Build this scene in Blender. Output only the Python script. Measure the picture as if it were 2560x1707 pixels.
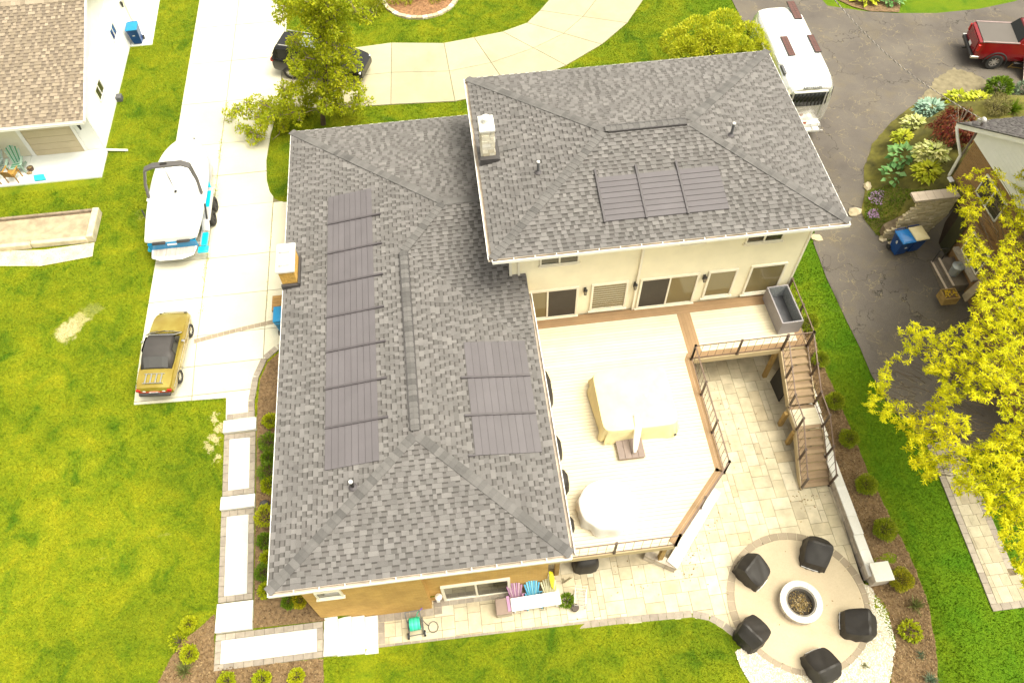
import bpy, bmesh, math, random
import numpy as np
from mathutils import Vector, Matrix
from mathutils.geometry import delaunay_2d_cdt
random.seed(7); RNG = np.random.default_rng(7)
PI = math.pi; rad = math.radians
SC = bpy.context.scene; COL = SC.collection
for o in list(bpy.data.objects): bpy.data.objects.remove(o, do_unlink=True)

# ------------------------------------------------------------------ camera, sky, sun, exposure
# world axes follow the house: x east along its eaves, y north, z up; z = 0 is the driveway level at the front
FPX, W0, H0 = 1943.4, 2560.0, 1707.0
PITCH, ROLL, YAW, CAMH = rad(56.589), rad(-1.816), rad(5.4), 26.5
def _axes():
    cp, sp = math.cos(PITCH), math.sin(PITCH)
    fw, up, rt = Vector((0, cp, -sp)), Vector((0, sp, cp)), Vector((1, 0, 0))
    c, s = math.cos(ROLL), math.sin(ROLL)
    rt, up = c*rt + s*up, -s*rt + c*up
    R = Matrix.Rotation(-YAW, 3, 'Z')
    return R @ rt, R @ up, R @ fw
RT, UP, FW = _axes()
cd = bpy.data.cameras.new('camera'); cam = bpy.data.objects.new('camera', cd); COL.objects.link(cam)
m3 = Matrix((RT, UP, -FW)).transposed()
cam.matrix_world = Matrix.Translation((0, 0, CAMH)) @ m3.to_4x4()
cd.sensor_fit = 'HORIZONTAL'; cd.sensor_width = 36.0; cd.lens = FPX/W0*36.0
cd.clip_start = 0.1; cd.clip_end = 2000
SC.camera = cam
w = bpy.data.worlds.new('World'); SC.world = w; w.use_nodes = True
nt = w.node_tree; nt.nodes.clear()
sky = nt.nodes.new('ShaderNodeTexSky'); sky.sky_type = 'NISHITA'; sky.sun_disc = False
SUN_EL, SUN_AZ = rad(66), rad(110)           # azimuth measured from +y towards +x
sky.sun_elevation = SUN_EL; sky.sun_rotation = SUN_AZ
sky.air_density = 1.0; sky.dust_density = 6.0; sky.ozone_density = 0.6
hs = nt.nodes.new('ShaderNodeHueSaturation'); hs.inputs['Saturation'].default_value = 0.08   # cloud cover: grey-white light
bg = nt.nodes.new('ShaderNodeBackground'); bg.inputs['Strength'].default_value = 0.15
out = nt.nodes.new('ShaderNodeOutputWorld')
wm = nt.nodes.new('ShaderNodeMix'); wm.data_type = 'RGBA'; wm.blend_type = 'MULTIPLY'; wm.inputs[0].default_value = 1.0; wm.inputs[7].default_value = (1.0, 0.97, 0.86, 1)   # warm high haze
nt.links.new(sky.outputs[0], hs.inputs['Color']); nt.links.new(hs.outputs[0], wm.inputs[6]); nt.links.new(wm.outputs[2], bg.inputs[0]); nt.links.new(bg.outputs[0], out.inputs[0])
sd = bpy.data.lights.new('sun', 'SUN'); sun = bpy.data.objects.new('sun', sd); COL.objects.link(sun)
sd.energy = 1.5; sd.angle = rad(40); sd.color = (1.0, 0.92, 0.72)
dirv = Vector((math.sin(SUN_AZ)*math.cos(SUN_EL), math.cos(SUN_AZ)*math.cos(SUN_EL), math.sin(SUN_EL)))
sun.rotation_euler = dirv.to_track_quat('Z', 'Y').to_euler()
vs = SC.view_settings; vs.view_transform = 'Standard'; vs.look = 'None'; vs.gamma = 1.0; vs.use_curve_mapping = False
vs.exposure = 1.12
SC.render.engine = 'CYCLES'; SC.cycles.max_bounces = 6; SC.cycles.transparent_max_bounces = 8

# ------------------------------------------------------------------ measuring helpers (points of the place)
KF = 2560/2352
def ray(px, py):
    x, y = px*KF, py*KF
    return ((x-W0/2)/FPX)*RT - ((y-H0/2)/FPX)*UP + FW
def P(px, py, z=0.0):
    d = ray(px, py); t = (z-CAMH)/d.z
    return Vector((d.x*t, d.y*t, z))
def sst(a, b, x):
    t = min(1, max(0, (x-a)/(b-a))); return t*t*(3-2*t)
PZ = -2.0            # patio level
DZ = 0.3             # deck level
def inpoly(x, y, poly):
    r = False; n = len(poly); j = n-1
    for i in range(n):
        xi, yi = poly[i][0], poly[i][1]; xj, yj = poly[j][0], poly[j][1]
        if (yi > y) != (yj > y) and x < (xj-xi)*(y-yi)/(yj-yi)+xi: r = not r
        j = i
    return r
def segdist(x, y, a, b):
    dx, dy = b[0]-a[0], b[1]-a[1]; t = max(0, min(1, ((x-a[0])*dx+(y-a[1])*dy)/(dx*dx+dy*dy)))
    return math.hypot(x-a[0]-t*dx, y-a[1]-t*dy)
GARDEN = [(18.45, 20.6), (18.15, 21.6), (18.2, 22.3), (18.8, 23.5), (19.3, 24.9), (20.3, 26.4), (21.8, 27.8), (23.5, 28.9), (26, 29.2), (31, 28.4), (31, 20.6)]
def T(x, y):
    """natural ground height"""
    z = -1.55*sst(19.5, 5.0+5.5*sst(0, 12, x), y)
    z -= (PZ*-1-1.55)*sst(8.4, 6.95, y)*sst(-6.4, -4.4, x)*(1-sst(13.3, 15.5, x))
    if x > 18.0 and 20.55 < y < 29.5 and inpoly(x, y, GARDEN):      # raised garden by the neighbour's house
        d = min(segdist(x, y, GARDEN[i], GARDEN[i+1]) for i in range(len(GARDEN)-2))
        z += 2.2*sst(0, 3.0, d)
    return z
def G(px, py, dz=0.0):
    z = -0.5
    for _ in range(12):
        p = P(px, py, z); z = 0.5*z+0.5*(T(p.x, p.y)+dz)
    return P(px, py, z)
def GP(pts, dz=0.0): return [G(*p, dz) for p in pts]
def Pz(pts, z): return [P(p[0], p[1], z) for p in pts]

# ------------------------------------------------------------------ scene helpers
def thing(name, label, cat, loc=(0, 0, 0), rotz=0.0, group=None):
    o = bpy.data.objects.new(name, None); COL.objects.link(o); o.empty_display_size = .2
    o.location = loc; o.rotation_euler = (0, 0, rotz); o['label'] = label; o['category'] = cat
    if group: o['group'] = group
    return o
def tag(o, label, cat, group=None):
    o['label'] = label; o['category'] = cat
    if group: o['group'] = group
    return o
def struct(o, kind='structure', label=None):
    o['kind'] = kind
    if label: o['label'] = label
    return o
def link(name, me, parent=None, loc=None, rot=None, world=False):
    o = bpy.data.objects.new(name, me); COL.objects.link(o)
    if parent is not None:
        o.parent = parent
    if world and parent is not None:
        o.location = -root_loc(parent)
    if loc is not None: o.location = loc
    if rot is not None: o.rotation_euler = rot
    return o
def root_loc(p):
    v = Vector((0, 0, 0))
    while p is not None: v = v + Vector(p.location); p = p.parent
    return v
def dup(root, loc, rotz=None, label=None, group=None, scale=None):
    r = root.copy(); COL.objects.link(r); r.location = loc
    if rotz is not None: r.rotation_euler = (r.rotation_euler[0], r.rotation_euler[1], rotz)
    if label: r['label'] = label
    if group: r['group'] = group
    if scale is not None: r.scale = scale if hasattr(scale, '__len__') else (scale,)*3
    for ch in list(root.children):
        c = ch.copy(); COL.objects.link(c); c.parent = r
        for g in list(ch.children):
            d = g.copy(); COL.objects.link(d); d.parent = c
    return r

class MB:
    """collects shapes into ONE mesh"""
    def __init__(s): s.v = []; s.f = []; s.m = []
    def add(s, vs, fs, mi=0):
        n = len(s.v); s.v += [tuple(v) for v in vs]
        s.f += [tuple(i+n for i in f) for f in fs]; s.m += [mi]*len(fs); return s
    def box(s, c, size, rot=None, mi=0):
        hx, hy, hz = size[0]/2, size[1]/2, size[2]/2; c = Vector(c)
        vs = [Vector((x, y, z)) for z in (-hz, hz) for x, y in ((-hx, -hy), (hx, -hy), (hx, hy), (-hx, hy))]
        if rot is not None:
            if not isinstance(rot, Matrix): rot = Matrix.Rotation(rot, 3, 'Z')
            vs = [rot @ v for v in vs]
        return s.add([c+v for v in vs], [(3, 2, 1, 0), (4, 5, 6, 7), (0, 1, 5, 4), (1, 2, 6, 5), (2, 3, 7, 6), (3, 0, 4, 7)], mi)
    def bx(s, x0, x1, y0, y1, z0, z1, mi=0):
        return s.box(((x0+x1)/2, (y0+y1)/2, (z0+z1)/2), (abs(x1-x0), abs(y1-y0), abs(z1-z0)), None, mi)
    def bar(s, a, b, w, h, mi=0, up=(0, 0, 1)):
        a, b = Vector(a), Vector(b); d = b-a; L = d.length; d.normalize()
        u = Vector(up)
        if abs(d.dot(u)) > .98: u = Vector((0, 1, 0))
        sx = d.cross(u).normalized(); uz = sx.cross(d)
        R = Matrix((d, sx, uz)).transposed()
        return s.box((a+b)/2, (L, w, h), R, mi)
    def tube(s, pts, r, n=8, mi=0, cap=True):
        pts = [Vector(p) for p in pts]; rs = r if hasattr(r, '__len__') else [r]*len(pts)
        rings = []; prev = None
        for i, p in enumerate(pts):
            d = (pts[min(i+1, len(pts)-1)]-pts[max(i-1, 0)]).normalized()
            if prev is None:
                a = Vector((0, 0, 1)) if abs(d.z) < .9 else Vector((1, 0, 0))
                x = d.cross(a).normalized()
            else:
                x = (prev-d*prev.dot(d)).normalized()
            prev = x; y = d.cross(x)
            rings.append([p+rs[i]*(math.cos(2*PI*k/n)*x+math.sin(2*PI*k/n)*y) for k in range(n)])
        return s.loft(rings, True, cap, mi)
    def loft(s, rings, closed=True, cap=True, mi=0):
        n = len(rings[0]); vs = [v for r in rings for v in r]; fs = []
        for i in range(len(rings)-1):
            for k in range(n if closed else n-1):
                a, b = i*n+k, i*n+(k+1) % n
                fs.append((a, b, b+n, a+n))
        if cap and closed:
            fs.append(tuple(range(n-1, -1, -1))); fs.append(tuple((len(rings)-1)*n+k for k in range(n)))
        return s.add(vs, fs, mi)
    def lathe(s, prof, c=(0, 0, 0), n=20, mi=0, cap=True, sy=1.0):
        c = Vector(c)
        return s.loft([[c+Vector((r*math.cos(2*PI*k/n), sy*r*math.sin(2*PI*k/n), z)) for k in range(n)] for r, z in prof], True, cap, mi)
    def cyl(s, a, b, r, n=12, mi=0): return s.tube([a, b], r, n, mi)
    def prism(s, poly, z0, z1, mi=0, inset=0.0):
        """poly: xy points counter-clockwise; z0, z1 numbers or functions of x, y"""
        poly = [(p[0], p[1]) for p in poly]
        ar = sum(poly[i-1][0]*poly[i][1]-poly[i][0]*poly[i-1][1] for i in range(len(poly)))
        if ar < 0: poly = poly[::-1]
        f0 = z0 if callable(z0) else (lambda x, y: z0); f1 = z1 if callable(z1) else (lambda x, y: z1)
        n = len(poly)
        vs = [(x, y, f0(x, y)) for x, y in poly]+[(x, y, f1(x, y)) for x, y in poly]
        fs = [tuple(range(n-1, -1, -1)), tuple(range(n, 2*n))]+[(i, (i+1) % n, (i+1) % n+n, i+n) for i in range(n)]
        return s.add(vs, fs, mi)
    def poly(s, pts, mi=0): return s.add(pts, [tuple(range(len(pts)))], mi)
    def sphere(s, c, r, n=12, m=8, mi=0):
        rr = r if hasattr(r, '__len__') else (r, r, r); c = Vector(c); rings = []
        for i in range(1, m):
            t = PI*i/m
            rings.append([c+Vector((rr[0]*math.sin(t)*math.cos(2*PI*k/n), rr[1]*math.sin(t)*math.sin(2*PI*k/n), -rr[2]*math.cos(t))) for k in range(n)])
        return s.loft(rings, True, True, mi)
    def mesh(s, name, mats, smooth=None):
        me = bpy.data.meshes.new(name); me.from_pydata(s.v, [], s.f)
        for m in (mats if isinstance(mats, (list, tuple)) else [mats]): me.materials.append(m)
        if any(s.m): me.polygons.foreach_set('material_index', s.m)
        if smooth is not None:
            me.polygons.foreach_set('use_smooth', [True]*len(s.f))
            me.set_sharp_from_angle(angle=rad(smooth))
        me.update(); return me
    def build(s, name, mats, parent=None, smooth=None, bevel=None, world=False, loc=None, rot=None, subsurf=0, solid=None, seg=2):
        o = link(name, s.mesh(name, mats, smooth), parent, loc, rot, world)
        if solid:
            m = o.modifiers.new('solid', 'SOLIDIFY'); m.thickness = solid; m.offset = -1
        if subsurf:
            m = o.modifiers.new('sub', 'SUBSURF'); m.levels = m.render_levels = subsurf
        if bevel:
            m = o.modifiers.new('bevel', 'BEVEL'); m.width = bevel; m.segments = seg; m.limit_method = 'ANGLE'; m.angle_limit = rad(35)
            o.data.polygons.foreach_set('use_smooth', [True]*len(o.data.polygons)); m.harden_normals = False
            if smooth is None: o.data.set_sharp_from_angle(angle=rad(35))
        return o

def raw_mesh(name, V, tris, mats):
    """large triangle mesh from numpy arrays"""
    me = bpy.data.meshes.new(name); V = np.asarray(V, np.float32); tris = np.asarray(tris, np.int32)
    k = tris.shape[1]
    me.vertices.add(len(V)); me.vertices.foreach_set('co', V.ravel())
    me.loops.add(tris.size); me.loops.foreach_set('vertex_index', tris.ravel())
    me.polygons.add(len(tris)); me.polygons.foreach_set('loop_start', np.arange(len(tris), dtype=np.int32)*k)
    me.polygons.foreach_set('loop_total', np.full(len(tris), k, np.int32))
    for m in (mats if isinstance(mats, (list, tuple)) else [mats]): me.materials.append(m)
    me.update(calc_edges=True); me.validate(); return me

def clip(sub, poly):
    """Sutherland-Hodgman: subject polygon clipped by a convex counter-clockwise polygon, xy tuples"""
    out_ = list(sub); n = len(poly)
    for i in range(n):
        a, b = poly[i], poly[(i+1) % n]; inp = out_; out_ = []
        if not inp: break
        def side(p): return (b[0]-a[0])*(p[1]-a[1])-(b[1]-a[1])*(p[0]-a[0])
        for j in range(len(inp)):
            p, q = inp[j-1], inp[j]; sp, sq = side(p), side(q)
            if (sp >= 0) != (sq >= 0):
                t = sp/(sp-sq); out_.append((p[0]+t*(q[0]-p[0]), p[1]+t*(q[1]-p[1])))
            if sq >= 0: out_.append((q[0], q[1]))
    return out_
def area(p): return sum(p[i-1][0]*p[i][1]-p[i][0]*p[i-1][1] for i in range(len(p)))/2
def ccw(p):
    p = [(q[0], q[1]) for q in p]; return p if area(p) > 0 else p[::-1]
def shrink(p, d):
    """inset of a small convex polygon by distance d"""
    p = ccw(p); n = len(p); q = p
    big = p
    for i in range(n):
        a, b = p[i], p[(i+1) % n]; L = math.hypot(b[0]-a[0], b[1]-a[1])
        if L < 1e-6: continue
        nx, ny = -(b[1]-a[1])/L, (b[0]-a[0])/L
        a2 = (a[0]+nx*d, a[1]+ny*d); b2 = (b[0]+nx*d, b[1]+ny*d); e = 1e3
        ux, uy = (b[0]-a[0])/L, (b[1]-a[1])/L
        big = clip(big, [(a2[0]-ux*e, a2[1]-uy*e), (a2[0]+ux*e, a2[1]+uy*e), (a2[0]+ux*e+nx*e, a2[1]+uy*e+ny*e), (a2[0]-ux*e+nx*e, a2[1]-uy*e+ny*e)])
        if len(big) < 3: return []
    return big

def patch(name, poly, zf, mats, step=0.6, holes=(), dz=0.0, parent=None):
    """ground sheet over a polygon following the ground height zf"""
    poly = [(p[0], p[1]) for p in poly]
    pts = []; edges = []
    def ring(pl):
        n0 = len(pts)
        for i in range(len(pl)):
            a, b = pl[i], pl[(i+1) % len(pl)]; L = math.hypot(b[0]-a[0], b[1]-a[1]); k = max(1, int(L/step))
            for j in range(k): pts.append((a[0]+(b[0]-a[0])*j/k, a[1]+(b[1]-a[1])*j/k))
        n1 = len(pts)
        for i in range(n0, n1): edges.append((i, i+1 if i+1 < n1 else n0))
    ring(poly)
    for h in holes: ring([(p[0], p[1]) for p in h])
    xs = [p[0] for p in poly]; ys = [p[1] for p in poly]
    for x in np.arange(min(xs)+step*.37, max(xs), step):
        for y in np.arange(min(ys)+step*.41, max(ys), step):
            if inpoly(x, y, poly) and not any(inpoly(x, y, h) for h in holes): pts.append((x, y))
    r = delaunay_2d_cdt([Vector(p) for p in pts], edges, [], 0, 1e-4)
    V = [(v.x, v.y, zf(v.x, v.y)+dz) for v in r[0]]; F = []
    for f in r[2]:
        cx = sum(r[0][i].x for i in f)/3; cy = sum(r[0][i].y for i in f)/3
        if inpoly(cx, cy, poly) and not any(inpoly(cx, cy, h) for h in holes): F.append(tuple(f))
    me = bpy.data.meshes.new(name); me.from_pydata(V, [], F)
    for m in (mats if isinstance(mats, (list, tuple)) else [mats]): me.materials.append(m)
    me.polygons.foreach_set('use_smooth', [True]*len(F)); me.update()
    return link(name, me, parent)

def scatter(poly, n, holes=()):
    xs = [p[0] for p in poly]; ys = [p[1] for p in poly]; res = []
    while len(res) < n:
        x = random.uniform(min(xs), max(xs)); y = random.uniform(min(ys), max(ys))
        if inpoly(x, y, poly) and not any(inpoly(x, y, h) for h in holes): res.append((x, y))
    return res

# ------------------------------------------------------------------ materials
def nodes(name):
    m = bpy.data.materials.new(name); m.use_nodes = True; t = m.node_tree
    return m, t, t.nodes['Principled BSDF']
def N(t, typ, **kw):
    n = t.nodes.new(typ)
    for k, v in kw.items(): setattr(n, k, v)
    return n
def ramp(t, fac, stops, interp='LINEAR'):
    r = N(t, 'ShaderNodeValToRGB'); r.color_ramp.interpolation = interp
    e = r.color_ramp.elements
    while len(e) < len(stops): e.new(0.5)
    for el, (p, c) in zip(e, stops): el.position = p; el.color = (*c, 1) if len(c) == 3 else c
    t.links.new(fac, r.inputs[0]); return r.outputs[0]
def pos(t): return N(t, 'ShaderNodeNewGeometry').outputs['Position']
def noise(t, scale, detail=4, rough=.55, vec=None, dist=0.0):
    n = N(t, 'ShaderNodeTexNoise'); n.inputs['Scale'].default_value = scale; n.inputs['Detail'].default_value = detail
    n.inputs['Roughness'].default_value = rough; n.inputs['Distortion'].default_value = dist
    t.links.new(vec if vec is not None else pos(t), n.inputs['Vector']); return n.outputs['Fac']
def mix(t, fac, a, b, mode='MIX'):
    n = N(t, 'ShaderNodeMix', data_type='RGBA', blend_type=mode)
    for s, v in ((0, fac), (6, a), (7, b)):
        if isinstance(v, (int, float)): n.inputs[s].default_value = v
        elif isinstance(v, tuple): n.inputs[s].default_value = (*v, 1)
        else: t.links.new(v, n.inputs[s])
    return n.outputs[2]
def math_(t, op, a, b=0.0):
    n = N(t, 'ShaderNodeMath', operation=op)
    for i, v in enumerate((a, b)):
        if isinstance(v, (int, float)): n.inputs[i].default_value = v
        else: t.links.new(v, n.inputs[i])
    return n.outputs[0]
def rnd(t):
    """a random number for every loose piece of a mesh and every object"""
    g = N(t, 'ShaderNodeNewGeometry').outputs['Random Per Island']; o = N(t, 'ShaderNodeObjectInfo').outputs['Random']
    return math_(t, 'FRACT', math_(t, 'ADD', g, o))
def bump(t, b, h, strength=.3, dist=.02):
    n = N(t, 'ShaderNodeBump'); n.inputs['Strength'].default_value = strength; n.inputs['Distance'].default_value = dist
    t.links.new(h, n.inputs['Height']); t.links.new(n.outputs[0], b.inputs['Normal'])
def mat(name, c, rough=.6, metal=0.0, var=.12, scale=3.0, bmp=0.0, bscale=30, piece=0.0, spec=.5, coat=0.0):
    """plain surface: colour with soft weathering noise; piece = variation from piece to piece"""
    m, t, b = nodes(name); b.inputs['Roughness'].default_value = rough; b.inputs['Metallic'].default_value = metal
    b.inputs['Specular IOR Level'].default_value = spec; b.inputs['Coat Weight'].default_value = coat
    col = c
    if var or piece:
        lo = tuple(x*(1-var) for x in c); hi = tuple(min(.95, x*(1+var)) for x in c)
        col = ramp(t, noise(t, scale, 5), [(.3, lo), (.7, hi)])
        if piece:
            col = mix(t, 1.0, col, ramp(t, rnd(t), [(0, (1-piece,)*3), (1, (1+piece,)*3)]), 'MULTIPLY')
        t.links.new(col, b.inputs['Base Color'])
    else: b.inputs['Base Color'].default_value = (*c, 1)
    if bmp: bump(t, b, noise(t, bscale, 4), bmp, .01)
    return m
def pieces_mat(name, cols, rough=.85, var=.1, scale=6, bmp=.2, bscale=60, spec=.3):
    """each piece takes one of several colours"""
    m, t, b = nodes(name); b.inputs['Roughness'].default_value = rough; b.inputs['Specular IOR Level'].default_value = spec
    n = len(cols); c = ramp(t, rnd(t), [(i/max(1, n-1), cc) for i, cc in enumerate(cols)])
    c = mix(t, 1.0, c, ramp(t, noise(t, scale, 5), [(.3, (1-var,)*3), (.7, (1+var,)*3)]), 'MULTIPLY')
    t.links.new(c, b.inputs['Base Color'])
    if bmp: bump(t, b, noise(t, bscale, 3), bmp, .01)
    return m
def leaf_mat(name, cols, rough=.55, trans=.35):
    m, t, b = nodes(name); b.inputs['Roughness'].default_value = rough; b.inputs['Specular IOR Level'].default_value = .25
    n = len(cols); c = ramp(t, rnd(t), [(i/max(1, n-1), cc) for i, cc in enumerate(cols)])
    c = mix(t, 1.0, c, ramp(t, noise(t, .9, 3), [(.3, (.8, .85, .8)), (.7, (1.2, 1.12, 1.1))]), 'MULTIPLY')
    t.links.new(c, b.inputs['Base Color'])
    tr = N(t, 'ShaderNodeBsdfTranslucent'); t.links.new(c, tr.inputs['Color'])
    mx = N(t, 'ShaderNodeMixShader'); mx.inputs[0].default_value = trans
    o = t.nodes['Material Output']; t.links.new(b.outputs[0], mx.inputs[1]); t.links.new(tr.outputs[0], mx.inputs[2]); t.links.new(mx.outputs[0], o.inputs[0])
    return m
def glass_mat(name, c=(.03, .035, .03), rough=.03):
    m, t, b = nodes(name); b.inputs['Base Color'].default_value = (*c, 1); b.inputs['Roughness'].default_value = rough
    b.inputs['Specular IOR Level'].default_value = .8; return m
def paint(name, c, rough=.3, coat=.6, var=.03):
    return mat(name, c, rough, var=var, scale=2, coat=coat)
# ------------------------------------------------------------------ shared materials
def lawn_material():
    m, t, b = nodes('lawn'); b.inputs['Roughness'].default_value = .8; b.inputs['Specular IOR Level'].default_value = .15
    big = noise(t, .16, 4, .6); mid = noise(t, .9, 5, .65, dist=.6); fine = noise(t, 14, 4, .7)
    c1 = ramp(t, big, [(.28, (.100, .150, .003)), (.50, (.168, .212, .004)), (.70, (.262, .285, .008))])
    c2 = ramp(t, mid, [(.30, (.34, .58, .5)), (.47, (.9, .95, 1)), (.70, (1.35, 1.16, 1.3))])
    c = mix(t, 1.0, c1, c2, 'MULTIPLY')
    c = mix(t, 1.0, c, ramp(t, fine, [(.25, (.55, .62, .6)), (.75, (1.4, 1.3, 1.3))]), 'MULTIPLY')
    dry = ramp(t, noise(t, .32, 5, .7, dist=1.0), [(.66, (0, 0, 0)), (.76, (1, 1, 1))])
    c = mix(t, math_(t, 'MULTIPLY', dry, .55), c, (.42, .36, .13))
    sx = N(t, 'ShaderNodeSeparateXYZ'); t.links.new(pos(t), sx.inputs[0])
    lush = ramp(t, math_(t, 'MULTIPLY', math_(t, 'SUBTRACT', sx.outputs[0], 13.3), .5), [(0, (0, 0, 0)), (1, (1, 1, 1))])   # the well fed strip by the neighbour
    c = mix(t, math_(t, 'MULTIPLY', lush, .75), c, mix(t, 1.0, (.060, .160, .002), ramp(t, fine, [(.25, (.6, .65, .6)), (.75, (1.35, 1.3, 1.3))]), 'MULTIPLY'))
    ring = ramp(t, math_(t, 'MULTIPLY', math_(t, 'ADD', sx.outputs[1], -29.0), .25), [(0, (0, 0, 0)), (1, (1, 1, 1))])      # greener lawn at the front
    c = mix(t, math_(t, 'MULTIPLY', ring, .5), c, mix(t, 1.0, (.12, .17, .003), c2, 'MULTIPLY'))
    c = mix(t, math_(t, 'MULTIPLY', bare_mask(t), .9), c, (.52, .45, .24))
    t.links.new(c, b.inputs['Base Color']); bump(t, b, noise(t, 40, 3, .7), .8, .05)
    return m
BARE = [(-16.6, 20.4, .62, .0), (-16.25, 20.9, .45, .3), (-10.3, 15.6, .22, .0), (-10.05, 15.15, .2, .1), (-10.25, 14.7, .22, .0), (-10.5, 14.35, .16, .2), (-10.2, 13.9, .16, .1), (-15.9, 21.3, .5, .8)]
def bare_mask(t):
    """worn places in the turf: ragged blotches round fixed points"""
    nz = N(t, 'ShaderNodeTexNoise'); nz.inputs['Scale'].default_value = 1.6; nz.inputs['Detail'].default_value = 6; nz.inputs['Roughness'].default_value = .75
    t.links.new(pos(t), nz.inputs['Vector']); sc = N(t, 'ShaderNodeVectorMath', operation='SCALE'); sc.inputs['Scale'].default_value = 1.3
    sb = N(t, 'ShaderNodeVectorMath', operation='SUBTRACT'); sb.inputs[1].default_value = (.5, .5, .5); t.links.new(nz.outputs['Color'], sb.inputs[0]); t.links.new(sb.outputs[0], sc.inputs[0])
    ad = N(t, 'ShaderNodeVectorMath', operation='ADD'); t.links.new(pos(t), ad.inputs[0]); t.links.new(sc.outputs[0], ad.inputs[1]); ml = N(t, 'ShaderNodeVectorMath', operation='MULTIPLY'); ml.inputs[1].default_value = (1, 1, 0); t.links.new(ad.outputs[0], ml.inputs[0])
    acc = None
    for x, y, r, weak in BARE:
        d = N(t, 'ShaderNodeVectorMath', operation='DISTANCE'); d.inputs[1].default_value = (x, y, 0); t.links.new(ml.outputs[0], d.inputs[0])
        k = ramp(t, math_(t, 'DIVIDE', d.outputs['Value'], r), [(.65, (1-weak,)*3), (1.0, (0, 0, 0))])
        acc = k if acc is None else math_(t, 'MAXIMUM', acc, k)
    return acc
M = {}
M['lawn'] = None
M['lawn'] = lawn_material()
def blade_material():
    m, t, b = nodes('grass_blades'); b.inputs['Roughness'].default_value = .6; b.inputs['Specular IOR Level'].default_value = .2
    big = noise(t, .16, 4, .6); mid = noise(t, .9, 5, .65, dist=.6)
    c = mix(t, 1.0, ramp(t, big, [(.28, (.105, .160, .003)), (.50, (.174, .220, .004)), (.70, (.27, .295, .008))]), ramp(t, mid, [(.30, (.40, .62, .5)), (.47, (.9, .95, 1)), (.70, (1.35, 1.16, 1.3))]), 'MULTIPLY')
    c = mix(t, 1.0, c, ramp(t, rnd(t), [(0, (.6, .7, .6)), (.7, (1.1, 1.05, 1)), (1, (1.7, 1.45, 2.2))]), 'MULTIPLY')
    sx = N(t, 'ShaderNodeSeparateXYZ'); t.links.new(pos(t), sx.inputs[0])
    lush = ramp(t, math_(t, 'MULTIPLY', math_(t, 'SUBTRACT', sx.outputs[0], 13.3), .5), [(0, (0, 0, 0)), (1, (1, 1, 1))])
    c = mix(t, math_(t, 'MULTIPLY', lush, .75), c, (.066, .170, .002)); c = mix(t, math_(t, 'MULTIPLY', bare_mask(t), .85), c, (.50, .44, .2))
    t.links.new(c, b.inputs['Base Color']); return m
M['blade'] = blade_material()
def concrete_material(name, c, stain=(.42, .36, .22)):
    m, t, b = nodes(name); b.inputs['Roughness'].default_value = .85; b.inputs['Specular IOR Level'].default_value = .2
    col = ramp(t, noise(t, .5, 6, .6, dist=.4), [(.3, tuple(x*.86 for x in c)), (.6, c), (.8, tuple(min(.9, x*1.08) for x in c))])
    col = mix(t, math_(t, 'MULTIPLY', ramp(t, noise(t, .33, 6, .7, dist=1.2), [(.55, (0, 0, 0)), (.75, (1, 1, 1))]), .5), col, stain)
    col = mix(t, 1.0, col, ramp(t, rnd(t), [(0, (.9, .9, .88)), (1, (1.06, 1.06, 1.06))]), 'MULTIPLY')
    col = mix(t, 1.0, col, ramp(t, noise(t, 22, 4, .7), [(.3, (.93, .93, .92)), (.7, (1.05, 1.05, 1.05))]), 'MULTIPLY')
    t.links.new(col, b.inputs['Base Color']); bump(t, b, noise(t, 60, 3), .15, .01); return m
M['concrete'] = concrete_material('concrete', (0.611, 0.579, 0.461), (0.429, 0.377, 0.247)); M['concrete_cream'] = concrete_material('cream_concrete', (0.425, 0.391, 0.270), (0.322, 0.276, 0.172))
M['concrete_white'] = concrete_material('pale_concrete', (0.676, 0.650, 0.585), (0.572, 0.533, 0.416))
M['edging'] = pieces_mat('edging_pavers', [(.27, .23, .185), (.31, .27, .22), (.24, .205, .17), (.335, .295, .24)], var=.15)
M['block'] = concrete_material('step_block', (.74, .72, .68), (.6, .55, .45))
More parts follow.
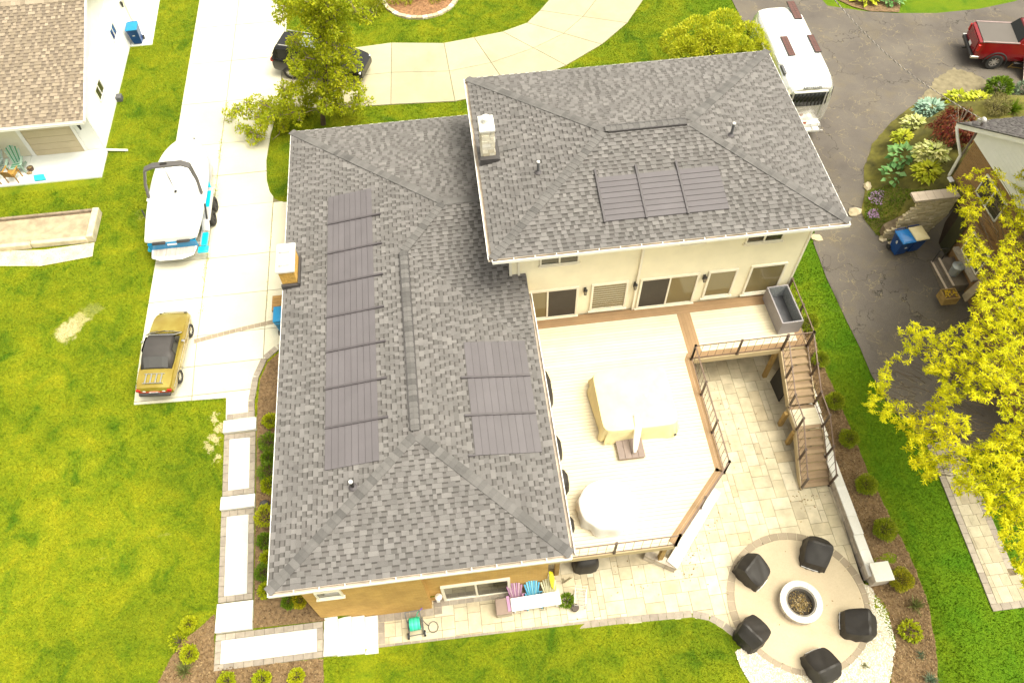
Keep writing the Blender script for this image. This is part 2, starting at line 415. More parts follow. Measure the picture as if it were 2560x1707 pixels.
def asphalt_material():
    m, t, b = nodes('asphalt'); b.inputs['Roughness'].default_value = .9; b.inputs['Specular IOR Level'].default_value = .25
    c = ramp(t, noise(t, .25, 5, .6), [(.3, (.085, .074, .067)), (.5, (.116, .102, .090)), (.7, (.150, .132, .110))])
    worn = ramp(t, noise(t, .55, 6, .72, dist=.8), [(.5, (0, 0, 0)), (.72, (1, 1, 1))])
    c = mix(t, math_(t, 'MULTIPLY', worn, .45), c, (.15, .122, .075))
    c = mix(t, 1.0, c, ramp(t, noise(t, 30, 4, .75), [(.25, (.72, .72, .73)), (.75, (1.28, 1.26, 1.22))]), 'MULTIPLY')
    wv = N(t, 'ShaderNodeVectorMath', operation='ADD'); nz = N(t, 'ShaderNodeTexNoise'); nz.inputs['Scale'].default_value = 1.1; nz.inputs['Detail'].default_value = 5
    t.links.new(pos(t), nz.inputs['Vector']); sc = N(t, 'ShaderNodeVectorMath', operation='SCALE'); sc.inputs['Scale'].default_value = 2.6
    t.links.new(nz.outputs['Color'], sc.inputs[0]); t.links.new(pos(t), wv.inputs[0]); t.links.new(sc.outputs[0], wv.inputs[1])
    for scale, wd, colr, amt in ((.30, .010, (.026, .023, .018), .9), (.62, .012, (.30, .24, .13), .6)):
        vo = N(t, 'ShaderNodeTexVoronoi', feature='DISTANCE_TO_EDGE'); vo.inputs['Scale'].default_value = scale; t.links.new(wv.outputs[0], vo.inputs['Vector'])
        k = ramp(t, vo.outputs['Distance'], [(0, (1, 1, 1)), (wd, (0, 0, 0))])
        gate = ramp(t, noise(t, .5 if scale < .5 else 1.4, 3), [(.40, (0, 0, 0)), (.55, (1, 1, 1))])
        c = mix(t, math_(t, 'MULTIPLY', math_(t, 'MULTIPLY', k, gate), amt), c, colr)
    fl = N(t, 'ShaderNodeTexVoronoi', feature='F1'); fl.inputs['Scale'].default_value = 4.0; fl.inputs['Randomness'].default_value = 1; t.links.new(wv.outputs[0], fl.inputs['Vector'])
    t.links.new(c, b.inputs['Base Color']); bump(t, b, noise(t, 50, 4, .7), .35, .01); return m
M['asphalt'] = asphalt_material()
M['paver'] = pieces_mat('patio_pavers', [(0.451, 0.390, 0.267), (0.527, 0.465, 0.328), (0.410, 0.349, 0.239), (0.575, 0.513, 0.383), (0.492, 0.431, 0.308), (0.534, 0.465, 0.328), (0.431, 0.356, 0.233)], var=.17, scale=2.4)
M['joint'] = mat('joint_sand', (.16, .12, .075), .95, var=.3, scale=8)
M['tan_concrete'] = concrete_material('tan_concrete', (0.476, 0.394, 0.276), (0.414, 0.311, 0.200))
M['tan_ring'] = concrete_material('tan_ring', (0.316, 0.259, 0.190), (0.265, 0.207, 0.149))
M['mulch'] = mat('mulch', (.175, .112, .055), .95, var=.45, scale=9, bmp=.8, bscale=26)
M['chip'] = pieces_mat('mulch_chips', [(.06, .033, .014), (.14, .082, .036), (.22, .14, .062), (.10, .056, .025), (.34, .24, .12), (.16, .1, .045), (.2, .125, .055)], var=.1)
M['gravel'] = pieces_mat('gravel_stones', [(.62, .58, .48), (.74, .72, .66), (.50, .45, .36), (.68, .64, .54)], var=.1)
M['soil'] = mat('soil', (.36, .29, .19), .95, var=.25, scale=3, bmp=.6, bscale=18)

# ------------------------------------------------------------------ ground
CC = Vector((10.6, 6.3)); CR = 2.55                      # round fire-pit floor
def arc(c, r, a0, a1, n): return [(c[0]+r*math.cos(rad(a0+(a1-a0)*i/n)), c[1]+r*math.sin(rad(a0+(a1-a0)*i/n))) for i in range(n+1)]
PATIO = [(-4.45, 7.72), (-2.45, 7.72), (-2.45, 8.0), (1.75, 8.0), (1.75, 18.18), (13.28, 18.18), (13.28, 10.8), (13.1, 6.9)] + arc(CC, CR, 10, -152, 26) + [(8.0, 5.35), (7.65, 5.75), (7.25, 6.05), (6.7, 6.24), (4, 6.33), (-4.45, 6.44)]
LAWN = [(-70, -20), (90, -20), (90, 120), (-70, 120)]
HOLE = [(-6.1, 7.55), (-4.4, 7.9), (1.75, 8.1), (1.75, 18.3), (13.5, 18.3), (13.5, 10.8), (13.45, 6.7)] + arc(CC, CR+.02, 10, -152, 26) + [(7.9, 5.3), (7.6, 5.7), (7.25, 6.0), (6.7, 6.2), (4, 6.3), (-4.4, 6.45), (-6.1, 6.5)]
HOLE2 = [(17.0, 24), (17.2, 21.8), (17.9, 20.4), (18.2, 19.6), (30, 19.6), (30, 28.0), (26, 29.8), (23.2, 29.4), (21, 28.0), (19.4, 26.4), (18.3, 25)]
near = [(-36, -3), (48, -3), (48, 56), (-36, 56)]
HOLE_IN = [(-6.1, 7.55), (-4.4, 7.9), (1.75, 8.1), (1.75, 18.3), (13.5, 18.3), (13.5, 10.8), (13.45, 6.7), (13.0, 6.6)] + arc(CC, CR-.12, 4, -148, 26) + [(8.1, 5.55), (7.8, 5.92), (7.3, 6.22), (6.7, 6.40), (4, 6.50), (-4.4, 6.6), (-6.1, 6.6)]
lawn = struct(patch('lawn', near, T, M['lawn'], 0.8, [HOLE_IN, HOLE2]), label='bright yellow-green mown lawn around the houses')
far = struct(patch('terrain', LAWN, lambda x, y: T(x, y), M['lawn'], 8, [near]))

def rough(poly, step, amp):
    """polygon with a slightly ragged outline"""
    q = []
    for i in range(len(poly)):
        a, b = poly[i], poly[(i+1) % len(poly)]; L = math.hypot(b[0]-a[0], b[1]-a[1]); n = max(1, int(L/step))
        for k in range(n): q.append((a[0]+(b[0]-a[0])*k/n+random.uniform(-amp, amp), a[1]+(b[1]-a[1])*k/n+random.uniform(-amp, amp)))
    return q
# front drive: poured slabs with open joints
DRIVE = [(-13.5, 60), (-13.45, 16.5), (-9.85, 16.35), (-9.83, 15.42), (-8.72, 15.38), (-8.74, 16.1), (-8.6, 17.1), (-8.3, 17.85), (-7.85, 18.25), (-6.9, 18.55), (-6.3, 18.6), (-6.3, 26.45)]
DRIVE += [(p.x, p.y) for p in GP([(652, 466), (632, 458), (620, 442), (613, 415), (612, 370), (622, 310), (640, 250)])] + [(-8.35, 37.6), (-8.5, 60)]
drive_bed = struct(patch('driveway', DRIVE, T, mat('joint_dirt', (.17, .15, .075), .95, var=.3, scale=6), 1.0, dz=.012))
slab_i = 0
def slabs(poly, xs, ys, parent, matl, name='concrete_slab', gap=.014, top=.05, tf=T):
    for i in range(len(xs)-1):
        for j in range(len(ys)-1):
            y0, y1 = ys[j], ys[j+1]
            c = clip(poly, [(xs[i]+gap, y0+gap), (xs[i+1]-gap, y0+gap), (xs[i+1]-gap, y1-gap), (xs[i]+gap, y1-gap)])
            if len(c) < 3 or abs(area(c)) < .05: continue
            dz = random.uniform(-.006, .006)
            mb = MB(); mb.prism(c, lambda x, y: tf(x, y)-.08, lambda x, y: tf(x, y)+top+dz)
            mb.build(name, matl, parent)
ysd = [15.2, 16.6, 17.9, 19.35, 21.35, 23.5, 26.55, 28.65, 30.9, 34.1, 37.4, 40.6, 43.8, 47, 50, 53]
slabs(DRIVE, [-13.6, -11.2, -8.45, -6.2], ysd, drive_bed, M['concrete'])
# curved drive to the front door
inner = [(-8.4, 37.45), (-5.4, 37.5), (-2.54, 37.71), (.31, 37.26), (1.98, 37.52), (3.6, 37.8), (5.04, 38.4), (5.91, 39.43), (6.75, 40.6), (7.3, 42.5), (7.4, 46), (6, 52)]
outer = [(-8.5, 33.16), (-5.6, 32.75), (-2.76, 32.62), (.52, 32.4), (3.4, 32.9), (6.6, 34.43), (8.8, 35.9), (10.54, 37.57), (11.92, 39.63), (12.5, 42), (12.6, 46), (11.5, 52)]
ring_bed = struct(patch('curved_driveway', inner+outer[::-1], T, bpy.data.materials['joint_dirt'], 1.2, dz=.012))
for i in range(len(inner)-1):
    for h in (0, 1):
        def lp(k, s): return (inner[k][0]+(outer[k][0]-inner[k][0])*s, inner[k][1]+(outer[k][1]-inner[k][1])*s)
        s0, s1 = (0, .5) if h == 0 else (.5, 1)
        q = shrink([lp(i, s0), lp(i, s1), lp(i+1, s1), lp(i+1, s0)], .014)
        if len(q) > 2:
            mb = MB(); mb.prism(q, lambda x, y: T(x, y)-.08, lambda x, y: T(x, y)+.05+random.uniform(0, .003)); mb.build('concrete_slab', M['concrete_cream'], ring_bed)

# neighbour's asphalt drive
ASPH = [(p.x, p.y) for p in GP([(1640, -60), (1680, 0), (1740, 120), (1800, 260), (1860, 420), (1872, 520), (1868, 560), (1898, 640), (1940, 730), (1975, 800), (2000, 860), (2040, 930), (2110, 1000)])]
ASPH += [(19.2, 10.9), (21.2, 11.0), (21.2, 20.6), (18.75, 20.45)] + [(p.x, p.y) for p in [P(*q, 0) for q in []]] + [(q[0]+.06, q[1]-.03) for q in GARDEN[1:-1]]
ASPH += [(40, 33), (40, 44)] + [(p.x, p.y) for p in [P(*q, 0) for q in [(2400, -25), (2330, 5), (2250, 22), (2150, 32), (2060, 32), (1990, 28), (1900, 15), (1850, -40)]]]
asph = struct(patch('asphalt_driveway', ASPH, T, M['asphalt'], .7, dz=.035), label='cracked grey asphalt driveway')
# pale gravelly spill beside the planting bed
sp = [(p.x, p.y) for p in [P(*q, 0) for q in [(2104, 238), (2150, 182), (2190, 158), (2235, 172), (2280, 195), (2310, 220), (2270, 232), (2200, 228), (2150, 236)]]]
sp = rough(sp, .12, .09)
struct(patch('gravel_apron', sp, T, mat('dusty_gravel', (.19, .16, .095), .95, var=.3, scale=3, bmp=.5), .4, dz=.05))

# patio: sand bed with ashlar pavers, round concrete floor, edging
patio = struct(patch('patio', PATIO, lambda x, y: PZ-.035, M['joint'], 1.0), label='cream flagstone patio under and beside the deck')
U = .235; nx, ny = 78, 64; X0, Y0 = -4.5, 3.4
occ = np.zeros((nx, ny), bool); pav = []
for j in range(ny):
    for i in range(nx):
        if occ[i, j]: continue
        opts = [(2, 2), (3, 2), (2, 3), (3, 2), (2, 2), (2, 1), (1, 2), (3, 3), (1, 1)]
        random.shuffle(opts); opts.sort(key=lambda o: -min(2, o[0])*min(2, o[1]))
        for a, b_ in opts+[(1, 1)]:
            if i+a <= nx and j+b_ <= ny and not occ[i:i+a, j:j+b_].any():
                occ[i:i+a, j:j+b_] = True; pav.append((i, j, a, b_)); break
PAVP = ccw(PATIO); cand = []
for i, j, a, b_ in pav:
    r = [(X0+i*U+.006, Y0+j*U+.006), (X0+(i+a)*U-.006, Y0+j*U+.006), (X0+(i+a)*U-.006, Y0+(j+b_)*U-.006), (X0+i*U+.006, Y0+(j+b_)*U-.006)]
    c = clip(PAVP, r)
    if len(c) < 3 or abs(area(c)) < .006: continue
    cx = sum(p[0] for p in c)/len(c); cy = sum(p[1] for p in c)/len(c)
    if all(math.hypot(p[0]-CC[0], p[1]-CC[1]) < CR-.05 for p in c): continue
    if cy > 15.8: rank = 1
    else: rank = 0
    cand.append((rank, -abs(area(c)), c))
cand.sort(key=lambda q: (q[0], q[1]))
rest = MB()
for k, (_, _, c) in enumerate(cand):
    z1 = PZ+random.uniform(-.004, .004); sx, sy = random.uniform(-.004, .004), random.uniform(-.004, .004); c0 = c[0]
    f1 = lambda x, y: z1+sx*(x-c0[0])+sy*(y-c0[1])
    if k < 300:
        mb = MB(); mb.prism(c, PZ-.04, f1); mb.build('paver', M['paver'], patio)
    else: rest.prism(c, PZ-.04, f1)
if rest.v: struct(rest.build('small_pavers', M['paver'], patio), 'stuff')
fl = MB(); fl.prism(arc(CC, CR-.27, 0, 355, 71), PZ-.03, PZ+.016); fl.build('round_floor', M['tan_concrete'], patio)
for k in range(44):
    a0, a1 = k*360/44+.25, (k+1)*360/44-.25
    mb = MB(); mb.prism(arc(CC, CR, a0, a1, 2)+arc(CC, CR-.26, a1, a0, 2), PZ-.03, PZ+.012+random.uniform(0, .004)); mb.build('edging_stone', M['tan_ring'], patio)
# edging stones along the lawn and against the brick wall
def edge_run(pts, w_, parent, tf, L=.3, name='edging_stone', matl='edging', h=.012, side=1):
    for a, b in zip(pts[:-1], pts[1:]):
        d = Vector((b[0]-a[0], b[1]-a[1])); D = d.length; n = max(1, round(D/L)); d.normalize(); nr = Vector((-d.y, d.x))*side
        for k in range(n):
            p = Vector(a[:2])+d*(D*k/n+.006); q = Vector(a[:2])+d*(D*(k+1)/n-.006)
            mb = MB(); mb.prism([p, q, q+nr*w_, p+nr*w_], lambda x, y: tf(x, y)-.06, lambda x, y: tf(x, y)+h+random.uniform(-.002, .002)); mb.build(name, M[matl], parent)
fz = lambda x, y: PZ
edge_run([(-4.45, 6.46), (4, 6.35), (6.7, 6.26), (7.25, 6.07), (7.65, 5.77), (8.05, 5.3)], .24, patio, fz)
edge_run([(-2.4, 7.72), (-4.4, 7.72)], .25, patio, fz, side=1)
edge_run([(-2.1, 7.98), (-2.1, 7.48)], .28, patio, fz, side=-1)
edge_run([(1.7, 8.0), (-2.1, 8.0)], .25, patio, fz, side=1)
edge_run([(-4.42, 6.72), (-4.42, 7.46)], .25, patio, fz, side=-1)

# side walk stepping down to the patio
walk = struct(patch('side_path', [(-9.88, 15.4), (-9.88, 6.4), (-6.2, 6.4), (-6.2, 7.6), (-8.66, 7.6), (-8.66, 15.4)], T, bpy.data.materials['joint_dirt'], .5, dz=.008))
def section(x0, x1, y0, y1, bw=.2):
    mb = MB(); mb.prism([(x0+bw, y0+bw), (x1-bw, y0+bw), (x1-bw, y1-bw), (x0+bw, y1-bw)], lambda x, y: T(x, y)-.05, lambda x, y: T(x, y)+.045); mb.build('concrete_slab', M['concrete_white'], walk)
    for a, b in (((x0, y0), (x1, y0)), ((x1, y0+bw), (x1, y1-bw)), ((x1, y1), (x0, y1)), ((x0, y1-bw), (x0, y0+bw))): edge_run([a, b], bw-.01, walk, T, .34, h=.05)
section(-9.86, -8.68, 12.42, 14.8); section(-9.88, -8.68, 8.65, 11.85); section(-9.9, -6.22, 6.42, 7.58)
for y0, y1 in ((14.85, 15.37), (11.88, 12.38), (7.62, 8.6)):
    zt = T(-9.2, y1+.1)+.075; mb = MB(); mb.bx(-9.9, -8.64, y0, y1, zt-.28, zt); mb.build('step', M['block'], walk, bevel=.012)
edge_run([(-8.72, 15.42), (-8.74, 16.1), (-8.6, 17.1), (-8.3, 17.85), (-7.85, 18.25), (-6.9, 18.55), (-6.35, 18.6)], .24, drive_bed, T, .22, h=.066, side=1)
edge_run([(-11.3, 19.0), (-9.4, 19.36), (-7.84, 19.6), (-6.4, 19.85)], .2, drive_bed, T, .25, matl='tan_ring', h=.062)
edge_run([(-9.8, 15.42), (-8.74, 15.42)], .2, drive_bed, T, .25, h=.062)
steps = thing('stone_steps', 'four pale stone slab steps going down beside the brick corner', 'steps', (-5.3, 7.0, -2))
for k in range(4):
    x0 = -6.18+k*.44; zt = -1.42-k*.15; yo = (.03, -.02, .02, -.03)[k]
    mb = MB(); n = 7; top = []
    for i in range(n+1): top.append((x0+random.uniform(-.012, .012), 6.42+.3*yo+1.28*i/n))
    e = [(x0+.47+random.uniform(-.015, .015), 7.70+.3*yo-1.28*i/n) for i in range(n+1)]
    mb.prism(top+e, zt-.6, zt); mb.build('tread', M['block'], steps, world=True)

# planting beds
BED_E = [(13.55, 17.9)] + [(p.x, p.y) for p in GP([(1862, 745), (1885, 830), (1920, 905), (1960, 1000), (2000, 1100), (2050, 1200), (2100, 1300), (2135, 1400), (2150, 1500), (2155, 1600)])] + [(12.6, 2.2)] + [(p.x, p.y) for p in GP([(2045, 1560), (2058, 1480), (2035, 1400), (2000, 1352)])] + [(13.55, 7.0)]
BED_E = rough(BED_E, .2, .025)
struct(patch('east_mulch_bed', BED_E, T, M['mulch'], .5, dz=.03))
BED_W = [(-6.25, 18.5), (-6.9, 18.5), (-7.8, 18.15), (-8.25, 17.75), (-8.55, 17.0), (-8.62, 15.9), (-8.62, 7.66), (-6.15, 7.6), (-6.25, 8.0)]
struct(patch('west_mulch_bed', BED_W, T, M['mulch'], .5, dz=.03))
BED_S = [(p.x, p.y) for p in GP([(494, 1408), (462, 1440), (420, 1472), (392, 1512), (362, 1567), (345, 1640), (740, 1640), (745, 1512), (492, 1536)])]
BED_S = rough(BED_S, .2, .03)
struct(patch('south_mulch_bed', BED_S, T, M['mulch'], .5, dz=.03))
GRAV = [(p.x, p.y) for p in GP([(1998, 1345), (2035, 1400), (2058, 1480), (2045, 1560), (2010, 1640), (1760, 1640), (1722, 1567), (1700, 1530), (1688, 1496)])]+arc(CC, CR-.06, -152, 8, 30)
struct(patch('gravel_bed', GRAV, T, mat('gravel_ground', (.46, .40, .28), .95, var=.3, scale=5, bmp=.5), .4, dz=.02))
NBED = rough(GARDEN, .25, .03)
struct(patch('neighbour_garden', NBED, T, mat('thin_turf', (.105, .095, .014), .95, var=.6, scale=1.6, bmp=.9, bscale=26), .3, dz=.055))
def chips(name, poly, n, tf, matl, s=(.03, .075), holes=(), flat=True):
    pts = scatter(poly, n, holes); V = []; F = []
    for x, y in pts:
        z = tf(x, y)+.045; L = random.uniform(*s); wd = L*random.uniform(.3, .6); a = random.uniform(0, PI); t1 = random.uniform(-.4, .4)
        c, s_ = math.cos(a), math.sin(a); k = len(V)
        for u, v in ((-L, -wd), (L, -wd*.7), (L*.9, wd), (-L*.8, wd*.9)):
            V.append((x+(u*c-v*s_)*.5, y+(u*s_+v*c)*.5, z+u*t1*.5+random.uniform(0, .015)))
        F += [(k, k+1, k+2, k+3)]
    return struct(link(name, raw_mesh(name, V, F, matl)), 'stuff')
chips('mulch_chips', BED_E, 9000, T, M['chip']); chips('mulch_chips', BED_W, 5000, T, M['chip']); chips('mulch_chips', BED_S, 5000, T, M['chip'])
def stones(name, poly, n, tf, matl, s=(.03, .07)):
    V = []; F = []
    for x, y in scatter(poly, n):
        z = tf(x, y)+.03; r = random.uniform(*s)*.5; k = len(V); a = random.uniform(0, PI)
        for i in range(4): V.append((x+r*math.cos(a+i*PI/2)*random.uniform(.7, 1.2), y+r*math.sin(a+i*PI/2)*random.uniform(.7, 1.2), z))
        V += [(x, y, z+r*.8), (x, y, z-r)]
        for i in range(4): F += [(k+i, k+(i+1) % 4, k+4)]
    return struct(link(name, raw_mesh(name, V, F, matl)), 'stuff')
stones('gravel', GRAV, 5000, T, M['gravel'])

# mown grass: blades on the lawns in view
def grass(name, polys, n, holes, h=(.03, .07)):
    P_ = []
    tot = [abs(area(p)) for p in polys]; S = sum(tot)
    for p, a in zip(polys, tot):
        k = int(n*a/S); xs = [q[0] for q in p]; ys = [q[1] for q in p]; got = 0
        pp = np.array([(q[0], q[1]) for q in p])
        def inside(X, Y, pg):
            r = np.zeros(len(X), bool); j = len(pg)-1
            for i in range(len(pg)):
                xi, yi = pg[i]; xj, yj = pg[j]
                with np.errstate(divide='ignore', invalid='ignore'):
                    c = ((yi > Y) != (yj > Y)) & (X < (xj-xi)*(Y-yi)/(yj-yi)+xi)
                r ^= c; j = i
            return r
        while got < k:
            X = RNG.uniform(min(xs), max(xs), k); Y = RNG.uniform(min(ys), max(ys), k); ok = inside(X, Y, pp)
            for hh in holes: ok &= ~inside(X, Y, np.array([(q[0], q[1]) for q in hh]))
            q = np.stack([X[ok], Y[ok]], 1)[:k-got]; P_.append(q); got += len(q)
            if not len(q): break
    A = np.concatenate(P_); Z = np.array([T(x, y) for x, y in A]); n = len(A)
    ang = RNG.uniform(0, 2*np.pi, n); hh = RNG.uniform(*h, n); wd = RNG.uniform(.012, .028, n); ln = RNG.uniform(.2, .9, n)*hh; la = RNG.uniform(0, 2*np.pi, n)
    V = np.zeros((n, 3, 3))
    V[:, 0, 0] = A[:, 0]-np.cos(ang)*wd; V[:, 0, 1] = A[:, 1]-np.sin(ang)*wd; V[:, 0, 2] = Z-.01
    V[:, 1, 0] = A[:, 0]+np.cos(ang)*wd; V[:, 1, 1] = A[:, 1]+np.sin(ang)*wd; V[:, 1, 2] = Z-.01
    V[:, 2, 0] = A[:, 0]+np.cos(la)*ln; V[:, 2, 1] = A[:, 1]+np.sin(la)*ln; V[:, 2, 2] = Z+hh
    return struct(link(name, raw_mesh(name, V.reshape(-1, 3), np.arange(n*3).reshape(-1, 3), M['blade'])), 'stuff')
view = [(-24, 2), (17.5, 1.0), (21, 4), (19.5, 10), (19, 20), (18.5, 24), (14.5, 33), (24, 40), (34, 36), (34, 44), (-24, 48), (-24, 30), (-21, 12)]
HOUSE = [(-6.3, 7.7), (1.7, 7.9), (1.7, 18.2), (13.25, 18.2), (13.25, 26.5), (-6.3, 27.2)]
WHITE = [(-30, 48), (-30, 28.6), (-16.7, 28.9), (-16.9, 39.4), (-15.66, 39.4), (-15.9, 48)]
grass('grass', [view], 420000, [HOLE, HOLE2, HOUSE, DRIVE, inner+outer[::-1], ASPH, BED_E, BED_W, BED_S, GRAV, NBED, WHITE, [(-9.9, 15.4), (-9.9, 6.4), (-4.4, 6.4), (-4.4, 7.6), (-8.65, 7.6), (-8.65, 15.4)]])
# ------------------------------------------------------------------ the grey-roofed house
TAB = [(0.120, 0.113, 0.110), (0.167, 0.157, 0.154), (0.143, 0.136, 0.132), (0.183, 0.173, 0.168), (0.154, 0.146, 0.142), (0.132, 0.124, 0.121), (0.175, 0.166, 0.163)]
M['shingle'] = pieces_mat('roof_shingles', TAB, rough=.92, var=.12, scale=1.2, bmp=.5, bscale=90, spec=.2)
M['shingle_base'] = pieces_mat('roof_shingle_course', [(0.119, 0.110, 0.107), (0.137, 0.128, 0.124), (0.106, 0.100, 0.096)], rough=.93, var=.15, scale=1.5, bmp=.5, bscale=90, spec=.2)
M['shadow_band'] = mat('shingle_shadow_band', (.058, .053, .050), .95, var=.2, scale=4)  # printed band; its dark colour also paints the shadow line under each course
M['cap'] = pieces_mat('ridge_shingles', [(.108, .103, .100), (.146, .139, .135), (.126, .120, .117), (.092, .088, .086)], rough=.92, var=.12, scale=2, bmp=.5, bscale=90, spec=.2)
M['white'] = mat('white_trim', (.78, .77, .72), .5, var=.06, scale=2)
M['gutter_in'] = mat('gutter_trough', (.44, .37, .30), .7, var=.3, scale=2)
M['siding'] = mat('cream_siding', (0.814, 0.748, 0.550), .6, var=.05, scale=1.5)
M['frame'] = mat('cream_window_frame', (.78, .73, .60), .45, var=.05)
M['brick_tan'] = None
def brick_material(name, cols, mortar, scale=1.0, bw=.21, bh=.075, wall='y'):
    m, t, b = nodes(name); b.inputs['Roughness'].default_value = .9; b.inputs['Specular IOR Level'].default_value = .15
    sx = N(t, 'ShaderNodeSeparateXYZ'); t.links.new(pos(t), sx.inputs[0]); cb = N(t, 'ShaderNodeCombineXYZ')
    t.links.new(math_(t, 'ADD', sx.outputs[0], sx.outputs[1]), cb.inputs[0]); t.links.new(sx.outputs[2], cb.inputs[1])
    br = N(t, 'ShaderNodeTexBrick'); br.inputs['Scale'].default_value = scale; br.inputs['Brick Width'].default_value = bw; br.inputs['Row Height'].default_value = bh
    br.inputs['Mortar Size'].default_value = .008; br.inputs['Color1'].default_value = (*cols[0], 1); br.inputs['Color2'].default_value = (*cols[1], 1); br.inputs['Mortar'].default_value = (*mortar, 1)
    t.links.new(cb.outputs[0], br.inputs['Vector'])
    c = mix(t, 1.0, br.outputs['Color'], ramp(t, noise(t, 1.3, 5, .65), [(.3, (.82, .8, .78)), (.7, (1.15, 1.14, 1.1))]), 'MULTIPLY')
    t.links.new(c, b.inputs['Base Color']); bump(t, b, br.outputs['Fac'], -.4, .01); return m
M['brick_tan'] = brick_material('tan_brick', [(.54, .34, .11), (.48, .29, .09)], (.52, .35, .14))
M['glass'] = glass_mat('window_glass', (.05, .048, .03), .04)
M['glass_warm'] = glass_mat('window_glass_warm', (.19, .155, .075), .05)
M['screen'] = mat('insect_screen', (.05, .042, .034), .6, var=.1)
M['black'] = mat('black_metal', (.025, .023, .022), .45, var=.1)
M['solar'] = pieces_mat('solar_shingle', [(.112, .101, .109), (.106, .096, .103), (.118, .107, .115)], rough=.55, var=.06, scale=1.5, bmp=.1, spec=.4)
M['solar_trim'] = mat('solar_trim', (.076, .067, .072), .5, var=.1)
M['lead'] = mat('flashing', (.055, .05, .05), .5)
M['stone'] = pieces_mat('chimney_stone', [(.62, .56, .42), (.74, .69, .56), (.55, .48, .34), (.80, .77, .68)], var=.15)
M['pipe'] = mat('vent_pipe', (.11, .11, .115), .45)
M['brick_y'] = mat('chimney_brick', (.55, .33, .075), .9, var=.18, scale=7, bmp=.3)

house = thing('house', 'two-level house with a grey shingle hip roof, cream siding and tan brick', 'house', (0, 15, 0))
def hb(mb, name, mats, parent=house, **k): return mb.build(name, mats, parent, world=True, **k)
# walls
mb = MB(); mb.bx(-6.3, 1.75, 8.0, 27.2, -2.2, 2.72); mb.bx(-6.28, -2.45, 7.72, 8.0, -2.2, 2.72); hb(mb, 'brick_wall', M['brick_tan'])
mb = MB(); mb.bx(1.76, 13.24, 18.21, 26.5, -2.2, 5.2); hb(mb, 'upper_wall', M['siding'])
def laps(face, a0, a1, c, z0, z1, sgn, h=.125):
    mb = MB(); z = z0
    while z < z1-.01:
        t = min(z+h, z1); o0, o1 = c+sgn*.022, c+sgn*.004
        pts = lambda a, o, zz: (a, o, zz) if face == 'y' else (o, a, zz)
        vs = [pts(a0, c, z), pts(a1, c, z), pts(a1, o0, z), pts(a0, o0, z), pts(a1, o1, t), pts(a0, o1, t)]
        fs = [(0, 1, 2, 3), (3, 2, 4, 5)]
        if (sgn > 0) == (face == 'y'): fs = [f[::-1] for f in fs]
        mb.add(vs, fs); z = t
    return mb
for face, a0, a1, c, z0, z1, sg in (('y', 1.78, 13.2, 18.21, .3, 5.2, -1), ('x', 18.21, 26.5, 13.24, -.4, 5.2, 1), ('x', 18.21, 26.5, 1.76, 2.6, 5.2, -1)):
    o = hb(laps(face, a0, a1, c, z0, z1, sg), 'siding', M['siding'])
mb = MB(); mb.bx(13.2, 13.28, 18.16, 18.26, .3, 5.2); hb(mb, 'corner_trim', M['frame'])
mb = MB(); mb.bx(1.70, 1.80, 18.15, 18.25, 2.9, 5.2); hb(mb, 'corner_trim', M['frame'])
mb = MB(); mb.bx(2.02, 2.10, 18.13, 18.21, 2.8, 5.2); hb(mb, 'corner_trim', M['frame'])

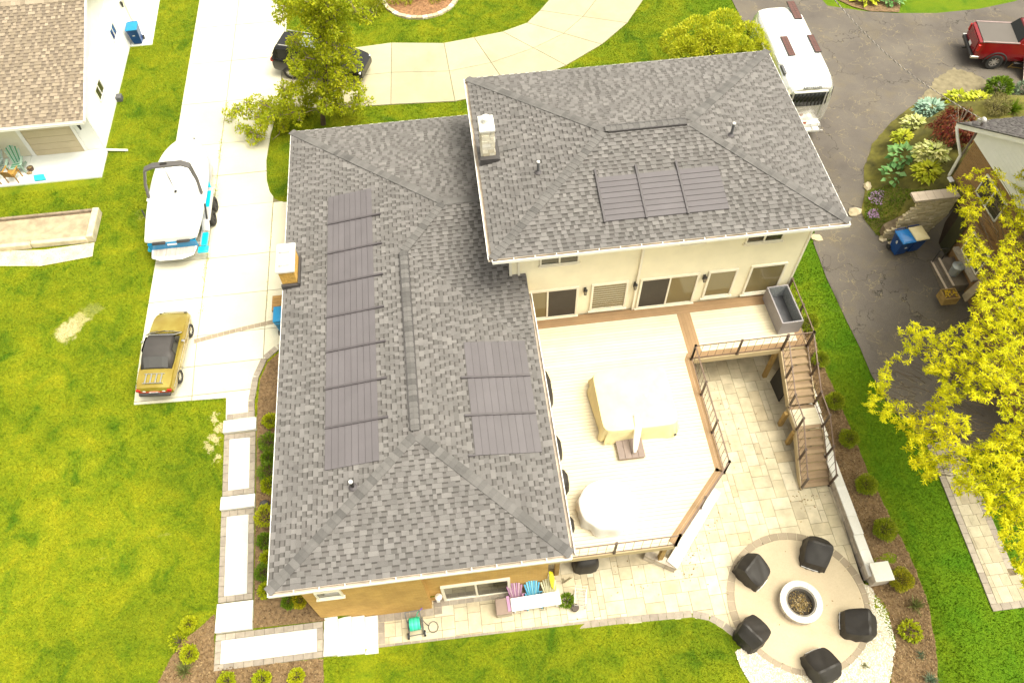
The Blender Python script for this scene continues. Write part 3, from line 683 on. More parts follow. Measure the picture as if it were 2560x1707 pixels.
def plane_of(pts):
    a, b, c = Vector(pts[0]), Vector(pts[1]), Vector(pts[2]); n = (b-a).cross(c-a).normalized()
    if n.z < 0: n = -n
    return a, n
roofs = {}
single_count = [0]
EXP = .17
def slope(roof, rest, pts, convex=None, single=False):
    """shingle one roof plane; pts: outline, the first two along the eave"""
    a, n = plane_of(pts); u = Vector((0, 0, 1)).cross(n)
    u = Vector((u.x, u.y, 0)).normalized(); v = n.cross(u)
    if v.z < 0: u, v = -u, -v
    def uv(p): d = Vector(p)-a; return (d.dot(u), d.dot(v))
    def xyz(q, h): return a+u*q[0]+v*q[1]+n*h
    for part in (convex or [pts]):
        poly = ccw([uv(p) for p in part])
        vmin = min(q[1] for q in poly); vmax = max(q[1] for q in poly); umin = min(q[0] for q in poly); umax = max(q[0] for q in poly)
        j0 = int(math.floor(vmin/EXP)); j1 = int(math.ceil(vmax/EXP))
        for j in range(j0, j1):
            lo, hi = j*EXP, (j+1)*EXP
            st = clip(poly, [(umin-1, lo), (umax+1, lo), (umax+1, hi), (umin-1, hi)])
            if len(st) < 3 or abs(area(st)) < 1e-4: continue
            m_ = len(st); st = ccw(st); k = [(.016-.012*(q[1]-lo)/EXP) for q in st]
            def prism(mb, poly_, top, bot, mi):
                m2 = len(poly_)
                mb.add([xyz(q, b) for q, b in zip(poly_, bot)]+[xyz(q, t) for q, t in zip(poly_, top)],
                       [tuple(range(m2, 2*m2))]+[(i, (i+1) % m2, (i+1) % m2+m2, i+m2) for i in range(m2)], mi)
            x = umin-random.uniform(0, .6)
            while x < umax:      # base course in long shingles, each a little different
                L = random.uniform(.7, 1.1); c = clip(st, [(x, lo-1), (x+L, lo-1), (x+L, hi+1), (x, hi+1)]); x += L
                if len(c) > 2 and abs(area(c)) > 1e-4:
                    c = ccw(c); prism(rest, c, [.016-.012*(q[1]-lo)/EXP for q in c], [-.01]*len(c), 1)
            x = umin-random.uniform(0, .5)
            while x < umax:
                L = random.choice((.12, .15, .19, .23, .32)); g = random.choice((.12, .15, .18, .20, .23))
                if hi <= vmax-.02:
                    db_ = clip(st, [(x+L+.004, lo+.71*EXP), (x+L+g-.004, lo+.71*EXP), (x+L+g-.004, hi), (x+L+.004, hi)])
                    if len(db_) > 2 and abs(area(db_)) > .002: db_ = ccw(db_); rest.add([xyz(q, .0215-.012*(q[1]-lo)/EXP) for q in db_], [tuple(range(len(db_)))], 2)  # dark strip at the recess top, painting the shadow line of the course above
                c = clip(st, [(x, lo-1), (x+L, lo-1), (x+L, hi+1), (x, hi+1)]); x += L+g
                if len(c) < 3 or abs(area(c)) < .006: continue
                c = ccw(c); h0 = random.uniform(.027, .032); top = [h0-.020*(q[1]-lo)/EXP for q in c]
                if single and single_count[0] < 300:
                    single_count[0] += 1; s = MB(); prism(s, c, top, [0]*len(c), 0); s.build('shingle', M['shingle'], roof)
                else: prism(rest, c, top, [0]*len(c), 0)
def caps(roof, a, b, na, nb, L=.2, w_=.17):
    """bent ridge shingles from a up to b; na, nb: normals of the two slopes"""
    a, b = Vector(a), Vector(b); d = (b-a); D = d.length; d.normalize(); n = max(1, int(D/L))
    s1 = d.cross(Vector(na)).normalized(); s2 = d.cross(Vector(nb)).normalized()
    up = (Vector(na)+Vector(nb)).normalized()
    def side(nn, other):
        s = d.cross(Vector(nn)).normalized()
        m = Vector(other)-Vector(nn)*Vector(other).dot(Vector(nn))
        return -s if s.dot(Vector(other)) > 0 else s
    s1, s2 = side(na, nb), side(nb, na)
    key = None
    mb = MB(); le = L*1.18
    for t, lift in ((0, .050), (le, .036)):
        for off in (s1*w_, Vector((0, 0, 0)), s2*w_):
            for hh in (lift, lift-.016): mb.v.append(tuple(d*t+off+up*hh))
    # index: t*6 + off*2 + (0 top, 1 bottom)
    q = lambda t, o, k: t*6+o*2+k
    mb.f = [(q(0, 0, 0), q(0, 1, 0), q(1, 1, 0), q(1, 0, 0)), (q(0, 1, 0), q(0, 2, 0), q(1, 2, 0), q(1, 1, 0)), (q(0, 0, 0), q(0, 0, 1), q(0, 1, 1), q(0, 1, 0)), (q(0, 1, 0), q(0, 1, 1), q(0, 2, 1), q(0, 2, 0)), (q(0, 0, 0), q(1, 0, 0), q(1, 0, 1), q(0, 0, 1)), (q(0, 2, 0), q(0, 2, 1), q(1, 2, 1), q(1, 2, 0))]
    mb.m = [0]*6
    me = mb.mesh('ridge_cap', M['cap'])
    for k in range(n): link('ridge_cap', me, roof, loc=a+d*(L*k))
def roof_base(name, planes, fascia):
    """sheathing of a roof: the planes, soffit and fascia as one mesh"""
    mb = MB()
    for pts in planes: mb.add([Vector(p)-Vector((0, 0, .02)) for p in pts], [tuple(range(len(pts)))])
    x0, x1, y0, y1, z = fascia
    mb.add([(x0, y0, z-.16), (x1, y0, z-.16), (x1, y1, z-.16), (x0, y1, z-.16)], [(3, 2, 1, 0)], 1)
    for p, q in (((x0, y0), (x1, y0)), ((x1, y0), (x1, y1)), ((x1, y1), (x0, y1)), ((x0, y1), (x0, y0))):
        mb.add([(p[0], p[1], z-.16), (q[0], q[1], z-.16), (q[0], q[1], z-.005), (p[0], p[1], z-.005)], [(0, 1, 2, 3)], 1)
    return hb(mb, name, [M['shingle_base'], M['white']])
# --- lower roof
EL = 2.9; W_, E_, S_, N_ = -6.93, 2.33, 7.47, 27.87
SW, SE, NW = (W_, S_, EL), (E_, S_, EL), (W_, N_, EL)
RS, RN, AP = (-2.15, 11.85, 3.6), (-2.2, 19.72, 3.59), (-.5, 21.8, 3.85); RE = (1.75, 21.85, 3.85); VB = (E_, 15.05, EL); NE = (1.75, N_, EL)
VN = (E_, 18.1, EL+.95*(18.1-15.05)/(21.8-15.05))
# west plane through eave and ridge, apex lifted onto it
pw = [SW, NW, AP, RN, RS]
roof1 = roof_base('roof', [[SW, NW, AP, RN], [SW, RN, RS], [SW, RS, SE], [SE, RS, RN], [SE, RN, VB], [VB, RN, AP], [VB, AP, RE], [VB, RE, VN], [NW, NE, RE, AP]], (W_, E_, S_, N_, EL))
rest1 = MB()
def on(pts3, p):
    a, n = plane_of(pts3); p = Vector(p); return p+Vector((0, 0, 1))*(-(p-a).dot(n)/n.z)
west = [SW, NW, RS]; eastp = [SE, RS, RN]; south = [SW, SE, RS]; north = [NW, NE, AP]; wing = [VB, AP, RN]
slope(roof1, rest1, [SW, SE, RS], single=True)
slope(roof1, rest1, [SW, NW, on(west, RS)], [[SW, (W_, 19.72, EL), on(west, RN), on(west, RS)], [(W_, 19.72, EL), NW, on(west, AP), on(west, RN)]])
slope(roof1, rest1, [SE, VB, on([SE, VB, RS], RS)], [[SE, VB, on([SE, VB, RS], RN), on([SE, VB, RS], RS)]], single=True)
wp = [(-2.2, 15.05, EL), (E_, 15.05, EL), (AP[0], AP[1], AP[2])]
slope(roof1, rest1, wp, [[VB, on(wp, (E_, 18.1, 0)), on(wp, RE), on(wp, AP), on(wp, RN)]])
slope(roof1, rest1, [NW, NE, AP], [[NW, NE, on(north, RE), on(north, AP)]])
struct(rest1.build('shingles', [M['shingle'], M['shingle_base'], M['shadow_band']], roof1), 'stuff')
nW, nE, nS, nN, nG = plane_of(west)[1], plane_of([SE, VB, RS])[1], plane_of(south)[1], plane_of(north)[1], plane_of(wp)[1]
caps(roof1, SW, RS, nW, nS); caps(roof1, SE, RS, nE, nS); caps(roof1, NW, AP, nW, nN); caps(roof1, RN, AP, nW, nG)
caps(roof1, AP, RE, nN, nG)
# raised ridge vent with its own cap shingles
mb = MB(); mb.bar(Vector(RS)+Vector((0, .15, .03)), Vector(RN)+Vector((0, -.1, .03)), .36, .07); hb(mb, 'ridge_vent', M['lead'], roof1)
caps(roof1, (RS[0], RS[1]+.1, RS[2]+.045), (RN[0], RN[1], RN[2]+.045), nW, nE, .22, .145)
# --- upper roof
EU = 5.4; w2, e2, s2, n2 = 1.03, 13.92, 17.36, 27.18
A1, A2 = (5.88, 22.28, 6.32), (9.1, 22.28, 6.32); c1, c2, c3, c4 = (w2, s2, EU), (e2, s2, EU), (e2, n2, EU), (w2, n2, EU)
roof2 = roof_base('upper_roof', [[c1, c2, A2, A1], [c2, c3, A2], [c3, c4, A1, A2], [c4, c1, A1]], (w2, e2, s2, n2, EU))
rest2 = MB()
for pl in ([c1, c2, A2, A1], [c2, c3, A2], [c3, c4, A1, A2], [c4, c1, A1]): slope(roof2, rest2, pl)
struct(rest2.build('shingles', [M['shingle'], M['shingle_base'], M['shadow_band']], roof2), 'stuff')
m1, m2, m3_, m4 = [plane_of(p)[1] for p in ([c1, c2, A2], [c2, c3, A2], [c3, c4, A1], [c4, c1, A1])]
caps(roof2, c1, A1, m1, m4); caps(roof2, c2, A2, m1, m2); caps(roof2, c3, A2, m2, m3_); caps(roof2, c4, A1, m3_, m4)
mb = MB(); mb.bar(Vector(A1)+Vector((.1, 0, .03)), Vector(A2)+Vector((-.1, 0, .03)), .36, .07); hb(mb, 'ridge_vent', M['lead'], roof2)
caps(roof2, (A1[0], A1[1], A1[2]+.045), (A2[0], A2[1], A2[2]+.045), m1, m3_, .22, .145)
# gutters
def gutter(a, b, out_, z, roof, hang=True):
    a, b, o = Vector((*a, z)), Vector((*b, z)), Vector((*out_, 0)); L = (b-a).length
    mb = MB(); up = Vector((0, 0, 1))
    mb.bar(a+o*.07-up*.125, b+o*.07-up*.125, .135, .012, 1); mb.bar(a+o*.135-up*.07, b+o*.135-up*.07, .012, .12, 0)
    mb.bar(a+o*.128-up*.008, b+o*.128-up*.008, .03, .014, 0); mb.bar(a+o*.006-up*.075, b+o*.006-up*.075, .012, .11, 1)
    if hang:
        d = (b-a).normalized(); n = int(L/.75)
        for k in range(n+1): p = a+d*(L*k/n if n else 0); mb.bar(p-up*.014+o*.006, p-up*.014+o*.13, .03, .016, 0)
    return hb(mb, 'gutter', [M['white'], M['gutter_in']], roof)
gutter((W_, S_), (E_, S_), (0, -1), EL, roof1); gutter((E_, S_), (E_, 17.6), (1, 0), EL, roof1, False)
mb = MB(); mb.add([(E_+.006, 15.05, EL-.1), (E_+.006, 18.1, EL-.1), (E_+.006, 18.1, VN[2]+.01), (E_+.006, 15.05, EL)], [(0, 1, 2, 3)]); hb(mb, 'rake_board', M['white'], roof1)
gutter((w2, s2), (e2, s2), (0, -1), EU, roof2)
gutter((w2, n2), (w2, s2), (-1, 0), EU, roof2, False)
for (p, q, z, r) in (((W_, N_), (W_, S_), EL, roof1), ((NE[0], N_), (W_, N_), EL, roof1), ((e2, s2), (e2, n2), EU, roof2), ((e2, n2), (w2, n2), EU, roof2)):
    mb = MB(); mb.bar((*p, z-.06), (*q, z-.06), .07, .12); hb(mb, 'drip_edge', M['white'], r)

# solar shingle arrays
def plane_z(pts):
    a, n = plane_of(pts); return lambda x, y: a.z-((x-a.x)*n.x+(y-a.y)*n.y)/n.z, n
def array(x0, x1, y0, y1, pz, n, count, along, strips, roof, ext=.35):
    for k in range(count):
        if along == 'y': b = (x0, x1, y0+(y1-y0)*k/count, y0+(y1-y0)*(k+1)/count)
        else: b = (x0+(x1-x0)*k/count, x0+(x1-x0)*(k+1)/count, y0, y1)
        mb = MB(); q = [(b[0]+.03, b[2]+.03), (b[1]-.03, b[2]+.03), (b[1]-.03, b[3]-.03), (b[0]+.03, b[3]-.03)]
        mb.add([(x, y, pz(x, y)+.036) for x, y in q], [(0, 1, 2, 3)])
        pan = hb(mb, 'solar_panel', M['solar_trim'])
        for s in range(strips):
            if along == 'y': r = (b[0]+(b[1]-b[0])*s/strips, b[0]+(b[1]-b[0])*(s+1)/strips, b[2], b[3])
            else: r = (b[0], b[1], b[2]+(b[3]-b[2])*s/strips, b[2]+(b[3]-b[2])*(s+1)/strips)
            g = .0065; r = (r[0]+g, r[1]-g, r[2]+g, r[3]-g); m = MB()
            vs = [(x, y, pz(x, y)+h) for h in (.03, .0) for x, y in ((r[0], r[2]), (r[1], r[2]), (r[1], r[3]), (r[0], r[3]))]
            # lower edge stands proud like a shingle
            lo = min(pz(x, y) for x, y in ((r[0], r[2]), (r[1], r[2]), (r[1], r[3]), (r[0], r[3])))
            vs = []
            for h in (1, 0):
                for x, y in ((r[0], r[2]), (r[1], r[2]), (r[1], r[3]), (r[0], r[3])):
                    z = pz(x, y); vs.append((x, y, z+((.062 if z < lo+.01 else .048) if h else .03)))
            m.add(vs, [(0, 1, 2, 3), (4, 5, 1, 0), (5, 6, 2, 1), (6, 7, 3, 2), (7, 4, 0, 3)]); m.build('solar_strip', M['solar'], pan)
    for k in range(count+ (1 if along == 'x' else 0)):
        m = MB()
        if along == 'y':
            if k == 0: continue
            y = y0+(y1-y0)*k/count; p, q = (x0, y), (x1+ext, y)
        else:
            if k == count: continue
            x = x0+(x1-x0)*k/count; p, q = (x, y0-.05), (x, y1+ext)
        m.bar((p[0], p[1], pz(*p)+.075), (q[0], q[1], pz(*q)+.075), .075, .06, 0, n); hb(m, 'solar_rail', M['solar_trim'])
pz, n_ = plane_z(west); array(-5.2, -3.38, 11.12, 23.35, pz, n_, 8, 'y', 8, roof1)
pz, n_ = plane_z([SE, VB, RS]); array(-.28, 1.92, 10.95, 15.4, pz, n_, 3, 'y', 9, roof1, .0)
pz, n_ = plane_z([c1, c2, A1]); array(5.2, 9.75, 18.35, 20.2, pz, n_, 3, 'x', 8, roof2)
# extra end trims of the east array reaching uphill
m = MB(); pz2, n2_ = plane_z([SE, VB, RS])
for y in (10.95, 12.43, 13.92): m.bar((-.5, y, pz2(-.5, y)+.07), (-.28, y, pz2(-.28, y)+.07), .075, .06, 0, n2_)
hb(m, 'solar_rail', M['solar_trim'])
# vent pipes and small roof vents
zu4 = plane_z([c4, c1, A1])[0]; zu2 = plane_z([c2, c3, A2])[0]; zw = plane_z(west)[0]; ze = plane_z([SE, VB, RS])[0]; zu1 = plane_z([c1, c2, A1])[0]
def vent(x, y, z, h, r=.055, m=M['pipe']):
    mb = MB(); mb.lathe([(r, -.05), (r, h)], (x, y, z), 12); o = hb(mb, 'vent_pipe', m, house, smooth=40)
    m2 = MB(); m2.lathe([(r*2.4, -.03), (r*2.4, .035), (r*1.15, .10)], (x, y, z), 12); m2.build('pipe_collar', M['solar_trim'], o, smooth=40)
    m2 = MB(); m2.lathe([(r*1.1, h-.03), (r*1.1, h+.012)], (x, y, z), 12); m2.build('pipe_rim', M['white'], o, smooth=40)
p = P(1236, 405, 5.62); vent(p.x, p.y, zu4(p.x, p.y), .55); p = P(1677, 318, 5.9); vent(p.x, p.y, zu2(p.x, p.y), .6)
p = P(812, 1120, 3.25); vent(p.x, p.y, zw(p.x, p.y), .45, .06, M['black'])
for (px, py, zf, z) in ((1405, 357, zu1, 6.0), (905, 718, zw, 3.5), (917, 957, zw, 3.5), (1005, 745, ze, 3.4)):
    p = P(px, py, z); mb = MB(); zz = zf(p.x, p.y); mb.lathe([(.035, 0), (.035, .05), (.02, .07)], (p.x, p.y, zz), 8); mb.box((p.x-.04, p.y, zz+.035), (.07, .05, .02)); hb(mb, 'roof_vent', M['cap'], house)
# stone chimney on the upper roof
ch = None
mb = MB(); mb.bx(1.22, 1.64, 22.22, 22.88, 5.2, 6.86); ch = hb(mb, 'stone_chimney', mat('mortar', (.5, .44, .32), .95, var=.1))
z = 5.42
while z < 6.8:
    hgt = random.uniform(.12, .19); hgt = min(hgt, 6.86-z)
    for (ax, a0, a1, c, sg) in (('x', 1.2, 1.66, 22.2, -1), ('y', 22.2, 22.9, 1.66, 1), ('y', 22.2, 22.9, 1.2, -1), ('x', 1.2, 1.66, 22.9, 1)):
        a = a0
        while a < a1-.02:
            L = min(random.uniform(.16, .4), a1-a)
            if a1-a-L < .1: L = a1-a
            d = random.uniform(.03, .055); m = MB()
            if ax == 'x': m.bx(a+.006, a+L-.006, c+(.03 if sg < 0 else -.03), c+sg*d, z+.006, z+hgt-.006)
            else: m.bx(c-sg*.03, c+sg*d, a+.006, a+L-.006, z+.006, z+hgt-.006)
            m.build('stone', M['stone'], ch); a += L
    z += hgt
mb = MB(); mb.bx(1.14, 1.72, 22.12, 22.98, 6.862, 6.96); mb.build('cap', M['block'], ch, bevel=.015)
mb = MB(); mb.lathe([(.12, 6.96), (.12, 7.16), (.17, 7.17), (.17, 7.2), (.02, 7.27)], (1.43, 22.6, 0), 14); mb.build('flue', M['white'], ch, smooth=40)
mb = MB(); mb.bx(1.1, 1.78, 21.95, 22.145, 5.36, 5.72); mb.bx(1.7, 1.84, 22.0, 22.95, 5.4, 5.64); mb.build('flashing', M['lead'], ch)
# cricket of shingles uphill of the chimney
mb = MB(); pz = zu4
for s in range(5):
    x = 1.86+s*.17; mb.add([(x, 22.42, pz(x, 22.42)+.05), (x+.16, 22.42, pz(x+.16, 22.42)+.04), (x+.16, 22.68, pz(x+.16, 22.68)+.04), (x, 22.68, pz(x, 22.68)+.05)], [(0, 1, 2, 3)])
hb(mb, 'chimney_saddle', M['cap'], roof2)
# brick chimney against the west wall
mb = MB(); mb.bx(-6.9, -6.36, 19.14, 20.36, -.6, 3.78); ch2 = hb(mb, 'brick_chimney', mat('mortar_yellow', (.52, .38, .16), .95))
z = 2.0
while z < 3.75:
    k = int(round(z/.078)) % 2
    for (ax, a0, a1, c, sg) in (('x', -6.92, -6.34, 19.14, -1), ('y', 19.12, 20.38, -6.36, 1)):
        a = a0-(0 if k == 0 else .1)
        while a < a1-.02:
            b0, b1 = max(a, a0), min(a+.2, a1); m = MB()
            if b1-b0 > .02:
                d = random.uniform(.014, .022)
                if ax == 'x': m.bx(b0+.005, b1-.005, c+.02, c-d, z+.005, z+.073)
                else: m.bx(c-.02, c+d, b0+.005, b1-.005, z+.005, z+.073)
                m.build('brick', M['brick_y'] , ch2)
            a += .2
    z += .078
mb = MB(); mb.bx(-6.98, -6.28, 19.06, 20.44, 3.782, 3.9); mb.build('cap', M['block'], ch2, bevel=.015)
for y0 in (19.3, 19.95):
    mb = MB(); mb.bx(-6.80, -6.46, y0, y0+.2, 3.90, 4.02); mb.bx(-6.84, -6.42, y0-.04, y0+.24, 4.022, 4.06); mb.build('flue', M['white'], ch2)
mb = MB(); mb.bx(-6.95, -6.3, 18.98, 19.1, 2.86, 3.12); mb.bx(-6.31, -6.24, 19.0, 20.4, 2.9, 3.2); mb.build('flashing', M['lead'], ch2)
mb = MB()
for s in range(4):
    x = -6.2+s*.16; mb.add([(x, 19.6, zw(x, 19.6)+.06), (x+.15, 19.6, zw(x+.15, 19.6)+.045), (x+.15, 19.86, zw(x+.15, 19.86)+.045), (x, 19.86, zw(x, 19.86)+.06)], [(0, 1, 2, 3)])
hb(mb, 'chimney_saddle', M['cap'], roof1)

# windows and doors: frame ring proud of the wall, panes set back in it
def opening(name, x0, x1, z0, z1, y, panes, parent=house, fm='frame', fw=.09, depth=.07, split=None, sill=True):
    """panes: list of (share, material, depth)"""
    mb = MB(); yo = y-depth
    mb.bx(x0, x1, yo, y+.02, z0, z0+fw); mb.bx(x0, x1, yo, y+.02, z1-fw, z1); mb.bx(x0, x0+fw, yo, y+.02, z0+fw, z1-fw); mb.bx(x1-fw, x1, yo, y+.02, z0+fw, z1-fw)
    tot = sum(p[0] for p in panes); a = x0+fw; W = x1-x0-2*fw; xs = []
    for i, pn in enumerate(panes):
        b = a+W*pn[0]/tot; xs.append((a, b, pn)); 
        if i < len(panes)-1: mb.bx(b-.035, b+.035, yo+.008, y+.02, z0+fw, z1-fw)
        a = b
    o = hb(mb, name, M[fm], parent, bevel=.006)
    for a, b, pn in xs:
        m = MB(); m.bx(a, b, y-depth*pn[2], y-.004, z0+fw, z1-fw); m.build('pane' if pn[1] != 'screen' else 'screen', M[pn[1]], o)
    if sill: m = MB(); m.bx(x0-.05, x1+.05, yo-.04, y, z0-.06, z0-.002); m.build('sill', M['frame'], o)
    return o
YW = 18.19
d1 = opening('sliding_door', 2.35, 4.42, .31, 2.22, YW, [(.85, 'glass_warm', .35), (1.3, 'screen', .6)])
wA = opening('window', 4.93, 6.42, .50, 2.24, YW, [(1, 'glass_warm', .35)])
d2 = opening('sliding_door', 6.88, 9.27, .31, 2.25, YW, [(1.2, 'screen', .6), (1.15, 'glass_warm', .35)])
wB = opening('window', 9.62, 10.83, .55, 2.27, YW, [(1, 'glass_warm', .35)])
wC = opening('window', 11.32, 12.8, .48, 2.33, YW, [(1, 'glass_warm', .35)])
opening('window', 2.85, 4.33, 3.75, 4.75, YW, [(1, 'glass', .3), (1, 'glass', .5)], fw=.06)
opening('window', 8.2, 9.06, 4.16, 4.75, YW, [(1, 'glass', .3), (1, 'glass', .5)], fw=.06)
opening('window', 10.69, 12.14, 3.78, 4.75, YW, [(1, 'glass', .3), (1, 'glass', .5)], fw=.06)
# blinds and things seen behind the panes
mb = MB()
for k in range(11): mb.bx(5.02, 6.33, YW-.035, YW-.028, .66+k*.145, .665+k*.145+.006)
mb.build('blind', M['frame'], wA)
opening('sliding_door', -2.0, .42, -2.0, -.38, 7.98, [(1, 'glass_grey', .4), (1, 'glass_grey', .6)] if False else [(1, 'glass', .4), (1, 'glass', .6)], fw=.1)
opening('basement_window', -5.85, -5.02, 1.0, 1.66, 7.70, [(1, 'glass', .4)], fw=.06)
# wall lanterns
for x, z in ((4.67, 1.98), (6.67, 1.98), (9.47, 1.98)):
    y = YW-.12; mb = MB(); mb.bx(x-.05, x+.05, y+.06, y+.1, z-.16, z+.12); mb.bar((x, y+.07, z+.1), (x, y-.02, z+.16), .025, .025)
    mb.lathe([(.02, .19), (.085, .11), (.09, .09), (.075, .085)], (x, y-.03, z), 6); mb.lathe([(.03, -.2), (.06, -.17), (.06, -.155)], (x, y-.03, z), 6)
    for k in range(4):
        a = PI/4+k*PI/2; mb.bar((x+.055*math.cos(a), y-.03+.055*math.sin(a), z-.16), (x+.07*math.cos(a), y-.03+.07*math.sin(a), z+.09), .012, .012)
    o = hb(mb, 'wall_lantern', M['black']); m = MB(); m.lathe([(.045, -.15), (.055, .08)], (x, y-.03, z), 8); m.build('lamp_glass', glass_mat('lantern_glass', (.25, .22, .16), .1) if 'lantern_glass' not in bpy.data.materials else bpy.data.materials['lantern_glass'], o)
# downspouts
mb = MB(); mb.bx(6.70, 6.79, 18.08, 18.17, .34, 5.0); mb.bar((6.745, 18.12, 5.0), (6.745, 17.5, 5.28), .08, .08); hb(mb, 'downspout', M['frame'])
# white flood lamp and hose bib on the brick
mb = MB(); mb.lathe([(.02, .05), (.07, .03), (.13, -.04), (.12, -.05)], (-2.12, 7.82, -1.0), 14); mb.sphere((-2.12, 7.82, -.98), .055); hb(mb, 'wall_lamp', M['white'], house, smooth=40)
mb = MB(); mb.bx(-2.26, -2.14, 7.88, 8.0, -1.95, -1.72); hb(mb, 'outlet_box', M['white'], house, bevel=.01)
# ------------------------------------------------------------------ deck with railing and stairs
M['deck'] = pieces_mat('deck_boards', [(0.588, 0.518, 0.374), (0.643, 0.573, 0.421), (0.608, 0.539, 0.394), (0.663, 0.594, 0.443)], var=.06, scale=2, bmp=.1)
M['deck_brown'] = pieces_mat('deck_border_boards', [(.30, .195, .105), (.33, .215, .118), (.285, .183, .098)], var=.08, scale=2, bmp=.1)
M['tread'] = pieces_mat('stair_boards', [(.29, .205, .125), (.33, .235, .145), (.26, .18, .11)], var=.1, scale=3, bmp=.1)
M['fascia'] = mat('deck_fascia', (.46, .36, .21), .7, var=.06)
M['bronze'] = mat('bronze_rail', (.15, .095, .068), .45, var=.1)
M['post_bronze'] = mat('bronze_post', (.075, .046, .032), .45, var=.1); M['post_wood'] = mat('treated_post', (.34, .22, .07), .85, var=.2, scale=4)
deck = thing('deck', 'large cream plank deck with brown border boards, bronze railing and stairs', 'deck', (7, 14, -2))
def db(mb, name, mats, parent=deck, **k): return mb.build(name, mats, parent, world=True, **k)
OUT = [(1.77, 8.16), (6.17, 8.16), (8.53, 10.6), (8.57, 15.42), (13.28, 15.45), (13.28, 18.15), (1.77, 18.15)]
MAIN = [(1.77, 8.16), (6.10, 8.16), (6.05, 8.46), (8.26, 10.72), (8.28, 15.55), (8.5, 17.62), (1.77, 17.62)]
MAIN = [(1.77, 8.18), (6.15, 8.18), (8.50, 10.62), (8.54, 15.5), (8.54, 17.66), (1.77, 17.66)]
SIDE = [(9.06, 15.74), (12.98, 15.74), (12.98, 17.66), (9.06, 17.66)]
BW = .14; T_ = .03
k = 0; y = 8.18
while y < 17.66:
    y1 = min(y+BW, 17.66)
    for pol in (MAIN, SIDE):
        c = clip(pol, [(0, y+.0045), (20, y+.0045), (20, y1-.0045), (0, y1-.0045)])
        if len(c) > 2 and abs(area(c)) > .02:
            mb = MB(); mb.prism(c, DZ-T_, DZ+random.uniform(-.001, .001)); db(mb, 'plank', M['deck'])
    y = y1
def plank(pts, m='deck_brown'): mb = MB(); mb.prism(pts, DZ-T_, DZ+.003); db(mb, 'border_plank', M[m])
for q in ((17.665, 17.80), (17.805, 17.94), (17.945, 18.15)): plank([(1.77, q[0]), (13.28, q[0]), (13.28, q[1]), (1.77, q[1])])
for a, b in ((8.50, 8.64), (8.645, 8.78), (8.785, 8.92), (8.925, 9.06)):      # broad band between the two fields
    plank([(a if a > 8.51 else 8.505, 15.74), (b, 15.74), (b, 17.66), (a if a > 8.51 else 8.505, 17.66)])
for a, b in ((.0, .135), (.14, .28)):
    plank([(8.535-b, 10.62+.1*b), (8.535-a, 10.62+.1*a), (8.57-a+.18*0, 15.45), (8.57-b+.0, 15.45)])
plank([(8.30, 15.455), (8.57, 15.455), (8.57, 15.73), (8.45, 15.73)])
for a, b in ((.0, .135), (.14, .28)):
    d = Vector((8.53-6.17, 10.6-8.16)).normalized(); n = Vector((-d.y, d.x)); p, q = Vector((6.17, 8.16)), Vector((8.53, 10.6))
    plank([p+n*a, q+n*a, q+n*b-d*0, p+n*b])
plank([(8.58, 15.46), (13.27, 15.46), (13.27, 15.595), (8.58, 15.595)]); plank([(8.58, 15.60), (13.27, 15.60), (13.27, 15.735), (8.58, 15.735)])
plank([(12.985, 15.74), (13.13, 15.74), (13.13, 17.66), (12.985, 17.66)]); plank([(13.135, 15.74), (13.28, 15.74), (13.28, 17.66), (13.135, 17.66)])
# frame: fascia, beams, joists, posts
mb = MB()
for a, b in zip(OUT[:4]+[OUT[4]], OUT[1:5]+[OUT[5]]): mb.bar((*a, DZ-.16), (*b, DZ-.16), .045, .28)
db(mb, 'fascia', M['fascia'])
mb = MB()
for x in np.arange(2.2, 13.2, .9): mb.bx(x-.02, x+.02, (8.3 if x < 6.0 else (8.16+(x-6.17)*1.03+.25 if x < 8.5 else 15.55)), 18.1, DZ-.24, DZ-.035)
db(mb, 'joist', M['post_wood'])
for (x, y) in ((12.15, 15.55), (12.1, 13.25), (12.14, 12.4), (8.4, 10.9), (8.4, 15.3), (5.95, 8.35), (2.15, 8.4)):
    top = DZ-.25 if y > 15 or x < 9 else -1.0
    mb = MB(); mb.bx(x-.08, x+.08, y-.08, y+.08, PZ, top); db(mb, 'support_post', M['post_wood'])
# stairs
def flight(y0, z0, n, y1, z1, x0, x1, x0b, x1b):
    run = (y0-y1)/n; rise = (z0-z1)/(n+1)
    for i in range(n):
        t = (i+.5)/n; xa, xb = x0+(x0b-x0)*t, x1+(x1b-x1)*t; zt = z0-rise*(i+1); yy = y0-run*i
        for h in (0, 1): mb = MB(); mb.bx(xa, xb, yy-run*(h+1)/2+.003-(.02 if h else 0), yy-run*h/2-.002, zt-.035, zt); db(mb, 'tread', M['tread'])
        mb = MB(); mb.bx(xa, xb, yy-.02, yy-.003, zt-.0, zt+rise-.036); db(mb, 'riser', M['fascia'])
        if i < 3: mb = MB(); mb.bx((xa+xb)/2-.05, (xa+xb)/2+.05, yy-.032, yy-.0205, zt+.05, zt+.085); db(mb, 'step_light', M['black'])
    for (xa, xb) in ((x0, x0b), (x1, x1b)):
        s = -.02 if xa == x0 else .02
        mb = MB(); mb.bar((xa+s, y0, z0-.16), (xb+s, y1, z1-.02), .04, .32); db(mb, 'stringer', M['fascia'])
flight(15.42, DZ, 7, 13.45, -.85, 12.22, 13.26, 12.2, 13.24)
flight(12.40, -.85, 7, 10.45, -2.0, 12.18, 13.2, 12.03, 13.16)
mb = MB()
for q in range(7): 
    m = MB(); m.bx(12.2, 13.22, 12.41+q*.147, 12.41+(q+1)*.147-.005, -.88, -.85); db(m, 'landing_board', M['deck'] if 0 < q < 6 else M['tread'])
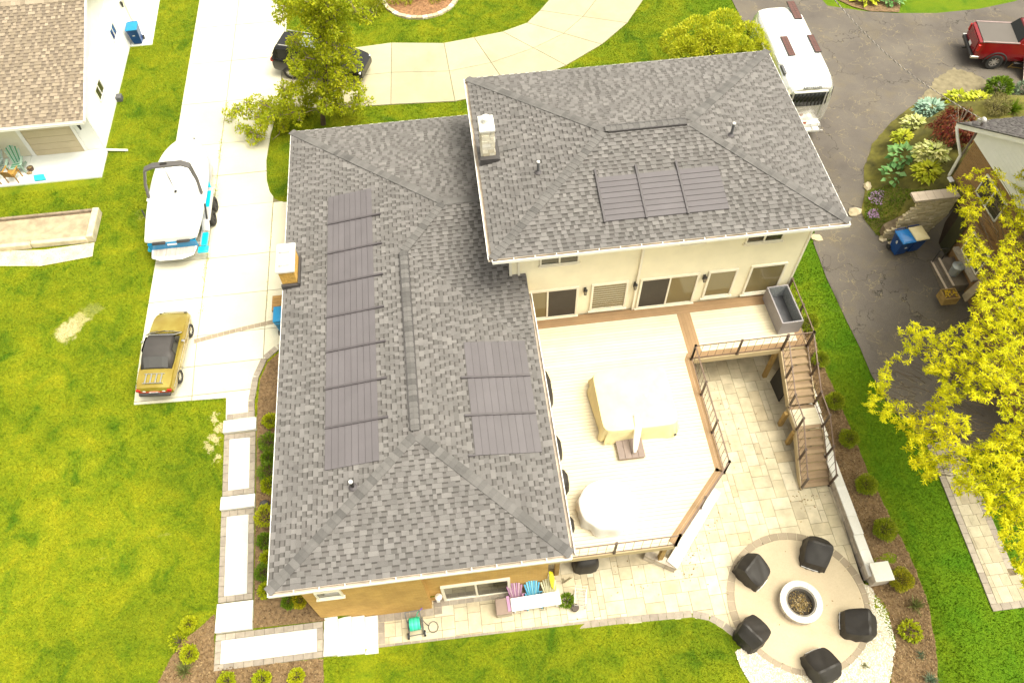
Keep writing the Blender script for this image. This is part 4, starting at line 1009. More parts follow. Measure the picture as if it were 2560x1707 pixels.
mb.bx(12.17, 12.21, 12.4, 13.45, -1.12, -.885); mb.bx(13.21, 13.25, 12.4, 13.45, -1.12, -.885); db(mb, 'landing_frame', M['fascia'])
# railing
rail = None
def railing(pts, posts=None, h=.95, bal=.29, slope_=False):
    """pts: rail base points; a post at each point, balusters between"""
    mb = MB(); r = None; low = MB()
    for i, (a, b) in enumerate(zip(pts[:-1], pts[1:])):
        a, b = Vector(a), Vector(b); e = (b-a).normalized()*.01; mb.bar(a+Vector((0, 0, h))-e, b+Vector((0, 0, h))+e, .04+.001*i, .03+.001*i); low.bar(a+Vector((0, 0, .09))-e, b+Vector((0, 0, .09))+e, .028+.001*i, .025+.001*i)
    r = db(mb, 'railing', M['bronze']); low.build('bottom_rail', M['bronze'], r)
    for i, p in enumerate(pts):
        if posts and i not in posts: continue
        p = Vector(p); m = MB(); m.bx(p.x-.034, p.x+.034, p.y-.034, p.y+.034, p.z-.05, p.z+h+.03); m.bx(p.x-.045, p.x+.045, p.y-.045, p.y+.045, p.z+h+.028, p.z+h+.043); m.bx(p.x-.055, p.x+.055, p.y-.055, p.y+.055, p.z, p.z+.02); m.build('post', M['post_bronze'], r)
    for a, b in zip(pts[:-1], pts[1:]):
        a, b = Vector(a), Vector(b); n = max(2, round((b-a).length/bal))
        for k in range(1, n):
            q = a+(b-a)*k/n; m = MB(); m.cyl(q+Vector((0, 0, .09)), q+Vector((0, 0, h)), .0085, 6); m.build('baluster', M['bronze'], r)
def between(a, b, n): a, b = Vector(a), Vector(b); return [a+(b-a)*i/n for i in range(n+1)]
z = DZ
railing(between((8.57, 15.44, z), (12.25, 15.45, z), 2)+[Vector((13.27, 15.46, z))])
railing(between((8.565, 15.44, z), (8.53, 10.56, z), 3))
railing(between((8.53, 10.56, z), (6.19, 8.17, z), 2))
railing(between((6.19, 8.17, z), (1.9, 8.17, z), 2))
railing(between((13.28, 15.46, z), (13.28, 18.1, z), 2))
hL = .92
railing([(12.25, 15.42, .28), (12.23, 14.4, -.30), (12.21, 13.44, -.83), (12.19, 12.42, -.83), (12.11, 11.4, -1.42), (12.04, 10.45, -1.97)], h=hL)
railing([(13.27, 15.42, .28), (13.25, 14.4, -.30), (13.24, 13.44, -.83), (13.22, 12.42, -.83), (13.19, 11.4, -1.42), (13.16, 10.45, -1.97)], h=hL)

# retaining wall and its square pillar along the patio
wall = thing('retaining_wall', 'low grey stone retaining wall with a white cap along the mulch bed', 'wall', (13.3, 12, -2))
M['wall_stone'] = pieces_mat('wall_blocks', [(.40, .34, .27), (.50, .44, .36), (.34, .29, .24), (.56, .51, .43)], var=.2, scale=5)
yb = 6.75; i = 0
while yb < 17.8:
    L = random.uniform(.45, .8); y1 = min(yb+L, 17.85); zt = max(-1.5, T(13.8, yb)+.12)
    for (za, zb_) in ((PZ-.1, PZ+.22), (PZ+.225, zt-.07)):
        if zb_ > za+.03: mb = MB(); mb.bx(13.2+random.uniform(-.012, .012), 13.5, yb+.004, y1-.004, za, zb_); mb.build('stone', M['wall_stone'], wall, world=True)
    mb = MB(); mb.bx(13.17, 13.53, yb+.003, y1-.003, zt-.065, zt); mb.build('cap_stone', M['block'], wall, world=True)
    yb = y1
mb = MB(); mb.bx(13.28, 13.86, 6.5, 7.1, -2.2, -1.32); mb.build('pillar', M['wall_stone'], wall, world=True)
mb = MB(); mb.bx(13.22, 13.92, 6.46, 7.14, -1.318, -1.24); mb.build('pillar_cap', M['concrete_white'], wall, world=True, bevel=.015)
seat = thing('seat_wall', 'pale stone seat wall under the slanted corner of the deck', 'wall', (7, 9, -2))
top = [(8.82, 10.5), (6.46, 7.86), (6.2, 8.02), (5.42, 8.5), (5.7, 8.8), (6.15, 8.55), (8.5, 10.9)]
for a, b, c, d in (((8.8, 10.5), (7.62, 9.18), (7.32, 9.46), (8.5, 10.85)), ((7.62, 9.18), (6.46, 7.86), (6.16, 8.2), (7.32, 9.46))):
    mb = MB(); mb.prism(shrink([a, b, c, d], .004), -1.58, -1.5); mb.build('cap_stone', M['concrete_white'], seat, world=True)
mb = MB(); mb.prism([(8.8, 10.52), (6.5, 7.95), (6.25, 8.25), (8.52, 10.8)], PZ, -1.582); mb.build('stone_base', M['wall_stone'], seat, world=True)
for k in range(3):
    a = Vector((6.42, 7.88))+Vector((-1.02, .62))*k/3; b = Vector((6.42, 7.88))+Vector((-1.02, .62))*(k+1)/3; n = Vector((.52, .85))*.28
    for (z0, z1, o) in ((PZ, -1.78, 0), (-1.775, -1.57, .02)):
        mb = MB(); mb.prism(shrink([a+n*o, b+n*o, b+n, a+n], .005), z0, z1); mb.build('stone', M['wall_stone'], seat, world=True)
# ------------------------------------------------------------------ vehicles
M['tyre'] = mat('tyre_rubber', (.028, .027, .026), .8, var=.15)
M['chrome'] = mat('bright_metal', (.75, .74, .72), .22, metal=1.0, var=0)
M['alloy'] = mat('alloy_rim', (.62, .60, .58), .35, metal=.7, var=.03)
M['car_glass'] = glass_mat('car_glass', (.010, .011, .010), .16); M['car_glass'].node_tree.nodes['Principled BSDF'].inputs['Specular IOR Level'].default_value = .35
M['black_trim'] = mat('black_trim', (.03, .028, .028), .5, var=.1)
M['plate'] = mat('number_plate', (.8, .8, .8), .5, var=.02)
M['red_lens'] = mat('red_lens', (.45, .015, .012), .2, var=0)
def ring_body(st, n_side=5):
    """cross-section at x: (x, half width, z low, z belt, z top, crown)"""
    rings = []
    for x, hw, zl, zb, zt, cr in st:
        h = [(hw*.90, zl), (hw*.985, zl+(zb-zl)*.22), (hw, zl+(zb-zl)*.6), (hw*.965, zb), (hw*.90, zt-.012), (hw*.6, zt+cr*.65), (hw*.25, zt+cr)]
        rings.append([(x, y, z) for y, z in h]+[(x, -y, z) for y, z in reversed(h)])
    return rings
def wheel(parent, x, y, r, w_, side, rim='alloy', spokes=7, tyre_w=None):
    """tyre is the wheel part's own mesh; rim and spokes are its pieces; side = +1 or -1 (outer face)"""
    mb = MB(); prof = [(r*.62, -w_/2), (r*.93, -w_/2), (r, -w_*.32), (r, w_*.32), (r*.93, w_/2), (r*.62, w_/2), (r*.60, w_*.2), (r*.60, -w_*.2), (r*.62, -w_/2)]
    R = Matrix.Rotation(rad(90), 3, 'X')
    n = 24; rings = [[R @ Vector((a*math.cos(2*PI*k/n), a*math.sin(2*PI*k/n), z)) for k in range(n)] for a, z in prof]
    mb.loft(rings, True, False); o = mb.build('wheel', M['tyre'], parent, smooth=40, loc=(x, y, r))
    m = MB(); zf = side*w_*.30
    ring = lambda a, d: [Vector((a*math.cos(2*PI*k/n), side*0+d, a*math.sin(2*PI*k/n))) for k in range(n)]
    m.loft([ring(r*.63, zf+side*.01), ring(r*.57, zf+side*.015), ring(r*.55, zf-side*.03)], True, False)
    m.add(ring(r*.56, zf-side*.03), [tuple(range(n))], 1)
    for k in range(spokes):
        a = 2*PI*k/spokes; c, s = math.cos(a), math.sin(a)
        m.bar((0, zf, 0), (c*r*.57, zf+side*.005, s*r*.57), r*.15, .02, 0, up=(0, 1, 0))
    m.lathe([(.001, 0), (.05, 0)], (0, 0, 0), 3) if False else None
    m.box((0, zf+side*.012, 0), (r*.26, .02, r*.26)); m.build('rim', [M[rim], M['black_trim']], o, smooth=35); return o
def body_panel(mb, rings, a, b, i0, i1, off, mi=0):
    """strip of the body surface between ring a and b, points i0..i1, lifted by off outward (for glass and trim)"""
    n = len(rings[0])
    c = [Vector(rings[k][i]) for k in range(a, b+1) for i in range(i0, i1+1)]
    cent = Vector((0, 0, .8)); w_ = i1-i0+1
    vs = [v+Vector((0, v.y, v.z-cent.z)).normalized()*off for v in c]
    fs = []
    for k in range(b-a):
        for i in range(i1-i0): p = k*w_+i; fs.append((p, p+1, p+w_+1, p+w_))
    mb.add(vs, fs, mi)

# --- classic sports car: orange gold, black soft top; local x forward
car = thing('sports_car', 'gold-orange classic roadster with a black soft top parked on the lawn edge', 'car', (-12.22, 18.4, T(-12.2, 18.4)+.05), rad(85))
M['gold'] = None
m, t, b = nodes('gold_orange_paint'); b.inputs['Roughness'].default_value = .22; b.inputs['Coat Weight'].default_value = 1.0; b.inputs['Metallic'].default_value = .3
t.links.new(ramp(t, noise(t, 1.6, 3), [(.3, (.27, .185, .016)), (.7, (.36, .29, .05))]), b.inputs['Base Color']); M['gold'] = m
M['rust_red'] = paint('rust_red_paint', (.38, .05, .008), .35)
S = [(-1.86, .62, .36, .60, .66, .0), (-1.80, .70, .30, .66, .74, .02), (-1.55, .735, .24, .70, .80, .03), (-1.15, .745, .22, .72, .83, .03), (-.7, .745, .20, .74, .835, .02), (.2, .745, .20, .74, .83, .02), (.75, .745, .20, .72, .83, .035), (1.2, .74, .22, .69, .79, .04), (1.55, .72, .24, .62, .73, .04), (1.80, .66, .30, .54, .63, .03), (1.90, .56, .36, .48, .54, .01)]
rg = ring_body(S); mb = MB(); mb.loft(rg); o = mb.build('body', M['gold'], car, smooth=38)
# dark pocket under the soft top, bonnet line and swage
mb = MB()
rt_ = []
for x, hw, z0, z1 in ((-1.02, .58, .84, .86), (-.60, .61, .84, 1.14), (-.38, .60, .84, 1.22), (.05, .585, .84, 1.25), (.32, .565, .84, 1.20)):
    pts = [(hw+.03, z0), (hw*.99, z0+(z1-z0)*.6), (hw*.86, z1-.02), (hw*.45, z1+.015), (-hw*.45, z1+.015), (-hw*.86, z1-.02), (-hw*.99, z0+(z1-z0)*.6), (-hw-.03, z0)]
    rt_.append([(x, y, z) for y, z in pts])
M['vinyl'] = mat('black_vinyl', (.045, .04, .038), .65, var=.1, bmp=.1)
mb.loft(rt_, False, False); mb.f = [f for f in mb.f]; mb.m = [0]*len(mb.f)
soft = mb.build('soft_top', M['vinyl'], car, smooth=40, solid=.02)
mb = MB()
for i0, i1 in ((0, 1), (1, 2)):       # rear window, clear plastic between the two hindmost bows
    a, b_ = rt_[0], rt_[1]
    pass
def lerp3(p, q, s): return tuple(p[k]+(q[k]-p[k])*s for k in range(3))
qs = []
for k in range(2, 6): qs.append(lerp3(rt_[0][k], rt_[1][k], .10))
qe = []
for k in range(2, 6): qe.append(lerp3(rt_[0][k], rt_[1][k], .95))
mb.loft([[(x-.012, y*.93, z+.016) for x, y, z in qs], [(x-.012, y*.93, z+.016) for x, y, z in qe]], False, False); mb.build('rear_window', glass_mat('clear_vinyl', (.06, .058, .055), .12), soft)
mb = MB()
for s in (1, -1):
    mb.add([(-.38, s*.632, .86), (.50, s*.625, .86), (.30, s*.59, 1.15), (-.35, s*.605, 1.17)], [(0, 1, 2, 3) if s < 0 else (3, 2, 1, 0)])
mb.add([(.33, .56, 1.19), (.33, -.56, 1.19), (.66, -.64, .86), (.66, .64, .86)], [(0, 3, 2, 1)]); mb.build('window_glass', M['car_glass'], car, solid=.008)
mb = MB(); mb.tube([(.68, .65, .85), (.34, .57, 1.2), (.33, 0, 1.235), (.34, -.57, 1.2), (.68, -.65, .85)], .018, 6); mb.tube([(.68, .65, .86), (.74, 0, .89), (.68, -.65, .86)], .016, 6)
mb.build('windscreen_frame', M['chrome'], car, smooth=40)
mb = MB()
for y in (-.35, 0, .3): mb.bar((.76, y, .895), (.62, y+.28, 1.0), .012, .012)
mb.build('wiper', M['black_trim'], car)
mb = MB()          # boot rack: two cross bars and four slats
for x in (-1.24, -1.66): mb.tube([(x, -.40, .86), (x, .40, .86)], .018, 6)
for y in (-.30, -.10, .10, .30): mb.bar((-1.24, y, .885), (-1.66, y, .875), .05, .012)
for x in (-1.24, -1.66):
    for y in (-.38, .38): mb.cyl((x, y, .80), (x, y, .86), .012, 6)
mb.build('luggage_rack', M['chrome'], car, smooth=40)
mb = MB(); mb.loft([[(-1.80, y, z) for y, z in ((.62, .40), (.64, .52), (-.64, .52), (-.62, .40))], [(-2.0, y*.97, z) for y, z in ((.62, .40), (.62, .50), (-.62, .50), (-.62, .40))]]); mb.build('rear_bumper', M['black_trim'], car, bevel=.03)
mb = MB(); mb.loft([[(1.80, y, z) for y, z in ((.60, .40), (.60, .52), (-.60, .52), (-.60, .40))], [(1.98, y*.8, z) for y, z in ((.60, .40), (.60, .50), (-.60, .50), (-.60, .40))]]); mb.build('front_bumper', M['black_trim'], car, bevel=.03)
mb = MB(); mb.add([(-1.89, -.62, .50), (-1.89, .62, .50), (-1.80, .66, .715), (-1.80, -.66, .715)], [(3, 2, 1, 0)]); mb.build('rear_panel', M['rust_red'], car, solid=.01)
mb = MB(); mb.box((-1.905, 0, .55), (.012, .36, .13), Matrix.Rotation(rad(-25), 3, 'Y')); mb.build('number_plate', M['plate'], car)
for s in (1, -1):
    mb = MB(); mb.box((-1.86, s*.60, .62), (.06, .17, .12)); mb.build('tail_lamp', M['red_lens'], car, bevel=.02)
    mb = MB(); mb.bx(-1.885, -1.87, s*.38-.05, s*.38+.05, .56, .61); mb.build('reverse_lamp', M['plate'], car)
    mb = MB(); mb.lathe([(.0, .0), (.085, .0), (.09, .02)], (0, 0, 0), 12); o = mb.build('headlight', M['car_glass'], car, loc=(1.80, s*.50, .58), rot=(0, rad(70), 0))
    mb = MB(); mb.box((.25, s*.80, .87), (.10, .12, .07)); mb.bar((.25, s*.70, .84), (.25, s*.80, .86), .02, .02); mb.build('door_mirror', M['chrome'], car, bevel=.01)
    for x in (-1.05, 1.16): wheel(car, x, s*.66, .285, .17, s, 'chrome', 10)
mb = MB()
for s in (1, -1): mb.bar((-1.7, s*.752, .60), (1.6, s*.748, .60), .012, .02); mb.bar((.35, s*.752, .66), (.45, s*.752, .66), .02, .02)
mb.build('side_trim', M['chrome'], car)

# --- wake boat under a white cover, on its trailer; local y forward
tr = thing('boat_trailer', 'teal and grey tandem boat trailer under the covered boat', 'trailer', (-12.35, 26.6, T(-12.3, 26.6)+.05), 0)
M['teal'] = paint('teal_gelcoat', (.006, .42, .58), .25); M['deep_teal'] = paint('deep_teal_gelcoat', (.004, .20, .42), .25)
M['silver'] = mat('silver_metal', (.52, .50, .48), .4, metal=.3, var=.06)
mb = MB()
for s in (1, -1): mb.bar((s*1.02, -2.7, .42), (s*1.0, 2.2, .42), .12, .16); mb.bar((s*1.0, 2.2, .42), (0, 4.3, .42), .12, .16)
for y in (-2.5, -.6, 1.2): mb.bar((-1, y, .40), (1, y, .40), .1, .1)
mb.build('frame', M['silver'], tr)
for s in (1, -1):
    mb = MB(); mb.bx(s*1.02-.0, s*1.40, -1.55, .45, .74, .80); mb.add([(s*1.02, .45, .80), (s*1.36, .45, .80), (s*1.36, .85, .55), (s*1.02, .85, .55)], [(0, 1, 2, 3)]); mb.add([(s*1.02, -1.55, .80), (s*1.36, -1.55, .80), (s*1.36, -1.95, .55), (s*1.02, -1.95, .55)], [(3, 2, 1, 0)])
    f_ = mb.build('fender', M['silver'], tr, bevel=.03, solid=.02)
    mb = MB(); mb.bx(s*1.08-.0, s*1.30, -.75, .25, .803, .815); mb.build('fender_pad', M['teal'], f_)
    mb = MB(); mb.bx(s*1.02, s*1.28, -2.75, -2.0, .40, .52); mb.build('side_step', M['teal'], tr, bevel=.02)
    mb = MB(); mb.add([(s*1.04, .5, .82), (s*1.26, .5, .78), (s*1.08, 1.05, .8)], [(0, 1, 2)]); mb.build('splash_guard', M['teal'], tr, solid=.02)
    if s > 0: mb = MB(); mb.bx(.93, 1.40, -3.22, -2.86, .50, .60); mb.build('rear_pad', M['teal'], tr, bevel=.05)
    for y in (-1.0, -.15):
        h = thing  # wheels turn about x here, so build them turned
        o = wheel(tr, 0, 0, .34, .24, -1 if s > 0 else 1, 'black_trim', 5); o.location = (s*1.28, y, .34); o.rotation_euler = (0, 0, rad(90))
    mb = MB(); mb.bar((s*1.22, -1.6, .5), (s*1.36, -1.2, 1.45), .06, .06); mb.build('guide_post', M['black'], tr)
boat = thing('boat', 'covered wakeboard boat with a grey tower, white cover pulled tight over it', 'boat', (-12.4, 26.75, T(-12.3, 26.6)+.05), 0)
rings = []; ST = [(-2.95, 1.02, .62), (-2.4, 1.12, .60), (-1.2, 1.20, .58), (0, 1.22, .58), (1.2, 1.18, .60), (2.2, .98, .70), (2.9, .66, .85), (3.25, .30, 1.0)]
for y, hw, zk in ST: rings.append([(hw, y, 1.22), (hw*1.0, y, 1.02), (hw*.9, y, .80), (hw*.45, y, zk), (0, y, zk-.1), (-hw*.45, y, zk), (-hw*.9, y, .80), (-hw, y, 1.02), (-hw, y, 1.22)])
mb = MB(); mb.loft(rings, False, False); mb.add(rings[0], [tuple(range(9))]); mb.build('hull', M['deep_teal'], boat, smooth=40)
M['cover'] = mat('white_boat_cover', (.80, .80, .76), .75, var=.04, scale=1.5, bmp=.25, bscale=3)
rings = []
for y, hw, zc in ((-2.99, 1.08, 1.30), (-2.2, 1.17, 1.40), (-1.2, 1.25, 1.50), (-.2, 1.27, 1.62), (.5, 1.27, 1.70), (1.3, 1.22, 1.66), (2.1, 1.08, 1.52), (2.7, .84, 1.40), (3.1, .52, 1.30), (3.35, .14, 1.22)):
    rings.append([(hw, y, 1.02), (hw*1.005, y, 1.22), (hw*.95, y, 1.27), (hw*.6, y, 1.27+(zc-1.27)*.7), (hw*.2, y, zc), (-hw*.2, y, zc), (-hw*.6, y, 1.27+(zc-1.27)*.7), (-hw*.95, y, 1.27), (-hw*1.005, y, 1.22), (-hw, y, 1.02)])
mb = MB(); mb.loft(rings, False, False); mb.add(rings[0], [tuple(range(10))]); cov = mb.build('cover', M['cover'], boat, subsurf=2, smooth=60)
M['tower'] = mat('tower_grey', (.09, .083, .08), .45, var=.05)
TZ = 2.55
mb = MB()
top = [(-1.16, -.55, 1.25), (-1.13, -.25, 1.9), (-.98, .08, 2.45), (-.62, .14, 2.56), (.62, .14, 2.56), (.95, .06, 2.45), (1.12, -.25, 1.9), (1.18, -.62, 1.25)]
for a, b_ in zip(top[:-1], top[1:]):
    pass
def ribbon(mb, pts, w0, th):
    rs = []
    for i, p in enumerate(pts):
        p = Vector(p); d = (Vector(pts[min(i+1, len(pts)-1)])-Vector(pts[max(0, i-1)])).normalized(); n = d.cross(Vector((0, 1, 0)))
        n = n.normalized(); q = Vector((0, 1, 0)); w1 = w0*(1.25 if 1 < i < len(pts)-2 else .8)
        rs.append([p+q*w1/2+n*th/2, p+q*w1/2-n*th/2, p-q*w1/2-n*th/2, p-q*w1/2+n*th/2])
    mb.loft(rs)
ribbon(mb, top, .24, .10); tow = mb.build('tower', M['tower'], boat, bevel=.02, smooth=35)
mb = MB(); mb.box((-.12, .14, 2.63), (.28, .12, .06)); mb.bar((-.16, .05, 2.6), (.14, -.62, 1.72), .02, .02); mb.bar((-.1, .05, 2.6), (.14, -.62, 1.72), .02, .02); mb.box((.16, -.66, 1.70), (.1, .14, .03)); mb.build('cover_prop_strap', M['black'], boat)
for s in (1, -1): mb = MB(); mb.box((s*1.16, -.6, 1.3), (.18, .22, .1)); mb.build('tower_foot', M['white'], boat, bevel=.03)
M['pad'] = pieces_mat('platform_slats', [(.34, .31, .28), (.44, .41, .37), (.38, .35, .32)], var=.1)
mb = MB(); mb.prism([(-.98, -3.0), (.98, -3.0), (.86, -3.5), (.40, -3.68), (-.55, -3.66), (-.92, -3.48)], .60, .66); plat = mb.build('swim_platform', M['plate'], boat, bevel=.02)
for k in range(30):
    x = -.88+k*.059; lo = -3.54+.10*abs(x)*1.2 if abs(x) < .6 else -3.54+.18*(abs(x)-.3)
    mb = MB(); mb.bx(x, x+.05, lo+.03, -3.03, .66, .675); mb.build('platform_slat', M['pad'], plat)
mb = MB(); mb.bx(-1.02, 1.02, -3.04, -2.97, .62, 1.02); mb.build('transom', M['deep_teal'], boat)
for x in (-.52, .52): mb = MB(); mb.bx(x-.28, x+.28, -3.10, -2.98, 1.00, 1.10); mb.build('transom_cushion', M['black_trim'], boat, bevel=.03)
mb = MB(); mb.bx(-.2, .2, -3.056, -3.041, .88, .96); mb.build('hull_badge', M['plate'], boat)

# --- silver travel trailer; local y = forward (away from the lens)
rv = thing('travel_trailer', 'long rounded silver-white travel trailer with roof solar panels on the asphalt', 'caravan', (17.03, 30.95, .04), rad(-2))
m, t, b = nodes('polished_shell'); b.inputs['Roughness'].default_value = .22; b.inputs['Metallic'].default_value = .75; b.inputs['Base Color'].default_value = (.86, .86, .82, 1); M['shell'] = m
M['roof_white'] = mat('white_roof_coat', (.80, .80, .77), .5, var=.03)
RH = 2.93
def rvring(y, hw, zt, k=.5):
    h = [(hw*.80, .48), (hw*.97, .62), (hw, 1.0), (hw, 1.7), (hw*.985, 2.05*zt/RH), (hw*.93, zt-.30), (hw*.80, zt-.12), (hw*.58, zt-.03), (hw*.25, zt)]
    return [(x, y, z) for x, z in h]+[(-x, y, z) for x, z in reversed(h)]
RVS = [(-3.24, 1.0, 2.46), (-3.20, 1.12, 2.62), (-3.02, 1.22, 2.78), (-2.6, 1.28, 2.89), (-2.0, 1.29, RH), (0, 1.29, RH), (2.0, 1.29, RH), (2.6, 1.20, 2.82), (2.95, 1.08, 2.68), (3.15, .90, 2.45), (3.22, .66, 2.2)]
rr = [rvring(*s) for s in RVS]
mb = MB(); mb.loft(rr); mb.build('shell', M['shell'], rv, smooth=60)
mb = MB()
n = len(rr[0]); rows = [[Vector(rr[k][i])+Vector((0, 0, .008)) for i in range(6, 12)] for k in range(2, 9)]
for k in range(len(rows)-1):
    mb.add(rows[k]+rows[k+1], [(i, i+1, i+7, i+6) for i in range(5)])
mb.build('roof_skin', M['roof_white'], rv, smooth=60)
def wrap(y_off, z0, z1, xa, xb, nseg, matl, name, out_=.02):
    """band round the rear end between angles"""
    mb = MB(); rows = []
    for k in range(nseg+1):
        a = xa+(xb-xa)*k/nseg; x = 1.29*math.sin(a); 
        yb = -3.30+ (1-abs(math.cos(a)))**1.6*.62
        tap = (z1-1.0)*.06
        rows.append([(x*(1+out_*.5), yb-out_, z0), (x*(1+out_*.5)*.97, yb-out_+.015, z1)])
    for k in range(nseg): mb.add(rows[k]+rows[k+1], [(0, 1, 3, 2)])
    return mb.build(name, matl, rv, solid=.015, smooth=40)
wrap(0, 1.70, 2.40, -.62, .62, 8, M['car_glass'], 'rear_window'); wrap(0, 1.70, 2.36, .72, 1.42, 6, M['car_glass'], 'rear_window'); wrap(0, 1.70, 2.36, -1.42, -.72, 6, M['car_glass'], 'rear_window')
for s in (1, -1): mb = MB(); mb.bar((s*.80, -3.30, 1.0), (s*.78, -3.27, 2.42), .06, .03); mb.build('window_strap', M['silver'], rv)
mb = MB(); mb.bx(-.78, .82, -3.30, -3.22, 2.42, 2.50); mb.build('rear_awning_rail', M['roof_white'], rv, bevel=.02)
for (y0, y1) in ((1.9, 2.75), (-1.95, -1.25), (-2.75, -2.05)): mb = MB(); mb.add([(-1.262, y0, 1.25), (-1.262, y1, 1.25), (-1.235, y1, 2.1), (-1.235, y0, 2.1)], [(0, 1, 2, 3)]); mb.build('side_window', M['car_glass'], rv, solid=.012)
mb = MB(); mb.add([(-1.268, .6, .6), (-1.268, 1.25, .6), (-1.24, 1.25, 2.1), (-1.24, .6, 2.1)], [(0, 1, 2, 3)]); mb.build('entry_door', M['shell'], rv, solid=.012)
M['pv'] = mat('solar_cells', (.12, .055, .045), .25, var=.15, scale=8)
def rvp(px, py): 
    p = P(px, py, 2.92); v = Matrix.Rotation(rad(2), 3, 'Z') @ (p-Vector((17.03, 30.95, 0))); return v.x, v.y
for quad in (((1805, 8), (1822, 6), (1848, 46), (1833, 47)), ((1797, 88), (1810, 86), (1828, 130), (1814, 133)), ((1857, 84), (1870, 83), (1888, 122), (1876, 124))):
    q = [rvp(*p) for p in quad]; x0 = (q[0][0]+q[3][0])/2; x1 = (q[1][0]+q[2][0])/2; y1 = (q[0][1]+q[1][1])/2; y0 = (q[2][1]+q[3][1])/2
    x0, x1 = x0-.09, x1-.05
    mb = MB(); mb.bx(x0, x1, y0, y1, 2.92, 2.97); pan = mb.build('solar_panel', M['black_trim'], rv)
    nx_, ny_ = 2, 9
    for i in range(nx_):
        for j in range(ny_):
            mb = MB(); w_, h_ = (x1-x0-.03)/nx_, (y1-y0-.03)/ny_; mb.bx(x0+.015+i*w_+.008, x0+.015+(i+1)*w_-.008, y0+.015+j*h_+.008, y0+.015+(j+1)*h_-.008, 2.97, 2.976); mb.build('solar_cell', M['pv'], pan)
x, y = rvp(1853, 132); mb = MB(); mb.bx(x-.3, x+.3, y-.25, y+.25, 2.92, 3.0); mb.build('roof_hatch', M['roof_white'], rv, bevel=.04)
x, y = rvp(1864, 148); mb = MB(); mb.bx(x-.2, x+.2, y-.13, y+.13, 2.92, 2.98); h_ = mb.build('roof_vent', M['roof_white'], rv, bevel=.02); mb = MB(); mb.bx(x-.16, x+.16, y-.09, y+.09, 2.98, 2.986); mb.build('vent_lid', M['silver'], h_)
mb = MB(); mb.bx(-1.12, -.98, -2.35, -1.7, 2.74, 2.90); mb.build('fridge_vent', M['pipe'], rv, bevel=.03)
mb = MB(); mb.bx(-1.16, -1.0, -1.55, -.9, 2.76, 2.90); mb.build('roof_rail', M['roof_white'], rv, bevel=.03)
for s in (1, -1): mb = MB(); mb.tube([(s*1.2, -2.9, 2.2), (s*1.25, -1.5, 2.42), (s*1.26, 0, 2.42), (s*1.26, 2.3, 2.42)], .05, 8); mb.build('awning_tube', M['roof_white'], rv, smooth=40)
mb = MB(); mb.bx(-.85, .9, -3.75, -3.3, .42, .50); mb.bx(-1.0, 1.0, -3.35, -3.1, .40, .60); mb.build('rear_bumper', M['roof_white'], rv, bevel=.03)
mb = MB()
for y in (-3.45, -3.78): mb.tube([(-.85, y, .55), (-.75, y, .98), (.75, y, .98), (.85, y, .55)], .022, 6)
for y in (-3.45, -3.78): mb.tube([(-.95, y, .56), (1.0, y, .56)], .028, 6)
for x in (-.6, .55): mb.tube([(x, -3.2, .55), (x, -3.8, .55)], .025, 6)
mb.build('bike_rack', M['silver'], rv, smooth=40)
for s in (1, -1): mb = MB(); mb.bx(s*.95-.12, s*.95+.12, -3.22, -3.14, .92, 1.02); mb.build('tail_lamp', M['red_lens'], rv, bevel=.02)
mb = MB(); mb.bx(-.2, .22, -3.48, -3.46, .70, .86); mb.build('rack_plate', mat('rust_plate', (.42, .12, .07), .6), rv)
for s in (1, -1):
    for y in (-.5, .45):
        o = wheel(rv, 0, 0, .35, .22, -s, 'alloy', 6); o.location = (s*1.1, y, .35); o.rotation_euler = (0, 0, rad(90))
mb = MB(); mb.bar((-.7, 3.1, .45), (0, 4.2, .45), .08, .1); mb.bar((.7, 3.1, .45), (0, 4.2, .45), .08, .1); mb.build('drawbar', M['black'], rv)
def lettering(text, size, parent, loc, rot, matl, name='lettering', ext=.004):
    c = bpy.data.curves.new(name, 'FONT'); c.body = text; c.size = size; c.extrude = ext; c.align_x = 'CENTER'; c.align_y = 'CENTER'
    o = bpy.data.objects.new('tmp', c); COL.objects.link(o); dg = bpy.context.evaluated_depsgraph_get(); me = bpy.data.meshes.new_from_object(o.evaluated_get(dg)); bpy.data.objects.remove(o)
    me.materials.clear(); me.materials.append(matl); return link(name, me, parent, loc, rot)
lettering('AIRSTREAM', .17, rv, (.05, -3.205, 2.63), (rad(50), 0, 0), M['black_trim'])

# --- red pickup, local x forward
pk = thing('pickup_truck', 'red crew-cab pickup with a grey roll cover over its bed', 'pickup', (27.45+2.95*math.cos(rad(-13)), 32.2+2.95*math.sin(rad(-13)), .04), rad(-13))
M['red'] = paint('red_paint', (.21, .003, .008), .22, .6); S = []
for x, hw, zl, zb, zt, cr in ((-2.86, .90, .55, 1.05, 1.42, 0), (-2.78, .97, .50, 1.05, 1.45, 0), (-2.4, .99, .48, 1.05, 1.46, 0), (-1.0, .99, .46, 1.05, 1.46, 0), (-.9, .99, .45, 1.05, 1.46, 0), (.9, .99, .45, 1.05, 1.40, 0), (1.3, .99, .45, 1.02, 1.33, .03), (2.3, .98, .5, 1.0, 1.28, .04), (2.8, .94, .52, .95, 1.22, .03), (2.92, .86, .58, .9, 1.12, 0)): S.append((x, hw, zl, zb, zt, cr))
mb = MB(); mb.loft(ring_body(S)); mb.build('body', M['red'], pk, smooth=38)
mb = MB(); mb.bx(-2.72, -.98, -.80, .80, 1.452, 1.492); bc = mb.build('bed_cover', mat('grey_cover', (.105, .092, .082), .7, var=.06, scale=1), pk, bevel=.012)
